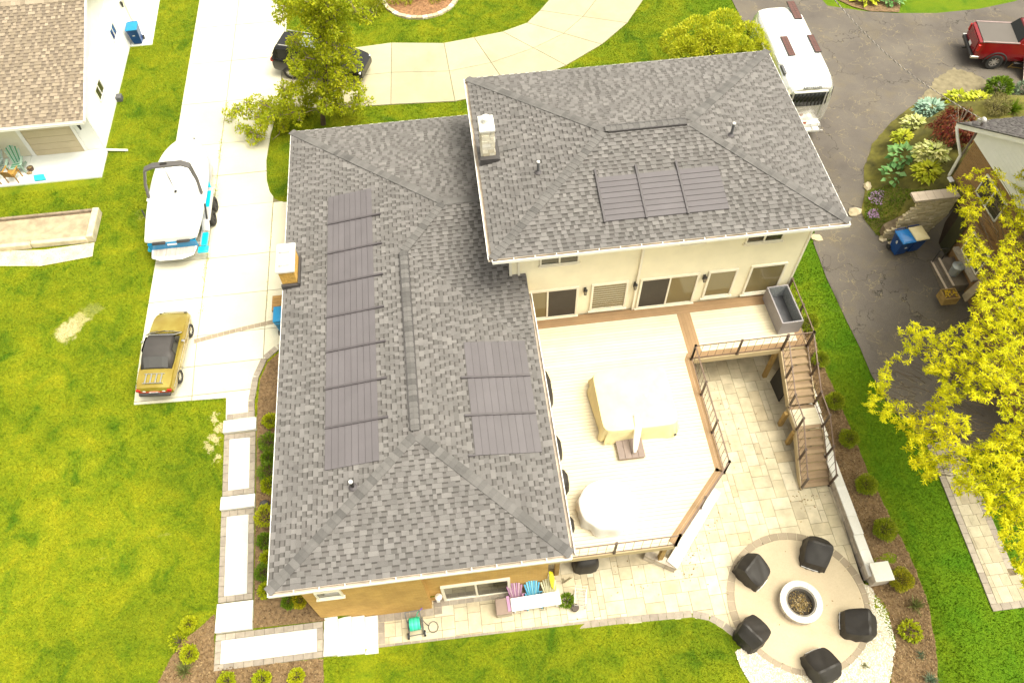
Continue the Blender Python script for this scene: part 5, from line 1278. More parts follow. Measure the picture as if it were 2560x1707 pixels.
for s in (1, -1): mb = MB(); mb.bx(-2.75, -.95, s*.86-.045, s*.86+.045, 1.45, 1.505); mb.build('bed_rail', mat('pinkish_rail', (.26, .19, .18), .4) if s > 0 else bpy.data.materials['pinkish_rail'], pk, bevel=.012)
g = []
for x, hw, z0, z1 in ((-1.0, .86, 1.44, 1.50), (-.72, .76, 1.42, 1.93), (0, .76, 1.42, 1.98), (.7, .75, 1.40, 1.95), (1.38, .84, 1.34, 1.38)): g.append([(x, y, z) for y, z in ((hw+.08, z0), (hw, z1-.08), (hw*.85, z1), (-hw*.85, z1), (-hw, z1-.08), (-hw-.08, z0))])
mb = MB(); mb.loft(g, False, False); mb.build('cab', M['red'], pk, smooth=35)
mb = MB()
mb.add([(-1.03, .80, 1.48), (-1.03, -.80, 1.48), (-.77, -.70, 1.88), (-.77, .70, 1.88)], [(3, 2, 1, 0)]); mb.add([(1.40, .8, 1.42), (1.40, -.8, 1.42), (.78, -.7, 1.91), (.78, .7, 1.91)], [(0, 1, 2, 3)])
for s in (1, -1):
    for a, b_ in ((-.75, .0), (.08, .8)): mb.add([(a, s*.862, 1.45), (b_+.2*(b_ > .1), s*.862, 1.45), (b_, s*.785, 1.86), (a+.05, s*.785, 1.86)], [(0, 1, 2, 3) if s < 0 else (3, 2, 1, 0)])
mb.build('window_glass', M['car_glass'], pk, solid=.015)
mb = MB(); mb.bx(-2.9, -2.86, -.70, .70, .72, 1.36); mb.build('tailgate', M['red'], pk, bevel=.02)
mb = MB(); mb.bx(-3.02, -2.84, -.92, .92, .52, .70); bp = mb.build('rear_bumper', M['black_trim'], pk, bevel=.05)
for s in (1, -1): mb = MB(); mb.bx(-3.03, -2.6, s*.93-.06, s*.93+.06, .56, .70); mb.build('bumper_corner', M['chrome'], bp, bevel=.03); mb = MB(); mb.bx(-2.90, -2.76, s*.88-.07, s*.88+.07, .95, 1.32); mb.build('tail_lamp', M['red_lens'], pk, bevel=.03)
mb = MB(); mb.bx(-2.925, -2.90, -.16, .16, .74, .88); mb.build('number_plate', M['plate'], pk); mb = MB(); mb.bx(-3.2, -3.0, -.05, .05, .48, .56); mb.build('tow_hitch', M['black'], pk)
for s in (1, -1):
    for x in (-1.75, 1.85):
        wheel(pk, x, s*.90, .42, .27, s, 'alloy', 8)
        mb = MB(); pts = [(x+.56*math.cos(rad(a)), s*.995, .42+.54*math.sin(rad(a))) for a in range(-10, 195, 15)]; mb.tube(pts, .035, 6); mb.build('wheel_arch', M['black_trim'], pk, smooth=40)
    mb = MB(); mb.bx(-.8, 1.0, s*1.0-.06, s*1.0+.06, .40, .46); mb.build('side_step', M['black_trim'], pk, bevel=.02)
mb = MB(); mb.tube([(-2.5, -.6, .42), (-.9, -.75, .40)], .05, 8); mb.build('exhaust', M['black'], pk)
cl = MB(); pr = []
for i in range(5):
    pr.append([(.02+.02*i+.45*k/4, -.90-.05*math.sin(i*.9)-.02*math.cos(k*2), 1.52-.17*i) for k in range(5)])
cl.loft(pr, False, False)
o = cl.build('teal_cloth', mat('teal_cloth', (.01, .34, .28), .8), None, smooth=50, solid=.015); o.matrix_world = pk.matrix_basis.copy() if False else Matrix.Translation(pk.location) @ Matrix.Rotation(rad(-13), 4, 'Z'); tag(o, 'teal cloth draped over the side window of the red pickup', 'cloth')
bd = thing('board_stand', 'grey board propped on a wooden trestle beside the red pickup', 'board', tuple(P(2346, 190, 0)), rad(-8))
mb = MB(); mb.box((.62, .55, .55), (1.1, 1.5, .04), Matrix.Rotation(rad(38), 3, 'X')); b1 = mb.build('panel', mat('grey_board', (.26, .24, .25), .6), bd); mb = MB(); mb.box((.05, .55, .56), (.05, 1.5, .06), Matrix.Rotation(rad(38), 3, 'X')); mb.build('edge_strip', mat('pink_edge', (.72, .52, .46), .6), b1)
mb = MB(); mb.bar((-.02, 1.0, .85), (-.35, 1.15, 0), .05, .05); mb.bar((-.35, 1.15, .1), (.3, 1.0, .1), .04, .04); mb.bar((.9, 1.0, .85), (1.1, 1.2, 0), .05, .05); mb.build('trestle', M['post_wood'], bd)

# --- black SUV under the tree
sv = thing('suv', 'black SUV parked on the curved concrete drive under the tree', 'car', (-6.15, 35.75, .05), rad(-20))
M['blackpaint'] = paint('black_paint', (.007, .0065, .007), .2, .25)
mb = MB(); mb.loft(ring_body([(-2.46, .80, .45, .95, 1.05, 0), (-2.38, .92, .40, .98, 1.12, 0), (-1.9, .97, .36, 1.0, 1.14, 0), (-.5, .975, .34, 1.0, 1.12, 0), (.9, .975, .34, .98, 1.10, .0), (1.2, .97, .34, .95, 1.08, .04), (1.9, .95, .36, .88, 1.02, .06), (2.3, .88, .40, .80, .93, .05), (2.47, .74, .46, .74, .82, .0)])); mb.build('body', M['blackpaint'], sv, smooth=40)
g = []
for x, hw, z0, z1 in ((-2.40, .84, 1.05, 1.10), (-2.1, .74, 1.08, 1.68), (-1.2, .74, 1.08, 1.76), (-.1, .73, 1.08, 1.75), (.45, .71, 1.06, 1.66), (1.25, .80, 1.04, 1.08)): g.append([(x, y, z) for y, z in ((hw+.12, z0), (hw, z1-.1), (hw*.84, z1), (-hw*.84, z1), (-hw, z1-.1), (-hw-.12, z0))])
mb = MB(); mb.loft(g, False, False); mb.build('cabin', M['blackpaint'], sv, smooth=35)
mb = MB(); mb.add([(1.27, .78, 1.10), (1.27, -.78, 1.10), (.50, -.64, 1.66), (.50, .64, 1.66)], [(0, 1, 2, 3)]); mb.add([(-2.42, .74, 1.14), (-2.42, -.74, 1.14), (-2.15, -.62, 1.62), (-2.15, .62, 1.62)], [(3, 2, 1, 0)])
for s in (1, -1):
    for a, b_ in ((-2.0, -1.2), (-1.1, -.1), (0, .75)): mb.add([(a, s*.862, 1.14), (b_+.1, s*.862, 1.14), (b_-.05, s*.762, 1.62), (a+.05, s*.762, 1.62)], [(0, 1, 2, 3) if s < 0 else (3, 2, 1, 0)])
mb.build('window_glass', M['car_glass'], sv, solid=.012)
mb = MB(); mb.bx(-.9, .1, -.45, .45, 1.755, 1.775); mb.build('sunroof', mat('pale_sunroof', (.25, .28, .30), .1), sv)
for s in (1, -1):
    for x in (-1.5, 1.5): wheel(sv, x, s*.86, .385, .25, s, 'alloy', 10)
    mb = MB(); mb.bx(-2.46, -2.3, s*.80-.12, s*.80+.1, .92, 1.08); mb.build('tail_lamp', M['red_lens'], sv, bevel=.03)
    mb = MB(); mb.bx(2.2, 2.42, s*.66-.15, s*.66+.13, .74, .86); mb.build('headlight', M['plate'], sv, bevel=.03)
    mb = MB(); mb.box((.75, s*1.02, 1.12), (.14, .2, .13)); mb.build('door_mirror', M['blackpaint'], sv, bevel=.03)
    mb = MB(); mb.bar((-1.9, s*.62, 1.80), (.3, s*.60, 1.77), .03, .03); mb.build('roof_rail', M['silver'], sv)
mb = MB()
for k in range(4): mb.bar((2.42+.02*(k % 2), -.5, .48+k*.075), (2.42+.02*(k % 2), .5, .48+k*.075), .02, .03)
mb.build('grille', M['silver'], sv)
# ------------------------------------------------------------------ white neighbour house, top left
M['beige'] = pieces_mat('beige_shingles', [(.22, .175, .125), (.28, .228, .165), (.19, .152, .11), (.33, .27, .2), (.25, .2, .148)], var=.1, scale=2)
M['white_siding'] = mat('white_siding', (.80, .80, .76), .6, var=.03)
M['cream_wall'] = mat('pale_cream_siding', (.70, .66, .50), .6, var=.04)
wh = thing('white_house', 'white-sided house with a beige shingle roof and a tan garage door', 'house', (-22, 38, 0))
def wb(mb, name, mats, parent=wh, **k): return mb.build(name, mats, parent, world=True, **k)
WX, WY, RY, RZ = -16.9, 31.3, 36.2, 5.05
mb = MB(); mb.prism([(-30, WY), (WX, WY), (WX, 46), (-30, 46)], -.3, 2.75)
mb.add([(WX, WY, 2.75), (WX, 41.1, 2.75), (WX, RY, 4.7)], [(0, 1, 2)]); wb(mb, 'wall', M['white_siding'])
lp_ = laps('x', WY+.02, 46, WX, .1, 3.0, 1, .16); wb(lp_, 'siding', M['white_siding'])
lp_ = laps('y', -30, -20.35, WY, .1, 2.7, -1, .16); wb(lp_, 'siding', M['cream_wall'])
ey, ex = 30.05, -16.42; EZ = 2.86
pl = [(-31, ey, EZ), (ex, ey, EZ), (ex, RY, RZ), (-31, RY, RZ)]; pl2 = [(ex, 42.3, EZ), (-31, 42.3, EZ), (-31, RY, RZ), (ex, RY, RZ)]
mb = MB()
for p in (pl, pl2): mb.add([Vector(q)-Vector((0, 0, .02)) for q in p], [(0, 1, 2, 3)])
for p in (pl, pl2): mb.add([Vector(q)-Vector((0, 0, .17)) for q in p], [(3, 2, 1, 0)], 1)
for a, b in ((pl[0], pl[1]), (pl[1], pl[2]), (pl2[0], pl2[3])): mb.bar(Vector(a)-Vector((0, 0, .09)), Vector(b)-Vector((0, 0, .09)), .05, .18, 1)
rw = wb(mb, 'roof', [M['beige'], M['white']])
SH1, SB1 = M['shingle'], M['shingle_base']
rs_ = MB(); EXP = .17; random.seed(3)
vis = [(-24, ey, EZ), (ex, ey, EZ), (ex, RY, RZ), (-24, RY, RZ)]
slope(rw, rs_, vis); struct(rs_.build('shingles', [M['beige'], mat('beige_course', (.19, .152, .112), .9, var=.2, scale=3), mat('beige_shadow_band', (.13, .10, .075), .9)], rw), 'stuff'); EXP = .19  # third material: the same painted shadow strip in beige
n1 = plane_of(pl)[1]; n2_ = plane_of(pl2)[1]; M['cap_keep'] = M['cap']; M['cap'] = M['beige']; caps(rw, (-24, RY, RZ), (ex, RY, RZ), n1, n2_, .22, .2); M['cap'] = M['cap_keep']
gutter((-24, ey), (ex, ey), (0, -1), EZ, rw, False)
mb = MB(); mb.bx(-20.15, -17.85, WY-.05, WY-.02, .02, 1.95)
gd = wb(mb, 'garage_door', mat('tan_door', (.50, .42, .27), .6, var=.04))
for k in range(5): m = MB(); m.bx(-20.13, -17.87, WY-.075, WY-.052, .03+k*.385, .40+k*.385); m.build('door_panel', bpy.data.materials['tan_door'], gd)
mb = MB(); mb.bx(-20.35, -20.16, WY-.07, WY-.02, .02, 2.1); mb.bx(-17.84, -17.7, WY-.07, WY-.02, .02, 2.1); mb.bx(-20.16, -17.84, WY-.07, WY-.02, 1.96, 2.1); wb(mb, 'garage_trim', M['white'])
def xwin(name, y0, y1, z0, z1, x, parent, sgn=1, glass='glass', fm='white', split=True):
    mb = MB(); d = .06*sgn; fw = .05
    mb.bx(x-.01*sgn, x+d, y0, y1, z0, z0+fw); mb.bx(x-.01*sgn, x+d, y0, y1, z1-fw, z1); mb.bx(x-.01*sgn, x+d, y0, y0+fw, z0+fw, z1-fw); mb.bx(x-.01*sgn, x+d, y1-fw, y1, z0+fw, z1-fw)
    if split: mb.bx(x-.01*sgn, x+d*.9, (y0+y1)/2-.03, (y0+y1)/2+.03, z0+fw, z1-fw)
    o = mb.build(name, M[fm], parent, world=True)
    cuts = [(y0+fw, (y0+y1)/2-.03), ((y0+y1)/2+.03, y1-fw)] if split else [(y0+fw, y1-fw)]
    for a, b in cuts: m = MB(); m.bx(x, x+d*.45, a, b, z0+fw, z1-fw); m.build('pane', M[glass], o)
    return o
xwin('window', 33.25, 34.3, 1.28, 1.98, WX, wh); M['glass_blue'] = glass_mat('blue_tinted_glass', (.03, .05, .16), .05); xwin('window', 37.85, 38.75, 1.42, 2.08, WX, wh, glass='glass_blue')
mb = MB(); mb.bx(WX, WX+.09, 41.15, 41.25, .6, 1.9); mb.bar((WX+.05, 41.2, .62), (WX+.12, 41.35, .2), .08, .08); wb(mb, 'downspout', M['cream_wall'])
def lantern(mb, x, y, z): mb.bx(x-.03, x+.03, y-.03, y+.03, z-.2, z+.14); mb.lathe([(.05, -.16), (.08, .08), (.02, .16)], (x, y, z), 6)
mb = MB(); lantern(mb, -17.39, WY-.12, 1.65); wb(mb, 'wall_lantern', M['black']); mb = MB(); lantern(mb, WX+.12, 40.7, 1.8); wb(mb, 'wall_lantern', M['black'])
mb = MB(); mb.bx(WX, WX+.3, 34.85, 35.2, -.02, .28); wb(mb, 'dryer_hood', mat('grey_hood', (.10, .10, .11), .5), bevel=.04)
dr = MB(); dr.tube([(WX+.05, 31.15, .14), (-16.5, 31.1, .12), (-15.75, 31.02, .08)], .055, 8); tag(dr.build('drain_pipe', M['white'], smooth=40), 'white drain pipe lying on the grass at the corner of the white house', 'pipe')
pb = struct(patch('porch_bed', [(-30, 29.28), (-16.76, 29.38), (-16.72, 31.3), (-30, 31.3)], T, M['joint'], 2, dz=.01))
for x0, x1 in ((-24, -20.4), (-20.4, -16.74)): mb = MB(); mb.bx(x0+.01, x1-.01, 29.35, WY-.03, -.05, .10); mb.build('concrete_slab', mat('porch_concrete', (.74, .76, .74), .8, var=.04) if x0 < -21 else bpy.data.materials['porch_concrete'], pb)
pd = struct(patch('side_pad', [(WX+.03, 39.48), (-15.7, 39.48), (-15.95, 48), (WX+.03, 48)], T, M['joint'], 2, dz=.01))
slabs([(WX+.03, 39.48), (-15.7, 39.48), (-15.95, 48), (WX+.03, 48)], [-17, -15.5], [39.4, 42, 45, 48], pd, bpy.data.materials['porch_concrete'])

# ------------------------------------------------------------------ brick neighbour house, right edge
M['brick_brown'] = brick_material('brown_brick', [(.30, .175, .075), (.22, .125, .055)], (.30, .22, .13))
bh = thing('brick_house', 'brown brick house with a white gable at the right edge', 'house', (24, 15, 0))
def nb(mb, name, mats, parent=bh, **k): return mb.build(name, mats, parent, world=True, **k)
BX = 21.25
mb = MB(); mb.prism([(BX, 8), (34, 8), (34, 21.85), (BX, 21.85)], -1.8, 4.25); mb.bx(20.95, BX, 12, 20.4, -1.8, 2.35); nb(mb, 'brick_wall', M['brick_brown'])
zr = lambda y: 4.3+.64*(22.87-y)
mb = MB(); mb.add([(BX-.03, 21.9, 4.252), (BX-.03, 8, 4.252), (BX-.03, 15.4, zr(15.4)-.2), (BX-.03, 21.9, zr(21.9)-.2)], [(0, 3, 2, 1)]); nb(mb, 'gable', M['white_siding'])
lp_ = MB()
for k in range(28):
    z = 4.26+k*.16; ye = 22.87-(z-4.3+.25)/.64
    if ye > 9: lp_.add([(BX-.035, 9, z), (BX-.05, 9, z+.004), (BX-.05, min(ye, 21.88), z+.004), (BX-.035, min(ye, 21.88), z+.15)], [(0, 1, 2, 3)])
struct(nb(lp_, 'gable_siding', M['white_siding']), 'stuff')
M['dark_roof'] = pieces_mat('dark_shingles', [(.06, .053, .053), (.085, .075, .076), (.07, .062, .064)], var=.1)
RX = 20.95
mb = MB(); mb.add([(RX, 22.87, 4.3), (34, 22.87, 4.3), (34, 15.4, zr(15.4)), (RX, 15.4, zr(15.4))], [(3, 2, 1, 0)]); mb.add([(RX, 8, 4.3), (34, 8, 4.3), (34, 15.4, zr(15.4)), (RX, 15.4, zr(15.4))], [(0, 1, 2, 3)])
mb.bar((RX, 22.87, 4.2), (RX, 15.4, zr(15.4)-.1), .03, .2, 1); mb.bar((RX, 22.87, 4.22), (34, 22.87, 4.22), .03, .16, 1); mb.add([(RX, 22.87, 4.14), (RX, 15.4, zr(15.4)-.16), (BX, 15.4, zr(15.4)-.16), (BX, 22.87, 4.14)], [(3, 2, 1, 0)], 1)
rb_ = nb(mb, 'roof', [M['dark_roof'], M['white']])
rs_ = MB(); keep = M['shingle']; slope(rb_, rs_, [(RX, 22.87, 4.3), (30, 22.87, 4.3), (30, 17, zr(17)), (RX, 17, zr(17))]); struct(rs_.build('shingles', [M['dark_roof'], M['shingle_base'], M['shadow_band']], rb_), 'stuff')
mb = MB(); mb.bar((RX-.02, 22.87, 4.32), (RX-.02, 15.4, zr(15.4)+.02), .06, .03); nb(mb, 'drip_edge', M['black'], rb_)
mb = MB(); mb.tube([(RX-.02, 22.8, 4.2), (RX+.02, 22.5, 3.9), (BX-.08, 22.02, 3.3), (BX-.08, 21.95, 1.9)], .06, 8); nb(mb, 'downspout', M['white'], bh, smooth=40)
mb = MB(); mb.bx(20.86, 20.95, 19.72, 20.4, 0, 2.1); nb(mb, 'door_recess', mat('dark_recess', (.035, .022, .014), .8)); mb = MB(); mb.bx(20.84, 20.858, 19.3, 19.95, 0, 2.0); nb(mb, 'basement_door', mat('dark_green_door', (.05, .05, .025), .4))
xwin('window', 17.5, 18.9, .95, 2.1, 20.95, bh, -1, 'glass', 'frame'); xwin('window', 14.2, 15.6, .95, 2.1, 20.95, bh, -1, 'glass', 'frame')
xwin('window', 18.6, 20.3, 2.9, 3.9, BX, bh, -1, 'glass', 'white'); mb = MB(); mb.bx(20.7, 20.95, 17.3, 19.1, .78, .90); nb(mb, 'window_ledge', M['wall_stone'])
mast = thing('service_mast', 'grey electric service mast standing at the corner of the brick house', 'mast', (21.15, 21.97, 1.7))
mb = MB(); mb.cyl((21.15, 21.97, 1.7), (21.3, 22.05, 5.05), .045, 8); mb.build('pipe', mat('galvanised_pipe', (.16, .13, .11), .5), mast, world=True, smooth=40)
mb = MB(); mb.sphere((21.3, 22.08, 5.1), (.10, .14, .12)); mb.bar((21.3, 22.1, 5.0), (21.3, 22.35, 4.9), .1, .1); mb.build('weather_head', M['silver'], mast, world=True, smooth=40)
mb = MB(); mb.bx(21.02, 21.22, 21.55, 21.85, 1.75, 2.25); mb.build('meter_box', M['plate'], mast, world=True, bevel=.02)
f0 = P(1895, -25, 7.2); f1 = Vector((21.3, 22.2, 5.05)); pts = [f0+(f1-f0)*(i/40)-Vector((0, 0, .5*math.sin(PI*i/40))) for i in range(41)]
c1_ = MB(); c1_.tube(pts, .010, 5); c_ = c1_.build('overhead_cable', mat('cable_bare', (.34, .30, .27), .5), smooth=40); tag(c_, 'twisted overhead power cable crossing above the asphalt to the mast', 'cable')
for ph in (0, PI):
    m = MB(); q = []
    for i in range(241):
        s = i/240; p = f0+(f1-f0)*s-Vector((0, 0, .5*math.sin(PI*s))); a = ph+s*2*PI*34; q.append(p+Vector((.016*math.cos(a), 0, .016*math.sin(a))))
    m.tube(q, .009, 4); m.build('strand', bpy.data.materials['cable_bare'] if ph else M['black'], c_)
# stone wall holding the raised garden
gw = thing('garden_wall', 'tall tan stacked-stone retaining wall behind the blue bins', 'wall', (19.8, 20.5, 0))
M['thin_stone'] = pieces_mat('stacked_stone', [(.42, .35, .22), (.52, .44, .30), (.36, .30, .19), (.58, .50, .36), (.47, .39, .25)], var=.12)
mb = MB(); mb.prism([(18.5, 20.62), (20.9, 20.62), (20.9, 21.0), (18.5, 21.0)], -.2, lambda x, y: min(2.3, .55+max(0, (x-18.5))*2.6)); mb.build('wall_core', M['joint'], gw, world=True)
rest_ = MB(); z = 0; big_ = 0
while z < 2.4:
    h_ = random.uniform(.07, .11); x = 18.42+random.uniform(0, .1)
    while x < 20.85:
        L = random.uniform(.14, .38)
        if z+h_ < .62+max(0, (x-18.5))*2.6:
            d = random.uniform(0, .035); x1 = min(x+L, 20.88)
            if big_ < 290: m = MB(); m.bx(x+.004, x1-.004, 20.55-d, 20.66, z+.004, z+h_-.004); m.build('stone', M['thin_stone'], gw, world=True); big_ += 1
            else: rest_.bx(x+.004, x1-.004, 20.55-d, 20.66, z+.004, z+h_-.004)
        x += L
    z += h_
if rest_.v: struct(rest_.build('small_stones', M['thin_stone'], gw, world=True), 'stuff')
x = 18.62
for k in range(6):
    m = MB(); x1 = 19.2+k*.34 if k else 19.2; x0 = x1-.34 if k else 18.95; m.bx(x0+.004, x1-.004, 20.5, 21.0, 2.36, 2.46); m.build('cap_stone', mat('pinkish_cap', (.40, .33, .26), .85, var=.1) if 'pinkish_cap' not in bpy.data.materials else bpy.data.materials['pinkish_cap'], gw, world=True)
# steps, rail, can and planter by the brick house
stp = thing('entry_steps', 'grey porch steps with pale nosings and a landing against the brick house', 'steps', (20.4, 18.3, 0))
M['dark_concrete'] = mat('dark_concrete', (.17, .14, .11), .85, var=.2, scale=3)
for k, (x0, zt) in enumerate(((20.0, .17), (20.24, .34))):
    mb = MB(); mb.bx(x0, 20.94, 17.5, 19.0, -.1+k*.275, zt-.003); mb.build('step', M['dark_concrete'], stp, world=True); m = MB(); m.bx(x0-.02, x0+.06, 17.5, 19.0, zt, zt+.03); m.build('nosing', mat('pale_nosing', (.55, .45, .36), .7) if k == 0 else bpy.data.materials['pale_nosing'], stp, world=True)
mb = MB(); mb.tube([(20.02, 18.95, .1), (20.02, 18.95, .98), (20.08, 18.95, 1.05), (20.32, 18.95, 1.05), (20.38, 18.95, .98), (20.38, 18.95, .3)], .022, 8); mb.build('handrail', M['black'], stp, world=True, smooth=40)
can = thing('trash_can', 'galvanised metal trash can with lid on the brick house landing', 'trash can', (20.5, 18.12, .35)); M['galv'] = mat('galvanised', (.36, .38, .39), .4, metal=.5, var=.1, scale=8)
mb = MB(); mb.lathe([(.19, 0), (.23, .5)], (0, 0, 0), 24); mb.build('can', M['galv'], can, smooth=40); mb = MB(); mb.lathe([(.245, .47), (.25, .52), (.2, .56), (.02, .58)], (0, 0, 0), 24); l_ = mb.build('lid', M['galv'], can, smooth=40); mb = MB(); mb.tube([(-.06, 0, .57), (-.05, 0, .62), (.05, 0, .62), (.06, 0, .57)], .012, 6); mb.build('handle', M['galv'], l_)
for x in (0,): mb = MB(); mb.tube([(-.22, -.06, .34), (-.27, -.03, .33), (-.27, .03, .33), (-.22, .06, .34)], .012, 6); mb.build('handle', M['galv'], can)
pbx = thing('planter_box', 'small wooden slatted planter box with yellow flowers at the foot of the steps', 'planter', (19.85, 17.05, 0))
for k in range(3):
    for s in (1, -1): mb = MB(); mb.bx(-.32, .32, s*.24-.02, s*.24+.02, .05+k*.15, .18+k*.15); mb.build('slat', M['post_wood'], pbx); mb = MB(); mb.bx(s*.30-.02, s*.30+.02, -.21, .21, .05+k*.15, .18+k*.15); mb.build('slat', M['post_wood'], pbx)
mb = MB(); mb.bx(-.28, .28, -.21, .21, .05, .40); mb.build('soil', M['mulch'], pbx)
mb = MB()
for k in range(24): x, y = random.uniform(-.24, .24), random.uniform(-.17, .17); mb.sphere((x, y, .44+random.uniform(0, .05)), .035, 6, 4)
struct(mb.build('flowers', mat('yellow_flower', (.55, .36, .02), .6), pbx), 'stuff')
bd2 = thing('board', 'weathered wooden board leaning by the brick house steps', 'board', (20.75, 17.0, .1)); mb = MB(); mb.box((0, 0, .55), (.06, .34, 1.2), Matrix.Rotation(rad(14), 3, 'Y')); mb.build('panel', mat('weathered_board', (.36, .29, .19), .9, var=.2), bd2)

# paver walk on the right
l0, l1, r1 = G(2128, 1020), G(2280, 1404), G(2326, 1306)
dv = (l0-l1); dv.z = 0; r0 = r1+dv*.80; xe = 24.0
W2 = [(l1.x, l1.y), (xe, l1.y), (xe, r1.y), (r1.x, r1.y), (r0.x, r0.y), (l0.x, l0.y)]
wk = struct(patch('paver_path', W2, T, M['joint'], .5, dz=.02), label='cream paver path with grey edging beside the right lawn')
M['path_paver'] = pieces_mat('path_pavers', [(.36, .32, .225), (.42, .375, .275), (.325, .28, .195), (.39, .34, .24)], var=.15, scale=3)
bx_ = .25
def at_y(p, q, y): t_ = (y-p.y)/(q.y-p.y); return p.x+(q.x-p.x)*t_
inn = [(at_y(l1, l0, l1.y+.23)+bx_, l1.y+.23), (xe, l1.y+.23), (xe, r1.y-.23), (r1.x-bx_, r1.y-.23), (r0.x-bx_, r0.y), (l0.x+bx_, l0.y)]
tz = lambda h: (lambda x, y: T(x, y)+h)
y = l1.y+.23
while y < r0.y:
    d = random.choice((.42, .55, .42)); x = min(l0.x, l1.x)-.1
    while x < 20.8:
        L = random.choice((.42, .55, .32)); c = clip(inn, [(x+.005, y+.005), (x+L-.005, y+.005), (x+L-.005, y+d-.005), (x+.005, y+d-.005)]); x += L
        if len(c) > 2 and abs(area(c)) > .01: mb = MB(); mb.prism(c, tz(-.03), tz(.05+random.uniform(-.003, .003))); mb.build('paver', M['path_paver'], wk)
    y += d
for run in ([(l1.x, l1.y), (21.5, l1.y)], [(l0.x, l0.y), (at_y(l1, l0, l1.y+.24), l1.y+.24)]): edge_run(run, .23, wk, T, .36, 'edging_stone', 'edging', .055)
edge_run([(r1.x, r1.y), (r0.x, r0.y)], .24, wk, T, .36, 'edging_stone', 'edging', .055); edge_run([(21.5, r1.y), (r1.x+.0, r1.y)], .23, wk, T, .36, 'edging_stone', 'edging', .055)

# bins
M['bin_blue'] = mat('blue_plastic', (.004, .055, .24), .4, var=.05); M['bin_lid'] = mat('blue_lid', (.005, .115, .34), .4, var=.05); M['bin_cyan'] = mat('bright_blue_lid', (.01, .22, .46), .4, var=.04); M['tan_lid'] = mat('tan_lid', (.55, .47, .27), .5, var=.05)
def bin_(label, loc, rz, lid, body='bin_blue', mark=True):
    t_ = thing('wheelie_bin', label, 'bin', loc, rz)
    mb = MB(); rings = []
    for z, a, b, yo in ((.06, .22, .24, .03), (.25, .24, .27, .02), (.95, .29, .35, 0), (.98, .31, .37, 0)): rings.append([(x, y+yo, z) for x, y in ((-a, -b), (a, -b), (a, b), (-a, b))])
    mb.loft(rings); o = mb.build('body', M[body], t_, bevel=.02)
    mb = MB(); mb.loft([[(x, y, .985) for x, y in ((-.31, -.40), (.31, -.40), (.31, .36), (-.31, .36))], [(x, y, 1.03) for x, y in ((-.31, -.40), (.31, -.40), (.31, .36), (-.31, .36))], [(x, y, 1.075) for x, y in ((-.24, -.32), (.24, -.32), (.24, .30), (-.24, .30))]]); mb.build('lid', M[lid], t_, bevel=.015)
    mb = MB(); mb.tube([(-.24, .38, .95), (-.24, .45, .99), (.24, .45, .99), (.24, .38, .95)], .018, 6); mb.build('handle', M[body], t_, smooth=40)
    for s in (1, -1): mb = MB(); mb.cyl((s*.24, .27, .12), (s*.30, .27, .12), .12, 14); mb.build('wheel', M['tyre'], t_, smooth=40)
    if mark:     # white recycling drop on the left side and a small sticker on the front
        mb = MB(); n = 12; pts = [(-.285-.006, -.02+.05*math.cos(2*PI*k/n), .72+(.07*math.sin(2*PI*k/n) if math.sin(2*PI*k/n) < 0 else .10*math.sin(2*PI*k/n))) for k in range(n)]; inn_ = [(p[0], -.02+(p[1]+.02)*.5, .72+(p[2]-.72)*.5) for p in pts]
        mb.loft([pts, inn_], True, False); mb.build('recycling_mark', M['plate'], t_); mb = MB(); mb.bx(-.06, .06, -.352, -.345, .62, .66); mb.build('sticker', M['plate'], t_)
    return t_
bin_('blue wheelie bin with a bright blue lid against the white house', (-16.43, 39.75, .05), rad(3), 'bin_cyan')
bin_('blue wheelie bin with a blue lid beside the tall stone wall', (18.83, 19.82, .04), rad(5), 'bin_lid')
bin_('blue wheelie bin with a tan lid beside the tall stone wall', (19.46, 19.92, .04), rad(5), 'tan_lid', mark=False)
p = P(641, 735, .9); bin_('bright blue bin half under the west eave of the grey roof', (P(646, 724, 1.0).x, P(646, 724, 1.0).y, T(-7, 20.1)+.06), rad(180), 'bin_cyan', 'bin_cyan', False)
cr_ = thing('wooden_crate', 'brown wooden crate beside the bright blue bin under the eave', 'crate', (P(643, 702, .8).x, P(643, 702, .8).y+.12, T(-7, 20.9)+.06))
mb = MB(); mb.bx(-.30, .30, -.38, .38, .02, .78); mb.build('box', mat('crate_inside', (.10, .055, .025), .9), cr_)
for k in range(4): mb = MB(); mb.bx(-.31, .31, -.38+k*.19+.008, -.38+(k+1)*.19-.008, .785, .81); mb.build('slat', mat('crate_slat', (.33, .19, .06), .8, var=.15, scale=6) if k == 0 else bpy.data.materials['crate_slat'], cr_)
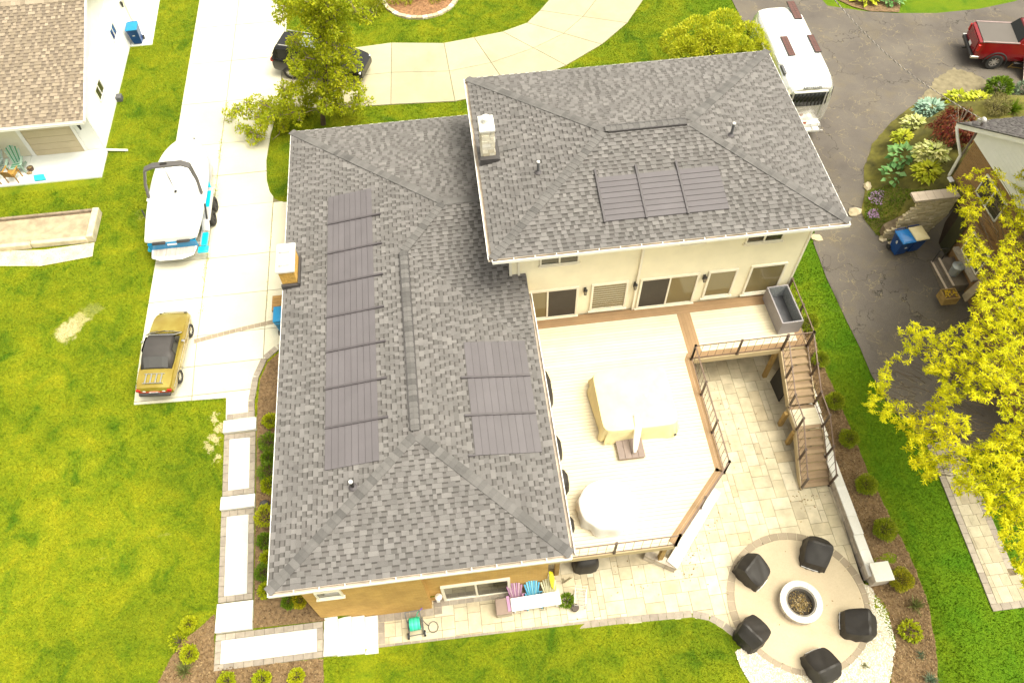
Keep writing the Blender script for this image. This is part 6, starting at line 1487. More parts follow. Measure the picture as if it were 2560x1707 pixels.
# ------------------------------------------------------------------ trees, shrubs and garden plants
def leaf_mesh(name, centers, dirs, L, w_, matl, parent=None, droop=.25, jitter=.3, rng=RNG, loc0=None):
    """many single leaves: centre, outward direction, length range, width share"""
    C = np.asarray(centers, float); n = len(C); D = np.asarray(dirs, float)+rng.normal(0, jitter, (n, 3)); D /= np.linalg.norm(D, axis=1)[:, None]+1e-9
    D[:, 2] -= droop; D /= np.linalg.norm(D, axis=1)[:, None]
    up = rng.normal(0, .45, (n, 3)); up[:, 2] += 1.0
    S = np.cross(D, up); S /= np.linalg.norm(S, axis=1)[:, None]+1e-9; Nn = np.cross(S, D)
    ln = rng.uniform(L[0], L[1], n)[:, None]; wd = ln*w_*rng.uniform(.8, 1.2, n)[:, None]
    V = np.zeros((n, 4, 3)); V[:, 0] = C; V[:, 1] = C+D*ln*.45+S*wd*.5+Nn*ln*.06; V[:, 2] = C+D*ln-Nn*ln*.08; V[:, 3] = C+D*ln*.45-S*wd*.5+Nn*ln*.06
    if loc0 is not None: V -= np.asarray(loc0)
    me = raw_mesh(name, V.reshape(-1, 3), np.arange(n*4).reshape(-1, 4), matl)
    o = link(name, me, parent); return o
def blob_pts(c, r, n, shell=.55, rng=RNG):
    d = rng.normal(0, 1, (n, 3)); d /= np.linalg.norm(d, axis=1)[:, None]; q = rng.uniform(shell, 1, n)[:, None]**(1/2)
    return np.asarray(c)+d*q*np.asarray(r), d
M['bark'] = mat('bark', (.085, .06, .036), .9, var=.3, scale=5, bmp=.6, bscale=20); M['bark_pale'] = mat('pale_bark', (.22, .17, .12), .9, var=.3, scale=5)
# ---- front tree: trunk beyond the roof, airy spring crown
M['spring'] = leaf_mat('spring_leaves', [(.28, .36, .012), (.40, .46, .014), (.54, .55, .02), (.33, .41, .012), (.60, .60, .03)], trans=.5)
def branch(mb, a, b, r0, r1, wob=.12, n=6):
    a, b = Vector(a), Vector(b); pts = []
    for i in range(n+1):
        s = i/n; p = a+(b-a)*s; k = math.sin(PI*s)*wob*(b-a).length
        pts.append(p+Vector((random.uniform(-k, k), random.uniform(-k, k), random.uniform(-.2*k, k))))
    mb.tube(pts, [r0+(r1-r0)*i/n for i in range(n+1)], 6); return pts
def tree(name, label, base, trunk, limbs, blobs, per, L, w_, leafm, cat='tree', barkm='bark', r0=.22, twigs=0, droop=.25, group=None, flat=.75):
    t_ = thing(name, label, cat, tuple(base), group=group); b0 = Vector(base)
    mb = MB(); mb.tube([Vector(p)-b0 for p in trunk], [r0*(1-.75*i/(len(trunk)-1)) for i in range(len(trunk))], 10); mb.build('trunk', M[barkm], t_, smooth=60)
    mb = MB(); Cs = []; Ds = []
    b2 = []
    for c, r in blobs:
        if r > .28 and name == 'front_tree':
            for _ in range(4): o_ = Vector((random.gauss(0, 1), random.gauss(0, 1), random.gauss(0, .7))); o_.normalize(); b2.append((Vector(c)+o_*r*.62, r*random.uniform(.42, .68)))
        else: b2.append((c, r))
    blobs = b2
    dist = lambda c: min((Vector(p)-Vector(c)).length for p in trunk); done = []
    for c, r in sorted(blobs, key=lambda q: dist(q[0])):
        c = Vector(c); k = min(range(len(trunk)), key=lambda i: (Vector(trunk[i])-c).length+abs(trunk[i][2]-c.z*.8)*.4); a = Vector(trunk[k])
        near_ = [d for d in done if (d-c).length < .6*(a-c).length]
        if near_: a = min(near_, key=lambda d: (d-c).length)
        done.append(c)
        pts = branch(mb, a-b0, c-b0, .018+.035*min(r, 1), .008)
        n = int(per*r*r)
        for _ in range(max(2, int(6*r))):
            d = Vector(np.random.default_rng(random.randrange(10**6)).normal(0, 1, 3)); d.normalize(); e = c+Vector((d.x*r, d.y*r, d.z*r*flat))*.95; branch(mb, pts[-2], e-b0, .014, .004, .1, 4)
        P_, D_ = blob_pts(c, (r, r, r*flat), n, .25); Cs.append(P_); Ds.append(D_)
    struct(mb.build('branches', M['bark_pale'] if barkm == 'bark' else M[barkm], t_, smooth=60), 'stuff')
    o = leaf_mesh('crown', np.concatenate(Cs), np.concatenate(Ds), L, w_, M[leafm], t_, droop, .5, loc0=base); return t_
random.seed(21)
bt = P(742, 286, 0); tb = []
def up_at(px, py, y):          # the point on the line of sight where it reaches y
    d = ray(px, py); t_ = y/d.y; return Vector((d.x*t_, d.y*t_, CAMH+d.z*t_))
trunk = [Vector((bt.x, bt.y, -.1))] + [up_at(*q, bt.y+dy) for q, dy in (((741, 262), 0), ((746, 205), -.05), ((748, 150), 0), ((752, 95), .05), ((757, 50), 0), ((765, -10), 0), ((772, -80), 0))]
bl = []
for px, py, r in [(700, 20, .8), (745, 30, .9), (800, 15, .7), (660, 35, .6), (715, 75, .8), (765, 70, .8), (690, 110, .7), (735, 125, .85), (790, 110, .75), (820, 150, .45), (665, 150, .5), (700, 165, .7), (760, 165, .8), (800, 185, .6), (725, 205, .75), (775, 220, .7), (815, 225, .5), (670, 215, .65), (640, 235, .6), (600, 245, .55), (690, 250, .6), (650, 270, .55), (610, 285, .55), (575, 265, .5), (545, 262, .42), (585, 310, .45), (630, 305, .45), (560, 325, .32), (605, 335, .3), (525, 258, .26), (770, 250, .45), (835, 215, .35), (850, 232, .22), (640, 10, .4), (845, 30, .45), (730, 0, .8), (680, -25, .8), (780, -30, .9), (740, -70, 1.0), (575, 235, .3), (700, 235, .5), (555, 290, .3), (645, 330, .25), (740, 60, .7), (720, 180, .6), (680, 190, .55), (780, 140, .6), (790, 240, .4), (625, 262, .5), (655, 250, .5), (600, 275, .42), (680, 270, .45), (705, 262, .4), (530, 275, .25), (570, 300, .3), (640, 290, .4), (815, 250, .3)]:
    bl.append((up_at(px, py, bt.y+random.uniform(-1.3, 1.3)), r))
tree('front_tree', 'tall airy green tree at the front corner hiding the black SUV', (bt.x, bt.y, -.1), trunk, None, bl+[(up_at(745+random.uniform(-22, 22), py_, bt.y-random.uniform(.4, 1.1)), random.uniform(.4, .6)) for py_ in (8, 35, 60, 92, 118, 140, 168, 192, 212, 236)], 1250, (.09, .165), .55, 'spring', r0=.135)
# ---- island tree with drooping foliage, mostly above the frame
ic = P(968, -12, 0); M['willow'] = leaf_mat('drooping_leaves', [(.20, .26, .01), (.32, .36, .015), (.42, .42, .02)], trans=.4)
tr2 = [Vector((ic.x, ic.y, 0)), Vector((ic.x, ic.y+.1, 1.6)), Vector((ic.x-.1, ic.y+.1, 3.5)), Vector((ic.x-.2, ic.y+.1, 5.2))]
bl = []
for px, py, r, y in [(845, 22, .55, 40.4), (870, 8, .5, 41), (815, 18, .5, 40.3), (790, 5, .5, 40.5), (860, 38, .32, 40.2), (830, 40, .3, 40), (905, -8, .5, 41.3), (935, -2, .35, 41.2), (998, -4, .35, 41.2), (1010, -15, .5, 41.5), (860, -20, .8, 41), (800, -25, .8, 41), (950, -40, 1.0, 42)]: bl.append((up_at(px, py, y), r))
tree('island_tree', 'drooping light green tree in the stone-edged mulch ring', (ic.x, ic.y, 0), tr2, None, bl, 900, (.10, .20), .28, 'willow', r0=.28, droop=1.1)
ring_c = P(966, -8, 0); rr_ = 2.15
struct(patch('tree_ring_mulch', arc(ring_c, rr_, 0, 350, 35), T, mat('red_mulch', (.27, .14, .065), .95, var=.4, scale=7, bmp=.7), .4, dz=.05))
es = thing('ring_edging', 'ring of pale edging stones round the island tree', 'edging', (ring_c.x, ring_c.y, 0))
for k in range(44):
    a0 = k*360/44; a1 = a0+360/44-.6
    mb = MB(); ro = rr_+.1+random.uniform(-.02, .02); mb.prism([(ro*math.cos(rad(a0)), ro*math.sin(rad(a0))), (ro*math.cos(rad(a1)), ro*math.sin(rad(a1))), ((ro-.24)*math.cos(rad(a1)), (ro-.24)*math.sin(rad(a1))), ((ro-.24)*math.cos(rad(a0)), (ro-.24)*math.sin(rad(a0)))], -.02, .12+random.uniform(-.015, .02)); mb.build('stone', M['thin_stone'] if k % 3 else M['stone'], es)
chips('ring_chips', arc(ring_c, rr_-.15, 0, 350, 35), 1500, lambda x, y: .03, pieces_mat('red_chips', [(.30, .15, .07), (.20, .09, .04), (.40, .24, .12)]))
# ---- yellow honey locust close to the lens
M['gold_leaf'] = leaf_mat('golden_leaves', [(.58, .58, .006), (.72, .70, .008), (.82, .78, .012), (.64, .63, .006), (.48, .52, .008)], trans=.5)

yb_ = P(2470, 1190, -1.4); ty = thing('yellow_tree', 'large golden-yellow leafed tree leaning in from the right edge', 'tree', tuple(yb_))
mb = MB(); tops = [yb_, yb_+Vector((-.1, .2, 1.5)), yb_+Vector((-.3, .5, 3.0)), yb_+Vector((-.4, .9, 4.6)), yb_+Vector((-.3, 1.2, 6.2))]; mb.tube([p-yb_ for p in tops], [.2, .17, .13, .09, .05], 10); mb.build('trunk', M['bark'], ty, smooth=60)
random.seed(5); spray = []; mb = MB()
OUTL = [(2060, 765), (2100, 742), (2130, 755), (2180, 750), (2225, 700), (2255, 650), (2225, 610), (2205, 560), (2215, 500), (2180, 460), (2170, 430), (2215, 400), (2260, 380), (2330, 390), (2380, 360), (2500, 380), (2500, 1400), (2352, 1345), (2325, 1290), (2300, 1235), (2262, 1180), (2240, 1130), (2185, 1150), (2140, 1120), (2105, 1080), (2080, 1040), (2092, 1000), (2040, 975), (1985, 935), (2000, 905), (2010, 860), (2045, 830), (2080, 800)]
def depth(px, py):             # crown height: low at its tips, high at its middle
    return 3.0+2.8*sst(2000, 2330, px)*(1-.35*abs(py-850)/500)
tries = 0
while len(spray) < 2900 and tries < 99000:
    tries += 1; px, py = random.uniform(1975, 2480), random.uniform(360, 1400)
    if not inpoly(px, py, OUTL): continue
    # gaps: a coarse pattern leaves holes where the drive and path show through
    g = math.sin(px*.031+py*.017)+math.sin(px*.013-py*.027+1.3)+.6*math.sin(px*.071+py*.053)
    if g < -.75 and px < 2300: continue
    if px < 2090 and random.random() < .3: continue
    spray.append(P(px, py, depth(px, py)+random.uniform(-1.5, .7)))
for c in spray:
    if random.random() < .5:
        k = random.choice(tops[2:]); s = random.uniform(.55, .8); q = c+(k-c)*random.uniform(.08, .2)+Vector((0, 0, -.15)); branch(mb, q-yb_, c-yb_, .01, .004, .08, 3)
for _ in range(26):
    c = random.choice(spray); branch(mb, random.choice(tops[2:])-yb_, c+Vector((0, 0, -.2))-yb_, .045, .012, .08, 7)
struct(mb.build('branches', M['bark'], ty, smooth=60), 'stuff')
for nm, mt, lo in (('crown', 'gold_leaf', 0),):
    Cs = []; Ds = []
    for i, c in enumerate(spray):
        n = random.randint(18, 28); d = RNG.normal(0, 1, (n, 3)); d[:, 2] = np.abs(d[:, 2])*.4; d /= np.linalg.norm(d, axis=1)[:, None]
        tw = RNG.normal(0, 1, 3); tw[2] *= .25; tw /= np.linalg.norm(tw); pos_ = RNG.uniform(-.14, .14, n)[:, None]*tw
        Cs.append(np.array(c)+pos_+(np.array([0, 0, -.5]) if lo else 0)); Ds.append(d)
    leaf_mesh(nm, np.concatenate(Cs), np.concatenate(Ds), (.08, .17), .24, M[mt], ty, .3, .25, loc0=yb_)

# ---- shrubs
M['globe'] = leaf_mat('globe_shrub_leaves', [(.14, .20, .008), (.22, .28, .010), (.33, .38, .014), (.17, .23, .008)], trans=.2)
M['lime'] = leaf_mat('lime_shrub_leaves', [(.34, .40, .008), (.46, .48, .010), (.26, .33, .008)], trans=.35)
M['green'] = leaf_mat('green_shrub_leaves', [(.08, .16, .008), (.13, .22, .010), (.18, .27, .012)], trans=.3)
M['twotone'] = leaf_mat('two_tone_leaves', [(.15, .17, .008), (.32, .32, .012), (.50, .45, .014)], trans=.25)
def shrub_mesh(name, r, n, L, w_, matl, up=.3, seed=1, core=True, squash=.85):
    rg_ = np.random.default_rng(seed); P_, D_ = blob_pts((0, 0, r*squash*.95), (r, r, r*squash), n, .35, rg_); D_[:, 2] += up
    k = P_[:, 2] > .02
    lump = 1+.13*np.sin(P_[:, 0]*9/r*.5+seed)*np.cos(P_[:, 1]*7/r*.5+seed*2); P_[:, :2] *= lump[:, None]
    return P_[k], D_[k]
def shrub(label, loc, r, matl, n=900, L=(.05, .10), w_=.45, group=None, seed=1, up=.3, name='shrub', squash=.85, cat='shrub', droop=.1):
    t_ = thing(name, label, cat, loc, random.uniform(0, 6), group)
    P_, D_ = shrub_mesh('leaves', r, n, L, w_, matl, up, seed, squash=squash); leaf_mesh('foliage', P_, D_, L, w_, M[matl], t_, droop, .35, np.random.default_rng(seed))
    mb = MB()
    for k in range(7): a = k*2*PI/7+.3; mb.tube([(0, 0, 0), (r*.35*math.cos(a), r*.35*math.sin(a), r*.7), (r*.6*math.cos(a), r*.6*math.sin(a), r*1.2*squash)], [.02, .012, .005], 5)
    struct(mb.build('stems', M['bark'], t_), 'stuff'); return t_
gp = 'globe shrubs in the east mulch bed'
g0 = shrub('dark green globe shrub beside the upper landing of the deck stairs', tuple(G(1913, 928)), .36, 'globe', 2600, (.04, .09), .35, gp, 3)
for px, py, lb, s in ((1945, 1014, 'dark green globe shrub beside the lower flight of deck stairs', .36), (1983, 1120, 'dark green globe shrub level with the foot of the deck stairs', .38), (2025, 1222, 'dark green globe shrub halfway along the retaining wall', .40), (1880, 832, 'dark green globe shrub beside the upper flight of deck stairs', .33), (1853, 752, 'dark green globe shrub below the grey storage box', .40)):
    dup(g0, G(px, py), random.uniform(0, 6), lb, gp, s/.36)
shrub('globe shrub with yellowing side next to the white-capped pillar', tuple(G(2062, 1336)), .40, 'twotone', 2600, (.04, .09), .35, gp, 8)
l0 = shrub('small lime spirea with an open middle in the east mulch bed', tuple(G(2087, 1452)), .36, 'lime', 420, (.07, .13), .6, None, 12, .1, squash=.5)
def tuft(label, loc, h, n, matl, name='ornamental_grass', spread=.5, cat='grass clump', w_=.06):
    t_ = thing(name, label, cat, loc, random.uniform(0, 6)); d = RNG.normal(0, 1, (n, 3)); d[:, 2] = RNG.uniform(.5, 1.6, n); d[:, :2] *= spread
    leaf_mesh('blades', np.stack([RNG.uniform(-.05, .05, n), RNG.uniform(-.05, .05, n), np.zeros(n)], 1), d, (h*.6, h), w_, M[matl], t_, .15, .1); return t_
M['pale_grass'] = leaf_mat('pale_grass', [(.16, .19, .05), (.24, .26, .09), (.12, .15, .03)]); M['blue_leaf'] = leaf_mat('blue_green_leaves', [(.09, .15, .09), (.15, .22, .14), (.20, .27, .18)], trans=.2)
tuft('pale feathery grass clump below the pillar in the mulch bed', tuple(G(2100, 1392)), .5, 90, 'pale_grass'); tuft('small blue-green grass clump in the lower east mulch bed', tuple(G(2112, 1504)), .3, 70, 'blue_leaf'); tuft('blue-green grass clump at the bottom of the east mulch bed', tuple(G(2135, 1562)), .42, 90, 'blue_leaf')
tuft('spiky green grass clump in the south-west mulch bed', tuple(G(425, 1540)), .55, 110, 'pale_grass'); tuft('thin grass tuft at the mulch edge by the seat wall gravel', tuple(G(1985, 1528)), .25, 50, 'pale_grass')
s0 = shrub('bright lime globe shrub at the top of the south-west mulch bed', tuple(G(438, 1436)), .26, 'lime', 900, (.05, .09), .45, 'lime shrubs in the south-west mulch bed', 31)
for px, py, lb in ((440, 1504, 'bright lime globe shrub above the spiky grass clump'), (525, 1566, 'lime globe shrub below the corner of the side path'), (605, 1562, 'lime globe shrub below the middle of the side path'), (685, 1556, 'lime globe shrub below the stone steps end of the path')): dup(s0, G(px, py), random.uniform(0, 6), lb, None, random.uniform(.95, 1.1))
shrub('sparse yellow-green shrub between the lime globes of the south-west bed', tuple(G(414, 1474)), .30, 'lime', 160, (.06, .1), .5, None, 33)
wg = 'shrubs along the west wall'
for i, (px, py, r, mt, lb) in enumerate([(624, 972, .28, 'lime', 'lime shrub, topmost of the row along the west eave'), (622, 1022, .36, 'green', 'soft green feathery shrub below the topmost lime shrub'), (618, 1056, .24, 'green', 'small dark green shrub squeezed in the west bed row'), (624, 1090, .40, 'green', 'large green shrub by the second step of the side path'), (622, 1120, .30, 'lime', 'yellow-green shrub under the eave by the second step'), (616, 1192, .40, 'lime', 'wide yellow-green shrub in the middle of the west bed'), (614, 1246, .28, 'green', 'dark green shrub below the wide yellow-green one'), (620, 1284, .26, 'lime', 'narrow lime shrub tucked under the west eave'), (612, 1318, .32, 'green', 'round dark green shrub near the south-west roof corner'), (616, 1358, .28, 'lime', 'bright lime shrub just below the roof corner'), (668, 1384, .26, 'green', 'dark green shrub against the tan brick corner'), (690, 1382, .26, 'twotone', 'golden shrub against the tan brick corner')]):
    p = G(px, py); shrub(lb, (p.x, p.y, T(p.x, p.y)), r, mt, 900, (.06, .11), .42, wg, 40+i)
rk = MB(); p = G(610, 1160); rk.sphere((0, 0, .12), (.2, .16, .14), 10, 6); o = rk.build('dark_rock', mat('dark_stone', (.06, .055, .055), .8, var=.3, scale=6, bmp=.6), smooth=60); o.location = p; tag(o, 'dark rounded rock among the shrubs along the west wall', 'rock')
# large rounded bush behind the upper roof
bp_ = P(1640, 125, 0); M['bush'] = leaf_mat('yellow_green_bush', [(.34, .40, .012), (.46, .49, .02), (.56, .56, .03), (.26, .32, .01)], trans=.35)
bb = thing('round_bush', 'big rounded yellow-green bush behind the upper roof', 'bush', (bp_.x, bp_.y, 0)); Cs, Ds = [], []
for px, py, r, y in [(1600, 85, 1.0, 32.6), (1660, 70, 1.0, 33), (1550, 100, .7, 32.4), (1715, 90, .8, 32), (1640, 110, 1.1, 31.6), (1740, 120, .6, 31), (1575, 125, .8, 31.4), (1690, 125, .9, 31), (1755, 145, .5, 30.4), (1770, 175, .45, 29.8)]:
    c = up_at(px, py-4, y); a, b = blob_pts(tuple(c), (r, r, r*.85), int(2400*r*r), .55); b[:, 2] += .35; Cs.append(a); Ds.append(b)
leaf_mesh('foliage', np.concatenate(Cs), np.concatenate(Ds), (.09, .16), .5, M['bush'], bb, .1, .4, loc0=(bp_.x, bp_.y, 0)); mb = MB()
for k in range(6): branch(mb, (0, 0, 0), (random.uniform(-1.4, 1.4), random.uniform(-.5, 1), random.uniform(1, 2)), .06, .02)
struct(mb.build('stems', M['bark'], bb), 'stuff')

# ---- neighbour's garden
M['hosta_blue'] = leaf_mat('blue_hosta', [(.22, .36, .27), (.32, .46, .37), (.16, .28, .2)], trans=.15); M['hosta_var'] = leaf_mat('variegated_hosta', [(.48, .50, .16), (.66, .66, .32), (.34, .40, .07)], trans=.2)
M['hosta_gold'] = leaf_mat('golden_hosta', [(.40, .46, .02), (.56, .58, .05), (.28, .34, .012)], trans=.25); M['hosta_green'] = leaf_mat('green_hosta', [(.10, .26, .07), (.17, .34, .11), (.24, .42, .16)], trans=.2)
M['maple_red'] = leaf_mat('red_maple', [(.12, .016, .02), (.20, .03, .025), (.26, .10, .03), (.15, .04, .025)], trans=.3); M['brown_leaf'] = leaf_mat('olive_brown_leaves', [(.17, .16, .05), (.24, .21, .08), (.13, .13, .03)])
def hosta(label, px, py, r, matl, n=70, h=.5, name='hosta', w_=.5, tilt=.55, cat='hosta', L=None):
    r *= 1.22; n = int(n*1.3)
    p = G(px, py); t_ = thing(name, label, cat, (p.x, p.y, p.z), random.uniform(0, 6)); Cs = []; Ds = []
    for i in range(n):
        s = (i+.5)/n; a = i*2.399963; k = math.sqrt(s)*r*.72; Cs.append((k*math.cos(a), k*math.sin(a), h*(1-.75*s)+.03)); Ds.append((math.cos(a), math.sin(a), tilt*(1-s)+.1))
    leaf_mesh('leaf_rosette', Cs, Ds, L or (r*.42, r*.62), w_, M[matl], t_, .15, .18); return t_
hosta('large blue-green hosta at the top of the neighbour garden', 2133, 264, .62, 'hosta_blue', 130); hosta('pale variegated hosta left of the red maple', 2097, 294, .48, 'hosta_var', 120, .42)
hosta('yellow-green hosta below the pale variegated one', 2070, 327, .44, 'hosta_gold', 100, .4); hosta('largest variegated hosta in the middle of the garden', 2137, 364, .62, 'hosta_var', 160); hosta('golden hosta below the largest variegated one', 2127, 404, .54, 'hosta_gold', 120, .45)
hosta('broad-leaved green hosta near the asphalt edge, upper one', 2072, 364, .58, 'hosta_green', 34, .4, w_=.62); hosta('broad-leaved green hosta near the asphalt edge, lower one', 2050, 408, .55, 'hosta_green', 28, .38, w_=.62)
hosta('chartreuse hosta above the red maple', 2195, 236, .5, 'hosta_gold', 80, .4); hosta('chartreuse hosta between maple and green shrub', 2243, 242, .55, 'hosta_gold', 90, .4)
p = G(2285, 222); shrub('mid green shrub at the top edge of the garden', (p.x, p.y, p.z), .6, 'green', 1200, (.12, .2), .5, None, 60); p = G(2345, 222); shrub('blue-green shrub at the right edge of the garden', (p.x, p.y, p.z), .5, 'blue_leaf', 900, (.08, .14), .5, None, 61)
p = G(2282, 258); shrub('olive-brown twiggy shrub beside the brick house roof', (p.x, p.y, p.z), .55, 'brown_leaf', 1100, (.06, .12), .4, None, 62); p = G(2322, 258); tuft('arching green grass clump above the brick house roof', tuple(p), .8, 160, 'green', w_=.05)
p = G(2185, 318); mp = thing('red_maple', 'low weeping red-leafed maple with bare twisted branches', 'tree', tuple(p)); mb = MB(); Cs, Ds = [], []
for k in range(26):
    a = random.uniform(0, 2*PI); R = random.uniform(.6, 1.15); e = Vector((R*math.cos(a), R*math.sin(a)*.9, random.uniform(.25, .7))); m_ = Vector((R*.5*math.cos(a), R*.5*math.sin(a), random.uniform(1.0, 1.35))); mb.tube([(0, 0, 0), (.05*math.cos(a), .05*math.sin(a), .7), m_, e], [.05, .035, .015, .005], 5)
    for _ in range(170):
        s = random.uniform(.1, 1); q = m_+(e-m_)*s; Cs.append((q.x+random.gauss(0, .12), q.y+random.gauss(0, .12), q.z+random.gauss(0, .08))); Ds.append((math.cos(a), math.sin(a), -.5))
mb.build('trunk', M['bark_pale'], mp, smooth=60); leaf_mesh('crown', Cs, Ds, (.09, .18), .32, M['maple_red'], mp, .5, .5)
M['phlox'] = leaf_mat('lavender_flowers', [(.42, .24, .48), (.52, .32, .55), (.34, .20, .42)], trans=.1)
for px, py, r, lb in ((2020, 460, .42, 'mat of lavender flowers beside the stone wall garden'), (2006, 497, .26, 'small lavender flower patch at the garden tip')):
    p = G(px, py); t_ = thing('phlox', lb, 'flowers', (p.x, p.y, p.z)); n = int(900*r); a = RNG.uniform(0, 6.28, n); q = np.sqrt(RNG.uniform(0, 1, n))*r*1.3; C = np.stack([q*np.cos(a), q*np.sin(a)*.8, .10+RNG.uniform(0, .08, n)], 1); D = RNG.normal(0, .4, (n, 3)); D[:, 2] = .5
    leaf_mesh('blossoms', C, D, (.04, .07), .8, M['phlox'], t_, 0, .6); C2 = C.copy(); C2[:, 2] *= .6; leaf_mesh('foliage', np.concatenate([C2*1.15, C2*1.3]), np.concatenate([D, D]), (.05, .11), .35, M['green'], t_, .1, .6)
p = G(2020, 480); gc = [(q.x, q.y) for q in GP([(2000, 440), (2040, 425), (2100, 440), (2150, 440), (2190, 430), (2200, 450), (2100, 455), (2075, 470), (2050, 520), (2040, 555), (2010, 540), (1985, 505), (1983, 470)])]
pts = scatter(gc, 5200); leaf_mesh('ground_cover', [(x, y, T(x, y)+.02) for x, y in pts], [(0, 0, 1)]*len(pts), (.06, .14), .22, M['green'], None, .0, .6)['kind'] = 'stuff'
for px, py, r, lb in ((2028, 548, .28, 'pale boulder at the foot of the stone wall'), (2038, 535, .24, 'tan boulder against the end of the stone wall'), (2046, 560, .17, 'small pinkish boulder beside the blue bin'), (1962, 490, .35, 'flat pale rock at the corner of the asphalt by the roof'), (1992, 430, .3, 'long pale rock at the edge of the garden'), (1876, 548, .28, 'pale rock at the corner of the cream wall')):
    mb = MB(); p = G(px, py); mb.sphere((0, 0, r*.12), (r, r*.7, r*.42), 7, 5); me = mb.mesh('boulder', M['thin_stone'], 25)
    for v in me.vertices: v.co *= 1+random.uniform(-.2, .2)
    o = link('boulder', me, None, tuple(p), (0, 0, random.uniform(0, 3))); tag(o, lb, 'boulder', 'boulders round the neighbour garden')
hosta('bright hosta leaning over the asphalt at the top edge', 1985, -4, .7, 'hosta_gold', 60, .5, L=(.4, .6)); hosta('green hosta at the top edge of the asphalt bed', 2045, 2, .6, 'hosta_green', 60, .45)
tb_ = [(q.x, q.y) for q in [P(*q, 0) for q in [(1900, -40), (1925, 2), (1960, 18), (2000, 28), (2065, 30), (2075, -40)]]]; struct(patch('top_mulch_bed', tb_, T, M['mulch'], .5, dz=.045)); chips('mulch_chips', tb_, 900, lambda x, y: .04, M['chip'])
# weeds in the driveway joints
Wp = []
for y in np.arange(20.5, 34, .018):
    if random.random() < .55+.4*math.sin(y*1.7): Wp += [(-11.2+random.gauss(0, .05)+.02*math.sin(y*3), y, T(-11.2, y)+.03) for _ in range(3)]
for y in np.arange(19.8, 26.5, .05): Wp.append((-8.45+random.gauss(0, .015), y, T(-8.4, y)+.03))
leaf_mesh('joint_weeds', Wp, [(0, 0, .6)]*len(Wp), (.04, .09), .4, M['spring'], None, 0, .8)['kind'] = 'stuff'
# ------------------------------------------------------------------ things on the deck, patio and porch
random.seed(11)
M['tan_cover'] = mat('tan_canvas', (.74, .64, .36), .8, var=.1, scale=2, bmp=.3, bscale=6)
ht = thing('hot_tub', 'covered hot tub under a tan canvas cover with a white strap on the deck', 'hot tub', (5.78, 13.52, DZ))
mb = MB(); mb.bx(-1.28, 1.28, -1.1, 1.1, .0, .80); mb.build('tub', M['tan_lid'], ht, bevel=.1)
n = 64; rings = []
def sq(a, hx, hy, e=9): c, s = math.cos(a), math.sin(a); return hx*math.copysign(abs(c)**(2/e), c), hy*math.copysign(abs(s)**(2/e), s)
for z, f, wv in ((.05, 1.07, .035), (.22, 1.075, .032), (.45, 1.04, .02), (.72, 1.012, .008), (.90, 1.0, .0), (.945, .99, 0), (.96, .95, 0), (.985, .4, 0)):
    r = []
    for k in range(n):
        a = 2*PI*k/n; x, y = sq(a, 1.40*f, 1.28*f); w_ = 1+wv*math.sin(a*9+1.1*math.sin(a*2))+wv*.7*math.sin(a*17); r.append((x*w_, y*w_+(.03 if z < .5 else 0), z+(.05*math.sin(a*5) if z < .1 else 0)))
    rings.append(r)
mb = MB(); mb.loft(rings, True, True); mb.build('cover', M['tan_cover'], ht, smooth=50)
M['strap'] = mat('white_strap', (.80, .78, .72), .6, var=.02)
mb = MB(); rows = []
for y, z, w_ in ((-.75, .99, .22), (-1.15, .99, .24), (-1.36, .90, .26), (-1.55, .62, .24), (-1.80, .42, .17), (-1.92, .33, .09)): xo = -.12-(max(0, -1.15-y))*.28; rows.append([(xo-w_/2, y, z), (xo, y, z+.03), (xo+w_/2, y, z)])
mb.loft(rows, False, False); mb.build('strap', M['strap'], ht, solid=.012, smooth=60)
for x, y in ((.42, .0),): mb = MB(); mb.box((x, y, .985), (.07, .10, .02), rad(30)); mb.build('buckle', M['silver'], ht)
for x, y, z in ((1.42, -.9, .45), (1.3, -1.38, .3)): mb = MB(); mb.box((x, y, z), (.10, .06, .04), rad(20)); mb.build('clip', M['black'], ht)
sp_ = thing('spa_step', 'greyish plank step in front of the hot tub', 'step', (5.35, 11.87, DZ)); M['step_plank'] = pieces_mat('step_planks', [(.22, .175, .155), (.25, .195, .168), (.2, .162, .148)], var=.06)
for k in range(4): mb = MB(); mb.bx(-.49+k*.245+.004, -.49+(k+1)*.245-.004, -.40, .40, .16, .2); mb.build('plank', M['step_plank'], sp_, bevel=.01)
mb = MB(); mb.bx(-.46, .46, -.37, .37, .0, .158); mb.build('base', mat('step_base', (.25, .19, .16), .7), sp_)
M['grey_cover'] = mat('white_furniture_cover', (.72, .70, .68), .75, var=.06, scale=2, bmp=.2, bscale=5)
c = P(1392, 1155, .8); rd = thing('covered_table', 'round patio table hidden under a draped white cover on the deck', 'table cover', (c.x, c.y-.1, DZ))
rings = []
for z, f, wv in ((.01, 1.02, .06), (.2, 1.03, .05), (.45, 1.02, .03), (.66, 1.0, .015), (.74, .95, .0), (.80, .6, 0), (.84, .1, 0)): rings.append([((.92*f*(1+wv*math.sin(9*2*PI*k/48+.8)+wv*.6*math.sin(14*2*PI*k/48)))*math.cos(2*PI*k/48)*1.08, (.92*f*(1+wv*math.sin(9*2*PI*k/48+.8)))*math.sin(2*PI*k/48), z) for k in range(48)])
mb = MB(); mb.loft(rings, True, True); mb.build('cover', M['grey_cover'], rd, smooth=60)
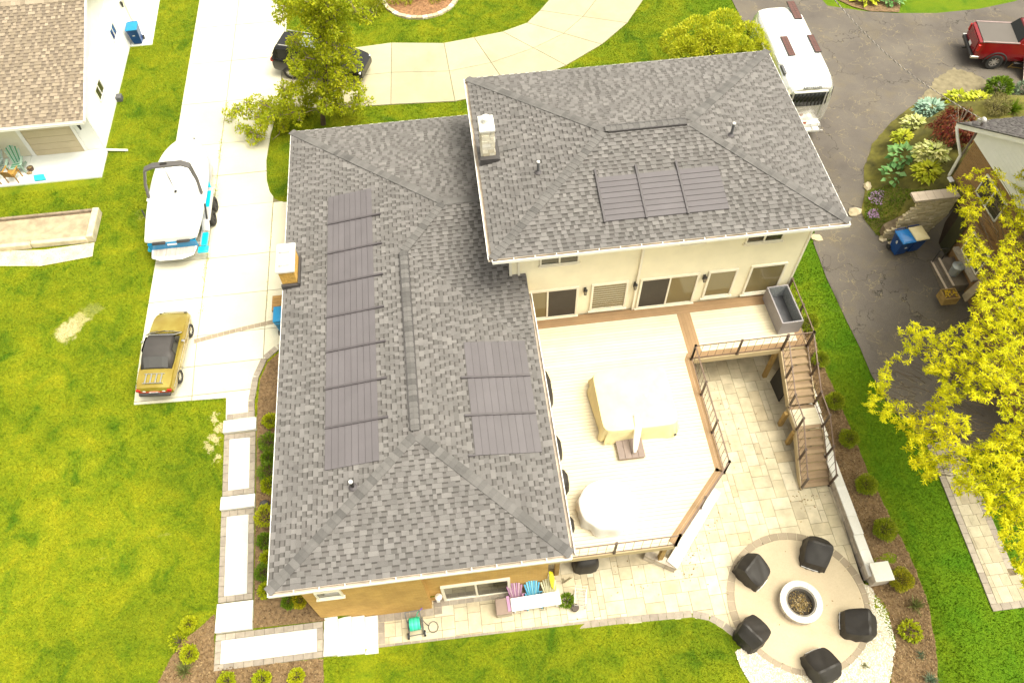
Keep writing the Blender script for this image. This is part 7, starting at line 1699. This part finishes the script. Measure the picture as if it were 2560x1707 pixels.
# black covered furniture along the wall under the east eave
M['black_cover'] = mat('black_vinyl_cover', (.022, .0185, .016), .6, var=.15, scale=3, bmp=.35, bscale=7)
def lump(label, loc, sx, sy, sz, rz=0, name='draped_furniture', matl='black_cover', cat='covered furniture', group=None):
    t_ = thing(name, label, cat, loc, rz, group); rings = []
    for z, f in ((0, 1.0), (.25, 1.0), (.6, .96), (.85, .86), (.97, .6), (1.0, .15)): rings.append([(sq(2*PI*k/32, sx*f, sy*f, 3.2)[0]*(1+.03*math.sin(k*1.7)), sq(2*PI*k/32, sx*f, sy*f, 3.2)[1]*(1+.03*math.sin(k*2.3+1)), z*sz) for k in range(32)])
    mb = MB(); mb.loft(rings); mb.build('cover', M[matl], t_, smooth=50); return t_
for (px, py, hy, lb) in ((1257, 885, .85, 'long black covered seat under the eave beside the hot tub'), (1280, 1022, .50, 'black covered chair under the eave below the long covered seat'), (1296, 1098, .42, 'black covered chair under the eave above the white covered table'), (1309, 1196, .30, 'small black covered stool under the eave beside the white covered table')):
    p = P(px+11, py, .9); lump(lb, (p.x-.48, p.y, DZ), .48, hy, .85 if hy > .35 else .7, group='black covered seats along the wall')
# grey open storage box
M['box_grey'] = mat('lilac_grey_plastic', (.27, .25, .265), .6, var=.05, scale=5); M['box_in'] = mat('mottled_inside', (.24, .25, .255), .7, var=.35, scale=14)
gb = thing('storage_box', 'grey open-topped plastic storage box at the house end of the deck', 'box', (12.68, 17.05, DZ), rad(2)); mb = MB(); a, b, h, t_ = .44, .92, .78, .05
for x0, x1, y0, y1 in ((-a, a, -b, -b+t_), (-a, a, b-t_, b), (-a, -a+t_, -b+t_, b-t_), (a-t_, a, -b+t_, b-t_)): mb.bx(x0, x1, y0, y1, 0, h)
mb.build('body', M['box_grey'], gb); mb = MB(); mb.bx(-a+t_, a-t_, -b+t_, b-t_, .04, .08); mb.build('floor', mat('dark_bottom', (.10, .10, .11), .8, var=.2), gb)
mb = MB()
for s in (1, -1): mb.bx(s*(a-t_)-.006*s-.003, s*(a-t_)-.006*s+.003, -b+t_+.002, b-t_-.002, .09, h-.02); mb.bx(-a+t_+.01, a-t_-.01, s*(b-t_)-.006*s-.003, s*(b-t_)-.006*s+.003, .09, h-.02)
struct(mb.build('inner_lining', M['box_in'], gb), 'stuff')
fl_ = thing('garden_ornament', 'small white and yellow flower ornament at the corner of the deck by the eave', 'ornament', (2.45, 17.3, DZ)); mb = MB(); mb.lathe([(.10, 0), (.13, .28), (.12, .3)], (0, 0, 0), 12); mb.build('pot', M['plate'], fl_, smooth=40)
mb = MB(); 
for k in range(9): a = k*.7; mb.sphere((.10*math.cos(a), .12*math.sin(a), .36+.03*(k % 3)), .045, 6, 4)
struct(mb.build('flowers', bpy.data.materials['yellow_flower'], fl_), 'stuff')

# fire pit and covered chairs on the round floor
fp = thing('fire_pit', 'round white stone fire pit ring filled with ash and leaves', 'fire pit', (CC.x-.05, CC.y-.08, PZ+.016)); M['ring_in'] = mat('sooty_ring', (.22, .20, .17), .9, var=.15)
for k in range(14):
    a0, a1 = k*360/14+.6, (k+1)*360/14-.6
    for z0, z1, ro in ((0, .16, .72), (.164, .30, .71)): mb = MB(); mb.prism(arc((0, 0), ro, a0, a1, 3)+arc((0, 0), .50, a1, a0, 3), z0, z1); mb.build('stone', M['wall_stone'] if z0 == 0 else M['stone'], fp)
    mb = MB(); mb.prism(arc((0, 0), .74, a0-.3, a1+.3, 3)+arc((0, 0), .53, a1+.3, a0-.3, 3), .305, .37); mb.build('cap_stone', M['concrete_white'], fp)
mb = MB(); mb.loft([[(r*math.cos(2*PI*k/40), r*math.sin(2*PI*k/40), z) for k in range(40)] for r, z in ((.525, .34), (.47, .345), (.47, .06))], True, False); mb.build('metal_liner', M['ring_in'], fp, smooth=40)
mb = MB(); mb.lathe([(.47, .07), (.2, .10), (.01, .11)], (0, 0, 0), 24); mb.build('ash', mat('ash', (.05, .04, .03), .95, var=.5, scale=14), fp)
d_ = [(random.gauss(0, .2), random.gauss(0, .2)) for _ in range(520)]; d_ = [q for q in d_ if math.hypot(*q) < .45]
o = leaf_mesh('dead_leaves', [(x, y, .11+random.uniform(0, .04)) for x, y in d_], [(random.gauss(0, 1), random.gauss(0, 1), .1) for _ in d_], (.03, .09), .4, pieces_mat('dead_leaf', [(.16, .10, .03), (.34, .24, .08), (.08, .05, .02), (.50, .40, .24)]), fp, 0, .3); o['kind'] = 'stuff'
def covered_chair(px, py, ang, lb):
    p = P(px, py, PZ+.38); t_ = thing('covered_chair', lb, 'covered chair', (p.x, p.y, PZ+.016), rad(ang), 'black covered chairs round the fire pit'); sd = random.uniform(0, 6); n = 15
    def h(u, v):
        z = .50+.46*(v+1)/1.35 if v < .35 else .96-.34*((v-.35)/.65)**1.3
        z -= .07*abs(u)**5; z -= .035*abs(math.sin(2.2*u+1.7*v+sd))*(1-abs(v))+.03*max(0, math.sin(5*(u-.6*v)+sd*2))
        return z
    g = []
    for j in range(n):
        v = -1+2*j/(n-1); row = []
        for i in range(n):
            u = -1+2*i/(n-1); w_ = .46*(1-.10*max(0, v))*(1-.05*max(0, -v)); cx = 1-.10*(abs(u)*abs(v))**3
            row.append((w_*u*cx, .50*v*cx+(.03 if v > .9 else 0), h(u, v)))
        g.append(row)
    mb = MB(); mb.loft(g, False, False)
    rim = [g[0][i] for i in range(n)]+[g[j][n-1] for j in range(1, n)]+[g[n-1][i] for i in range(n-2, -1, -1)]+[g[j][0] for j in range(n-2, 0, -1)]; m_ = len(rim); rs = [rim]
    for s, f in ((.30, 1.03), (.65, 1.06), (1.0, 1.10)): rs.append([(x*f*(1+.035*s*math.sin(k*1.35+sd)), y*f*(1+.035*s*math.sin(k*1.8+sd)), z*(1-s)) for k, (x, y, z) in enumerate(rim)])
    mb.loft(rs, True, False); o = mb.build('cover', M['black_cover'], t_, smooth=24)
    mb = MB(); mb.tube([(-.40, -.52, .08), (-.1, -.56, .11), (.2, -.55, .08)], .011, 5); mb.build('white_cord', M['plate'], t_); return t_
covered_chair(1875, 1270, -25, 'black covered chair nearest the retaining wall, above right of the fire pit'); covered_chair(1730, 1310, 40, 'black covered chair above left of the fire pit with a round back bulge')
covered_chair(1730, 1452, 125, 'black covered chair below left of the fire pit near the curved lawn'); covered_chair(1972, 1433, -107, 'black covered chair right of the fire pit beside the gravel'); covered_chair(1888, 1528, 195, 'black covered chair at the bottom edge below the fire pit')

# chairs, table and clutter along the brick wall
def adirondack(label, loc, rz, cols, n=7, cat='chair', group=None, lean=.42):
    t_ = thing('adirondack_chair', label, cat, loc, rz, group)
    for k in range(n):
        u = (k-(n-1)/2)/((n-1)/2); L = .84-.20*u*u; x0 = u*.19; x1 = u*.30; m = MB()
        m.add([(x0-.026, .22, .26), (x0+.026, .22, .26), (x1+.036, .22+L*lean, .26+L*.93), (x1-.036, .22+L*lean, .26+L*.93)], [(0, 1, 2, 3)]); m.build('back_slat', cols[k % len(cols)], t_, solid=.02)
    for k in range(5): m = MB(); m.box((0, -.28+k*.11, .36-k*.025), (.5, .10, .02)); m.build('seat_slat', cols[k % len(cols)], t_)
    for s in (1, -1):
        m = MB(); m.box((s*.34, -.08, .56), (.12, .62, .022)); m.build('arm', cols[0], t_); m = MB(); m.bar((s*.27, -.32, .30), (s*.27, .42, .06), .03, .10); m.build('side_rail', cols[0], t_)
        m = MB(); m.bx(s*.30-.02, s*.30+.02, -.34, -.26, 0, .55); m.build('leg', cols[0], t_)
    return t_
mc = lambda nm, c: mat(nm, c, .6, var=.04)
PUR, PUR2, BLU, BLU2, CRM, CRM2 = mc('mauve_paint', (.42, .22, .36)), mc('lilac_paint', (.56, .38, .46)), mc('sky_paint', (.10, .42, .66)), mc('aqua_paint', (.22, .55, .68)), mc('cream_paint', (.70, .66, .44)), mc('butter_paint', (.60, .56, .38))
ag = 'painted garden chairs behind the white table'
for px, py, cols, lb in ((1186, 1368, [PUR, PUR2], 'mauve striped garden chair behind the white table'), (1226, 1362, [BLU, BLU2], 'blue garden chair between the mauve and the cream ones'), (1264, 1356, [CRM, CRM2], 'cream garden chair behind the white table')):
    p = P(px, 1376-(px-1186)*.13, PZ+.52); adirondack(lb, (p.x, p.y-.02, PZ), rad(2), cols, 7, 'chair', ag, .46).scale = (.86, .86, .86)
a_, b_ = P(1172, 1400, PZ+.72), P(1288, 1368, PZ+.72)
tb1 = thing('table', 'long low white table in front of the painted garden chairs', 'table', (1.30, 6.95, PZ), rad(1.5))
p0, p1, p2 = P(1171, 1372, PZ+.52), P(1283, 1358, PZ+.52), P(1178, 1402, PZ+.52); L_ = (p1-p0).length; D_ = abs(p0.y-p2.y); cm = (p0+p1)/2; tb1.location = (cm.x+.01, cm.y-D_/2, PZ)
mb = MB(); mb.bx(-L_/2, L_/2, -D_/2, D_/2, .49, .54); mb.build('tabletop', M['plate'], tb1, bevel=.03)
for sx in (1, -1):
    for sy in (1, -1): mb = MB(); mb.bx(sx*(L_/2-.12)-.025, sx*(L_/2-.12)+.025, sy*(D_/2-.08)-.025, sy*(D_/2-.08)+.025, 0, .49); mb.build('leg', M['plate'], tb1)
p0, p1 = P(1138, 1378, PZ+.45), P(1176, 1405, PZ+.45); bx_ = thing('ottoman', 'square brown storage ottoman left of the white table', 'ottoman', ((p0.x+p1.x)/2, (p0.y+p1.y)/2, PZ)); mb = MB(); mb.bx(-.27, .27, -.27, .27, 0, .38); mb.build('base', mat('ottoman_side', (.46, .40, .30), .7), bx_, bevel=.02); mb = MB(); mb.bx(-.29, .29, -.29, .29, .382, .46); mb.build('lid', mat('ottoman_top', (.25, .185, .15), .7, var=.08), bx_, bevel=.03)
# hose reel cart
hr = thing('hose_reel', 'wheeled hose reel cart wound with green hose by the brick wall', 'hose reel', (-3.05, 7.15, PZ+.01), rad(3)); M['hose'] = pieces_mat('green_hose', [(.02, .42, .24), (.05, .55, .36), (.12, .62, .48)], rough=.4)
mb = MB(); rings = []
for k in range(11):
    x = -.17+k*.034; mb.lathe([(.18, -.015), (.195, 0), (.18, .015)], (0, 0, 0), 4) if False else None
    q = [(x+.006*math.sin(a), .21*math.cos(a), .42+.21*math.sin(a)) for a in np.linspace(0, 2*PI, 20)]; mb.tube(q, .021, 6)
struct(mb.build('hose_coil', M['hose'], hr, smooth=60), 'stuff'); mb = MB(); mb.cyl((-.2, 0, .42), (.2, 0, .42), .17, 16); mb.build('drum', M['black'], hr)
mb = MB()
for x in (-.25, .25): mb.tube([(x, -.30, .1), (x, -.05, .42), (x, .22, .92), (x, .30, .96)], .016, 6); mb.tube([(x, -.3, .1), (x, .28, .08), (x, .05, .45)], .014, 6)
mb.tube([(-.25, .30, .96), (.25, .30, .96)], .016, 6); mb.tube([(-.25, -.30, .1), (.25, -.30, .1)], .014, 6); struct(mb.build('frame', M['pipe'], hr, smooth=40), 'thing') if False else mb.build('frame', M['pipe'], hr, smooth=40)
for s in (1, -1): mb = MB(); mb.cyl((s*.26, -.30, .11), (s*.32, -.30, .11), .11, 16); o = mb.build('wheel', M['tyre'], hr, smooth=40); mb = MB(); mb.cyl((s*.32, -.30, .11), (s*.33, -.30, .11), .05, 10); mb.build('hub', M['plate'], o)
mb = MB(); mb.tube([(.24, .15, .5), (.34, .02, .25), (.44, -.05, .03)]+[(.60+.17*math.cos(a), -.12+.19*math.sin(a), .03) for a in np.linspace(PI*.8, 3.0*PI, 24)], .014, 6); mb.build('loose_hose', mat('grey_hose', (.12, .12, .10), .5), hr, smooth=60)
mb = MB(); mb.tube([(.08, .2, .48), (.16, .28, .75), (.27, .3, .9)], .015, 6); mb.build('hose_end', M['hose'], hr, smooth=60); mb = MB(); mb.cyl((.27, .30, .93), (.36, .33, .99), .02, 8); mb.build('spray_nozzle', mat('purple_plastic', (.16, .08, .50), .4), hr)
# corner clutter below the deck: kayak paddle board, covered grill, wire stand, boards
kb = MB(); rings = [[(w_*math.cos(a), 0+.04*math.sin(a), z) for a in np.linspace(0, 2*PI, 10)[:-1]] for z, w_ in ((0, .05), (.25, .14), (.8, .17), (1.4, .14), (1.7, .04))]; kb.loft(rings); o = kb.build('yellow_board', mat('yellow_plastic', (.66, .58, .005), .4), smooth=60); o.location = (2.02, 7.85, PZ); o.rotation_euler = (rad(-8), 0, rad(60)); tag(o, 'bright yellow paddle board leaning at the end of the brick wall', 'board')
lump('black covered grill below the front edge of the deck', (3.25, 8.6, PZ), .48, .36, .85, 0, 'covered_grill', cat='covered grill')
ws = thing('wire_rack', 'white wire shelf rack standing by the corner of the brick wall', 'rack', (2.85, 7.35, PZ), rad(-12))
for z in (.06, .38, .70):
    mb = MB()
    for k in range(6): mb.bar((-.20, -.30+k*.12, z), (.20, -.30+k*.12, z), .012, .012)
    for x in (-.2, .2): mb.bar((x, -.31, z), (x, .31, z), .016, .016)
    mb.build('shelf', M['silver'], ws)
for x in (-.2, .2):
    for y in (-.3, .3): mb = MB(); mb.cyl((x, y, 0), (x, y, .75), .014, 6); mb.build('leg', M['silver'], ws)
lb_ = thing('plank_stack', 'two grey boards leaning beside the yellow board', 'boards', (2.25, 8.0, PZ))
for k in range(2): mb = MB(); mb.box((.05+k*.14, -.1, .75), (.10, .03, 1.5), Matrix.Rotation(rad(10), 3, 'X') @ Matrix.Rotation(rad(-6+k*14), 3, 'Y')); mb.build('board', bpy.data.materials['weathered_board'], lb_)
p = P(1290, 1342, PZ+.2); shrub('dark green potted plant beside the wire rack', (2.35, 7.35, PZ), .22, 'green', 260, (.08, .16), .4, None, 77, name='potted_plant', cat='potted plant')
mb = MB(); mb.lathe([(.10, 0), (.14, .22), (.13, .24)], (0, 0, 0), 14); o = mb.build('pot', mat('dark_pot', (.07, .05, .04), .6), smooth=40); o.location = (2.62, 7.05, PZ); tag(o, 'empty dark brown pot in front of the wire rack', 'pot')
# sail-like black item beneath the stairs
bs = MB(); bs.box((0, 0, .75), (.06, 1.0, 1.4)); o = bs.build('black_panel', M['black_cover'], bevel=.05); o.location = (12.33, 14.75, PZ); o.rotation_euler = (0, rad(6), rad(4)); tag(o, 'tall black wrapped panel stored beneath the deck stairs', 'panel')
# leaf litter on the patio
L1 = []
for cx, cy, s, n_ in ((7.4, 8.6, .35, 40), (6.9, 8.0, .3, 35), (8.2, 9.6, .3, 26), (12.1, 10.1, .35, 40), (9.5, 12.5, 1.6, 40), (9.2, 15, 1.5, 50), (10.5, 6.3, 1.6, 30), (4.5, 7.4, 1.5, 24), (5.0, 8.0, .6, 14)): L1 += [(random.gauss(cx, s), random.gauss(cy, s)) for _ in range(n_)]
L1 = [q for q in L1 if inpoly(q[0], q[1], PATIO)]
leaf_mesh('leaf_litter', [(x, y, PZ+.022) for x, y in L1], [(random.gauss(0, 1), random.gauss(0, 1), .05) for _ in L1], (.03, .09), .55, pieces_mat('litter', [(.17, .10, .03), (.30, .20, .07), (.10, .06, .02)]), None, 0, .2)['kind'] = 'stuff'

# porch of the white house
GRN, GRN2, WOOD, WOOD2 = mc('faded_green', (.30, .42, .34)), mc('deep_green_paint', (.06, .24, .13)), mc('golden_wood', (.42, .24, .05)), mc('golden_wood_dark', (.34, .18, .04))
adirondack('faded green garden chair on the porch, nearest the garage door', (-20.75, 30.35, .1), rad(8), [GRN, GRN2]); adirondack('grey-green garden chair at the left edge of the porch', (-21.75, 30.5, .1), rad(-20), [mc('grey_green', (.30, .37, .34)), GRN])
def deckchair(label, x, y, rz):
    t_ = thing('wooden_chair', label, 'chair', (x, y, .1), rad(rz))
    for k in range(7): m = MB(); m.bx(-.24+k*.07, -.185+k*.07, -.22, .25, .38, .40); m.build('seat_slat', WOOD, t_)
    for k in range(7): m = MB(); m.box((-.215+k*.07, .33, .62), (.055, .02, .5), Matrix.Rotation(rad(-18), 3, 'X')); m.build('back_slat', WOOD2, t_)
    for sx in (1, -1):
        for sy in (-.2, .24): m = MB(); m.bx(sx*.26-.02, sx*.26+.02, sy-.02, sy+.02, 0, .6); m.build('leg', WOOD2, t_)
        m = MB(); m.box((sx*.27, 0, .61), (.06, .56, .025)); m.build('arm', WOOD, t_)
deckchair('golden wooden slatted chair at the front edge of the porch', -20.8, 29.7, 170); deckchair('golden wooden chair half out of frame on the porch', -21.65, 29.7, 175)
mb = MB(); mb.lathe([(.12, 0), (.15, .10), (.15, .16)], (0, 0, 0), 16); pot = thing('plant_pot', 'round brown pot of dried flowers on the white porch', 'pot', (-20.2, 30.25, .1)); mb.build('pot', mat('brown_pot', (.09, .05, .03), .6), pot, smooth=40)
mb = MB()
for k in range(26): a = random.uniform(0, 6.3); r = random.uniform(0, .12); mb.sphere((r*math.cos(a), r*math.sin(a), .17), .025, 5, 4)
struct(mb.build('dried_flowers', mat('dry_petals', (.42, .30, .14), .9, var=.4, scale=20), pot), 'stuff')
mb = MB(); mb.sphere((0, 0, .07), (.14, .09, .07), 10, 6); o = mb.build('garden_stone', mat('brown_stone', (.26, .19, .10), .9, var=.3, scale=8), smooth=60); o.location = (-20.2, 29.98, .1); tag(o, 'small brown stone beside the round pot on the porch', 'stone')
tot = thing('tote', 'turquoise folding seat with a pale backrest on the white porch', 'seat', (-19.55, 29.55, .1), rad(2)); mb = MB(); mb.add([(-.28, -.17, .10), (.24, -.17, .10), (.16, .16, .16), (-.36, .16, .16)], [(0, 1, 2, 3)]); mb.build('seat', mat('turquoise_cloth', (.02, .46, .60), .6), tot, solid=.05); mb = MB(); mb.box((.26, .06, .24), (.04, .32, .34), Matrix.Rotation(rad(12), 3, 'Y')); mb.build('backrest', M['silver'] if False else mat('pale_cloth', (.66, .66, .66), .6), tot, bevel=.015)
# raised bed left of the boat
rb2 = thing('raised_bed', 'long timber-sided raised soil bed on the left lawn', 'raised bed', (-19, 26, 0))
mb = MB(); mb.prism([(-24, 25.45), (-16.45, 25.40), (-16.42, 26.85), (-24, 26.85)], -.1, .22); mb.build('soil', M['soil'], rb2, world=True)
for k, (x0, x1) in enumerate(((-24, -21.5), (-21.5, -19.1), (-19.1, -16.6))):
    mb = MB(); mb.bx(x0+.01, x1-.01, 26.86, 26.98, 0, .36); mb.build('timber', M['bark_pale'], rb2, world=True)
    mb = MB(); mb.bar((x0+.01, 25.30, .16), (x1-.01, 25.27+.0*k, .16), .22, .32); mb.build('edge_log', mat('pale_log', (.50, .44, .30), .9, var=.2, scale=3) if k == 0 else bpy.data.materials['pale_log'], rb2, world=True, bevel=.05)
mb = MB(); mb.bx(-16.62, -16.32, 25.2, 26.98, 0, .42); mb.build('end_block', bpy.data.materials['pale_log'], rb2, world=True, bevel=.04)
st_ = [(q.x, q.y) for q in [P(*q, 0) for q in [(-40, 578), (100, 575), (218, 558), (213, 590), (150, 602), (95, 612), (0, 612), (-40, 612)]]]; struct(patch('bare_soil_strip', st_, T, mat('dry_soil', (.60, .52, .34), .95, var=.25, scale=2, bmp=.5), .4, dz=.035))
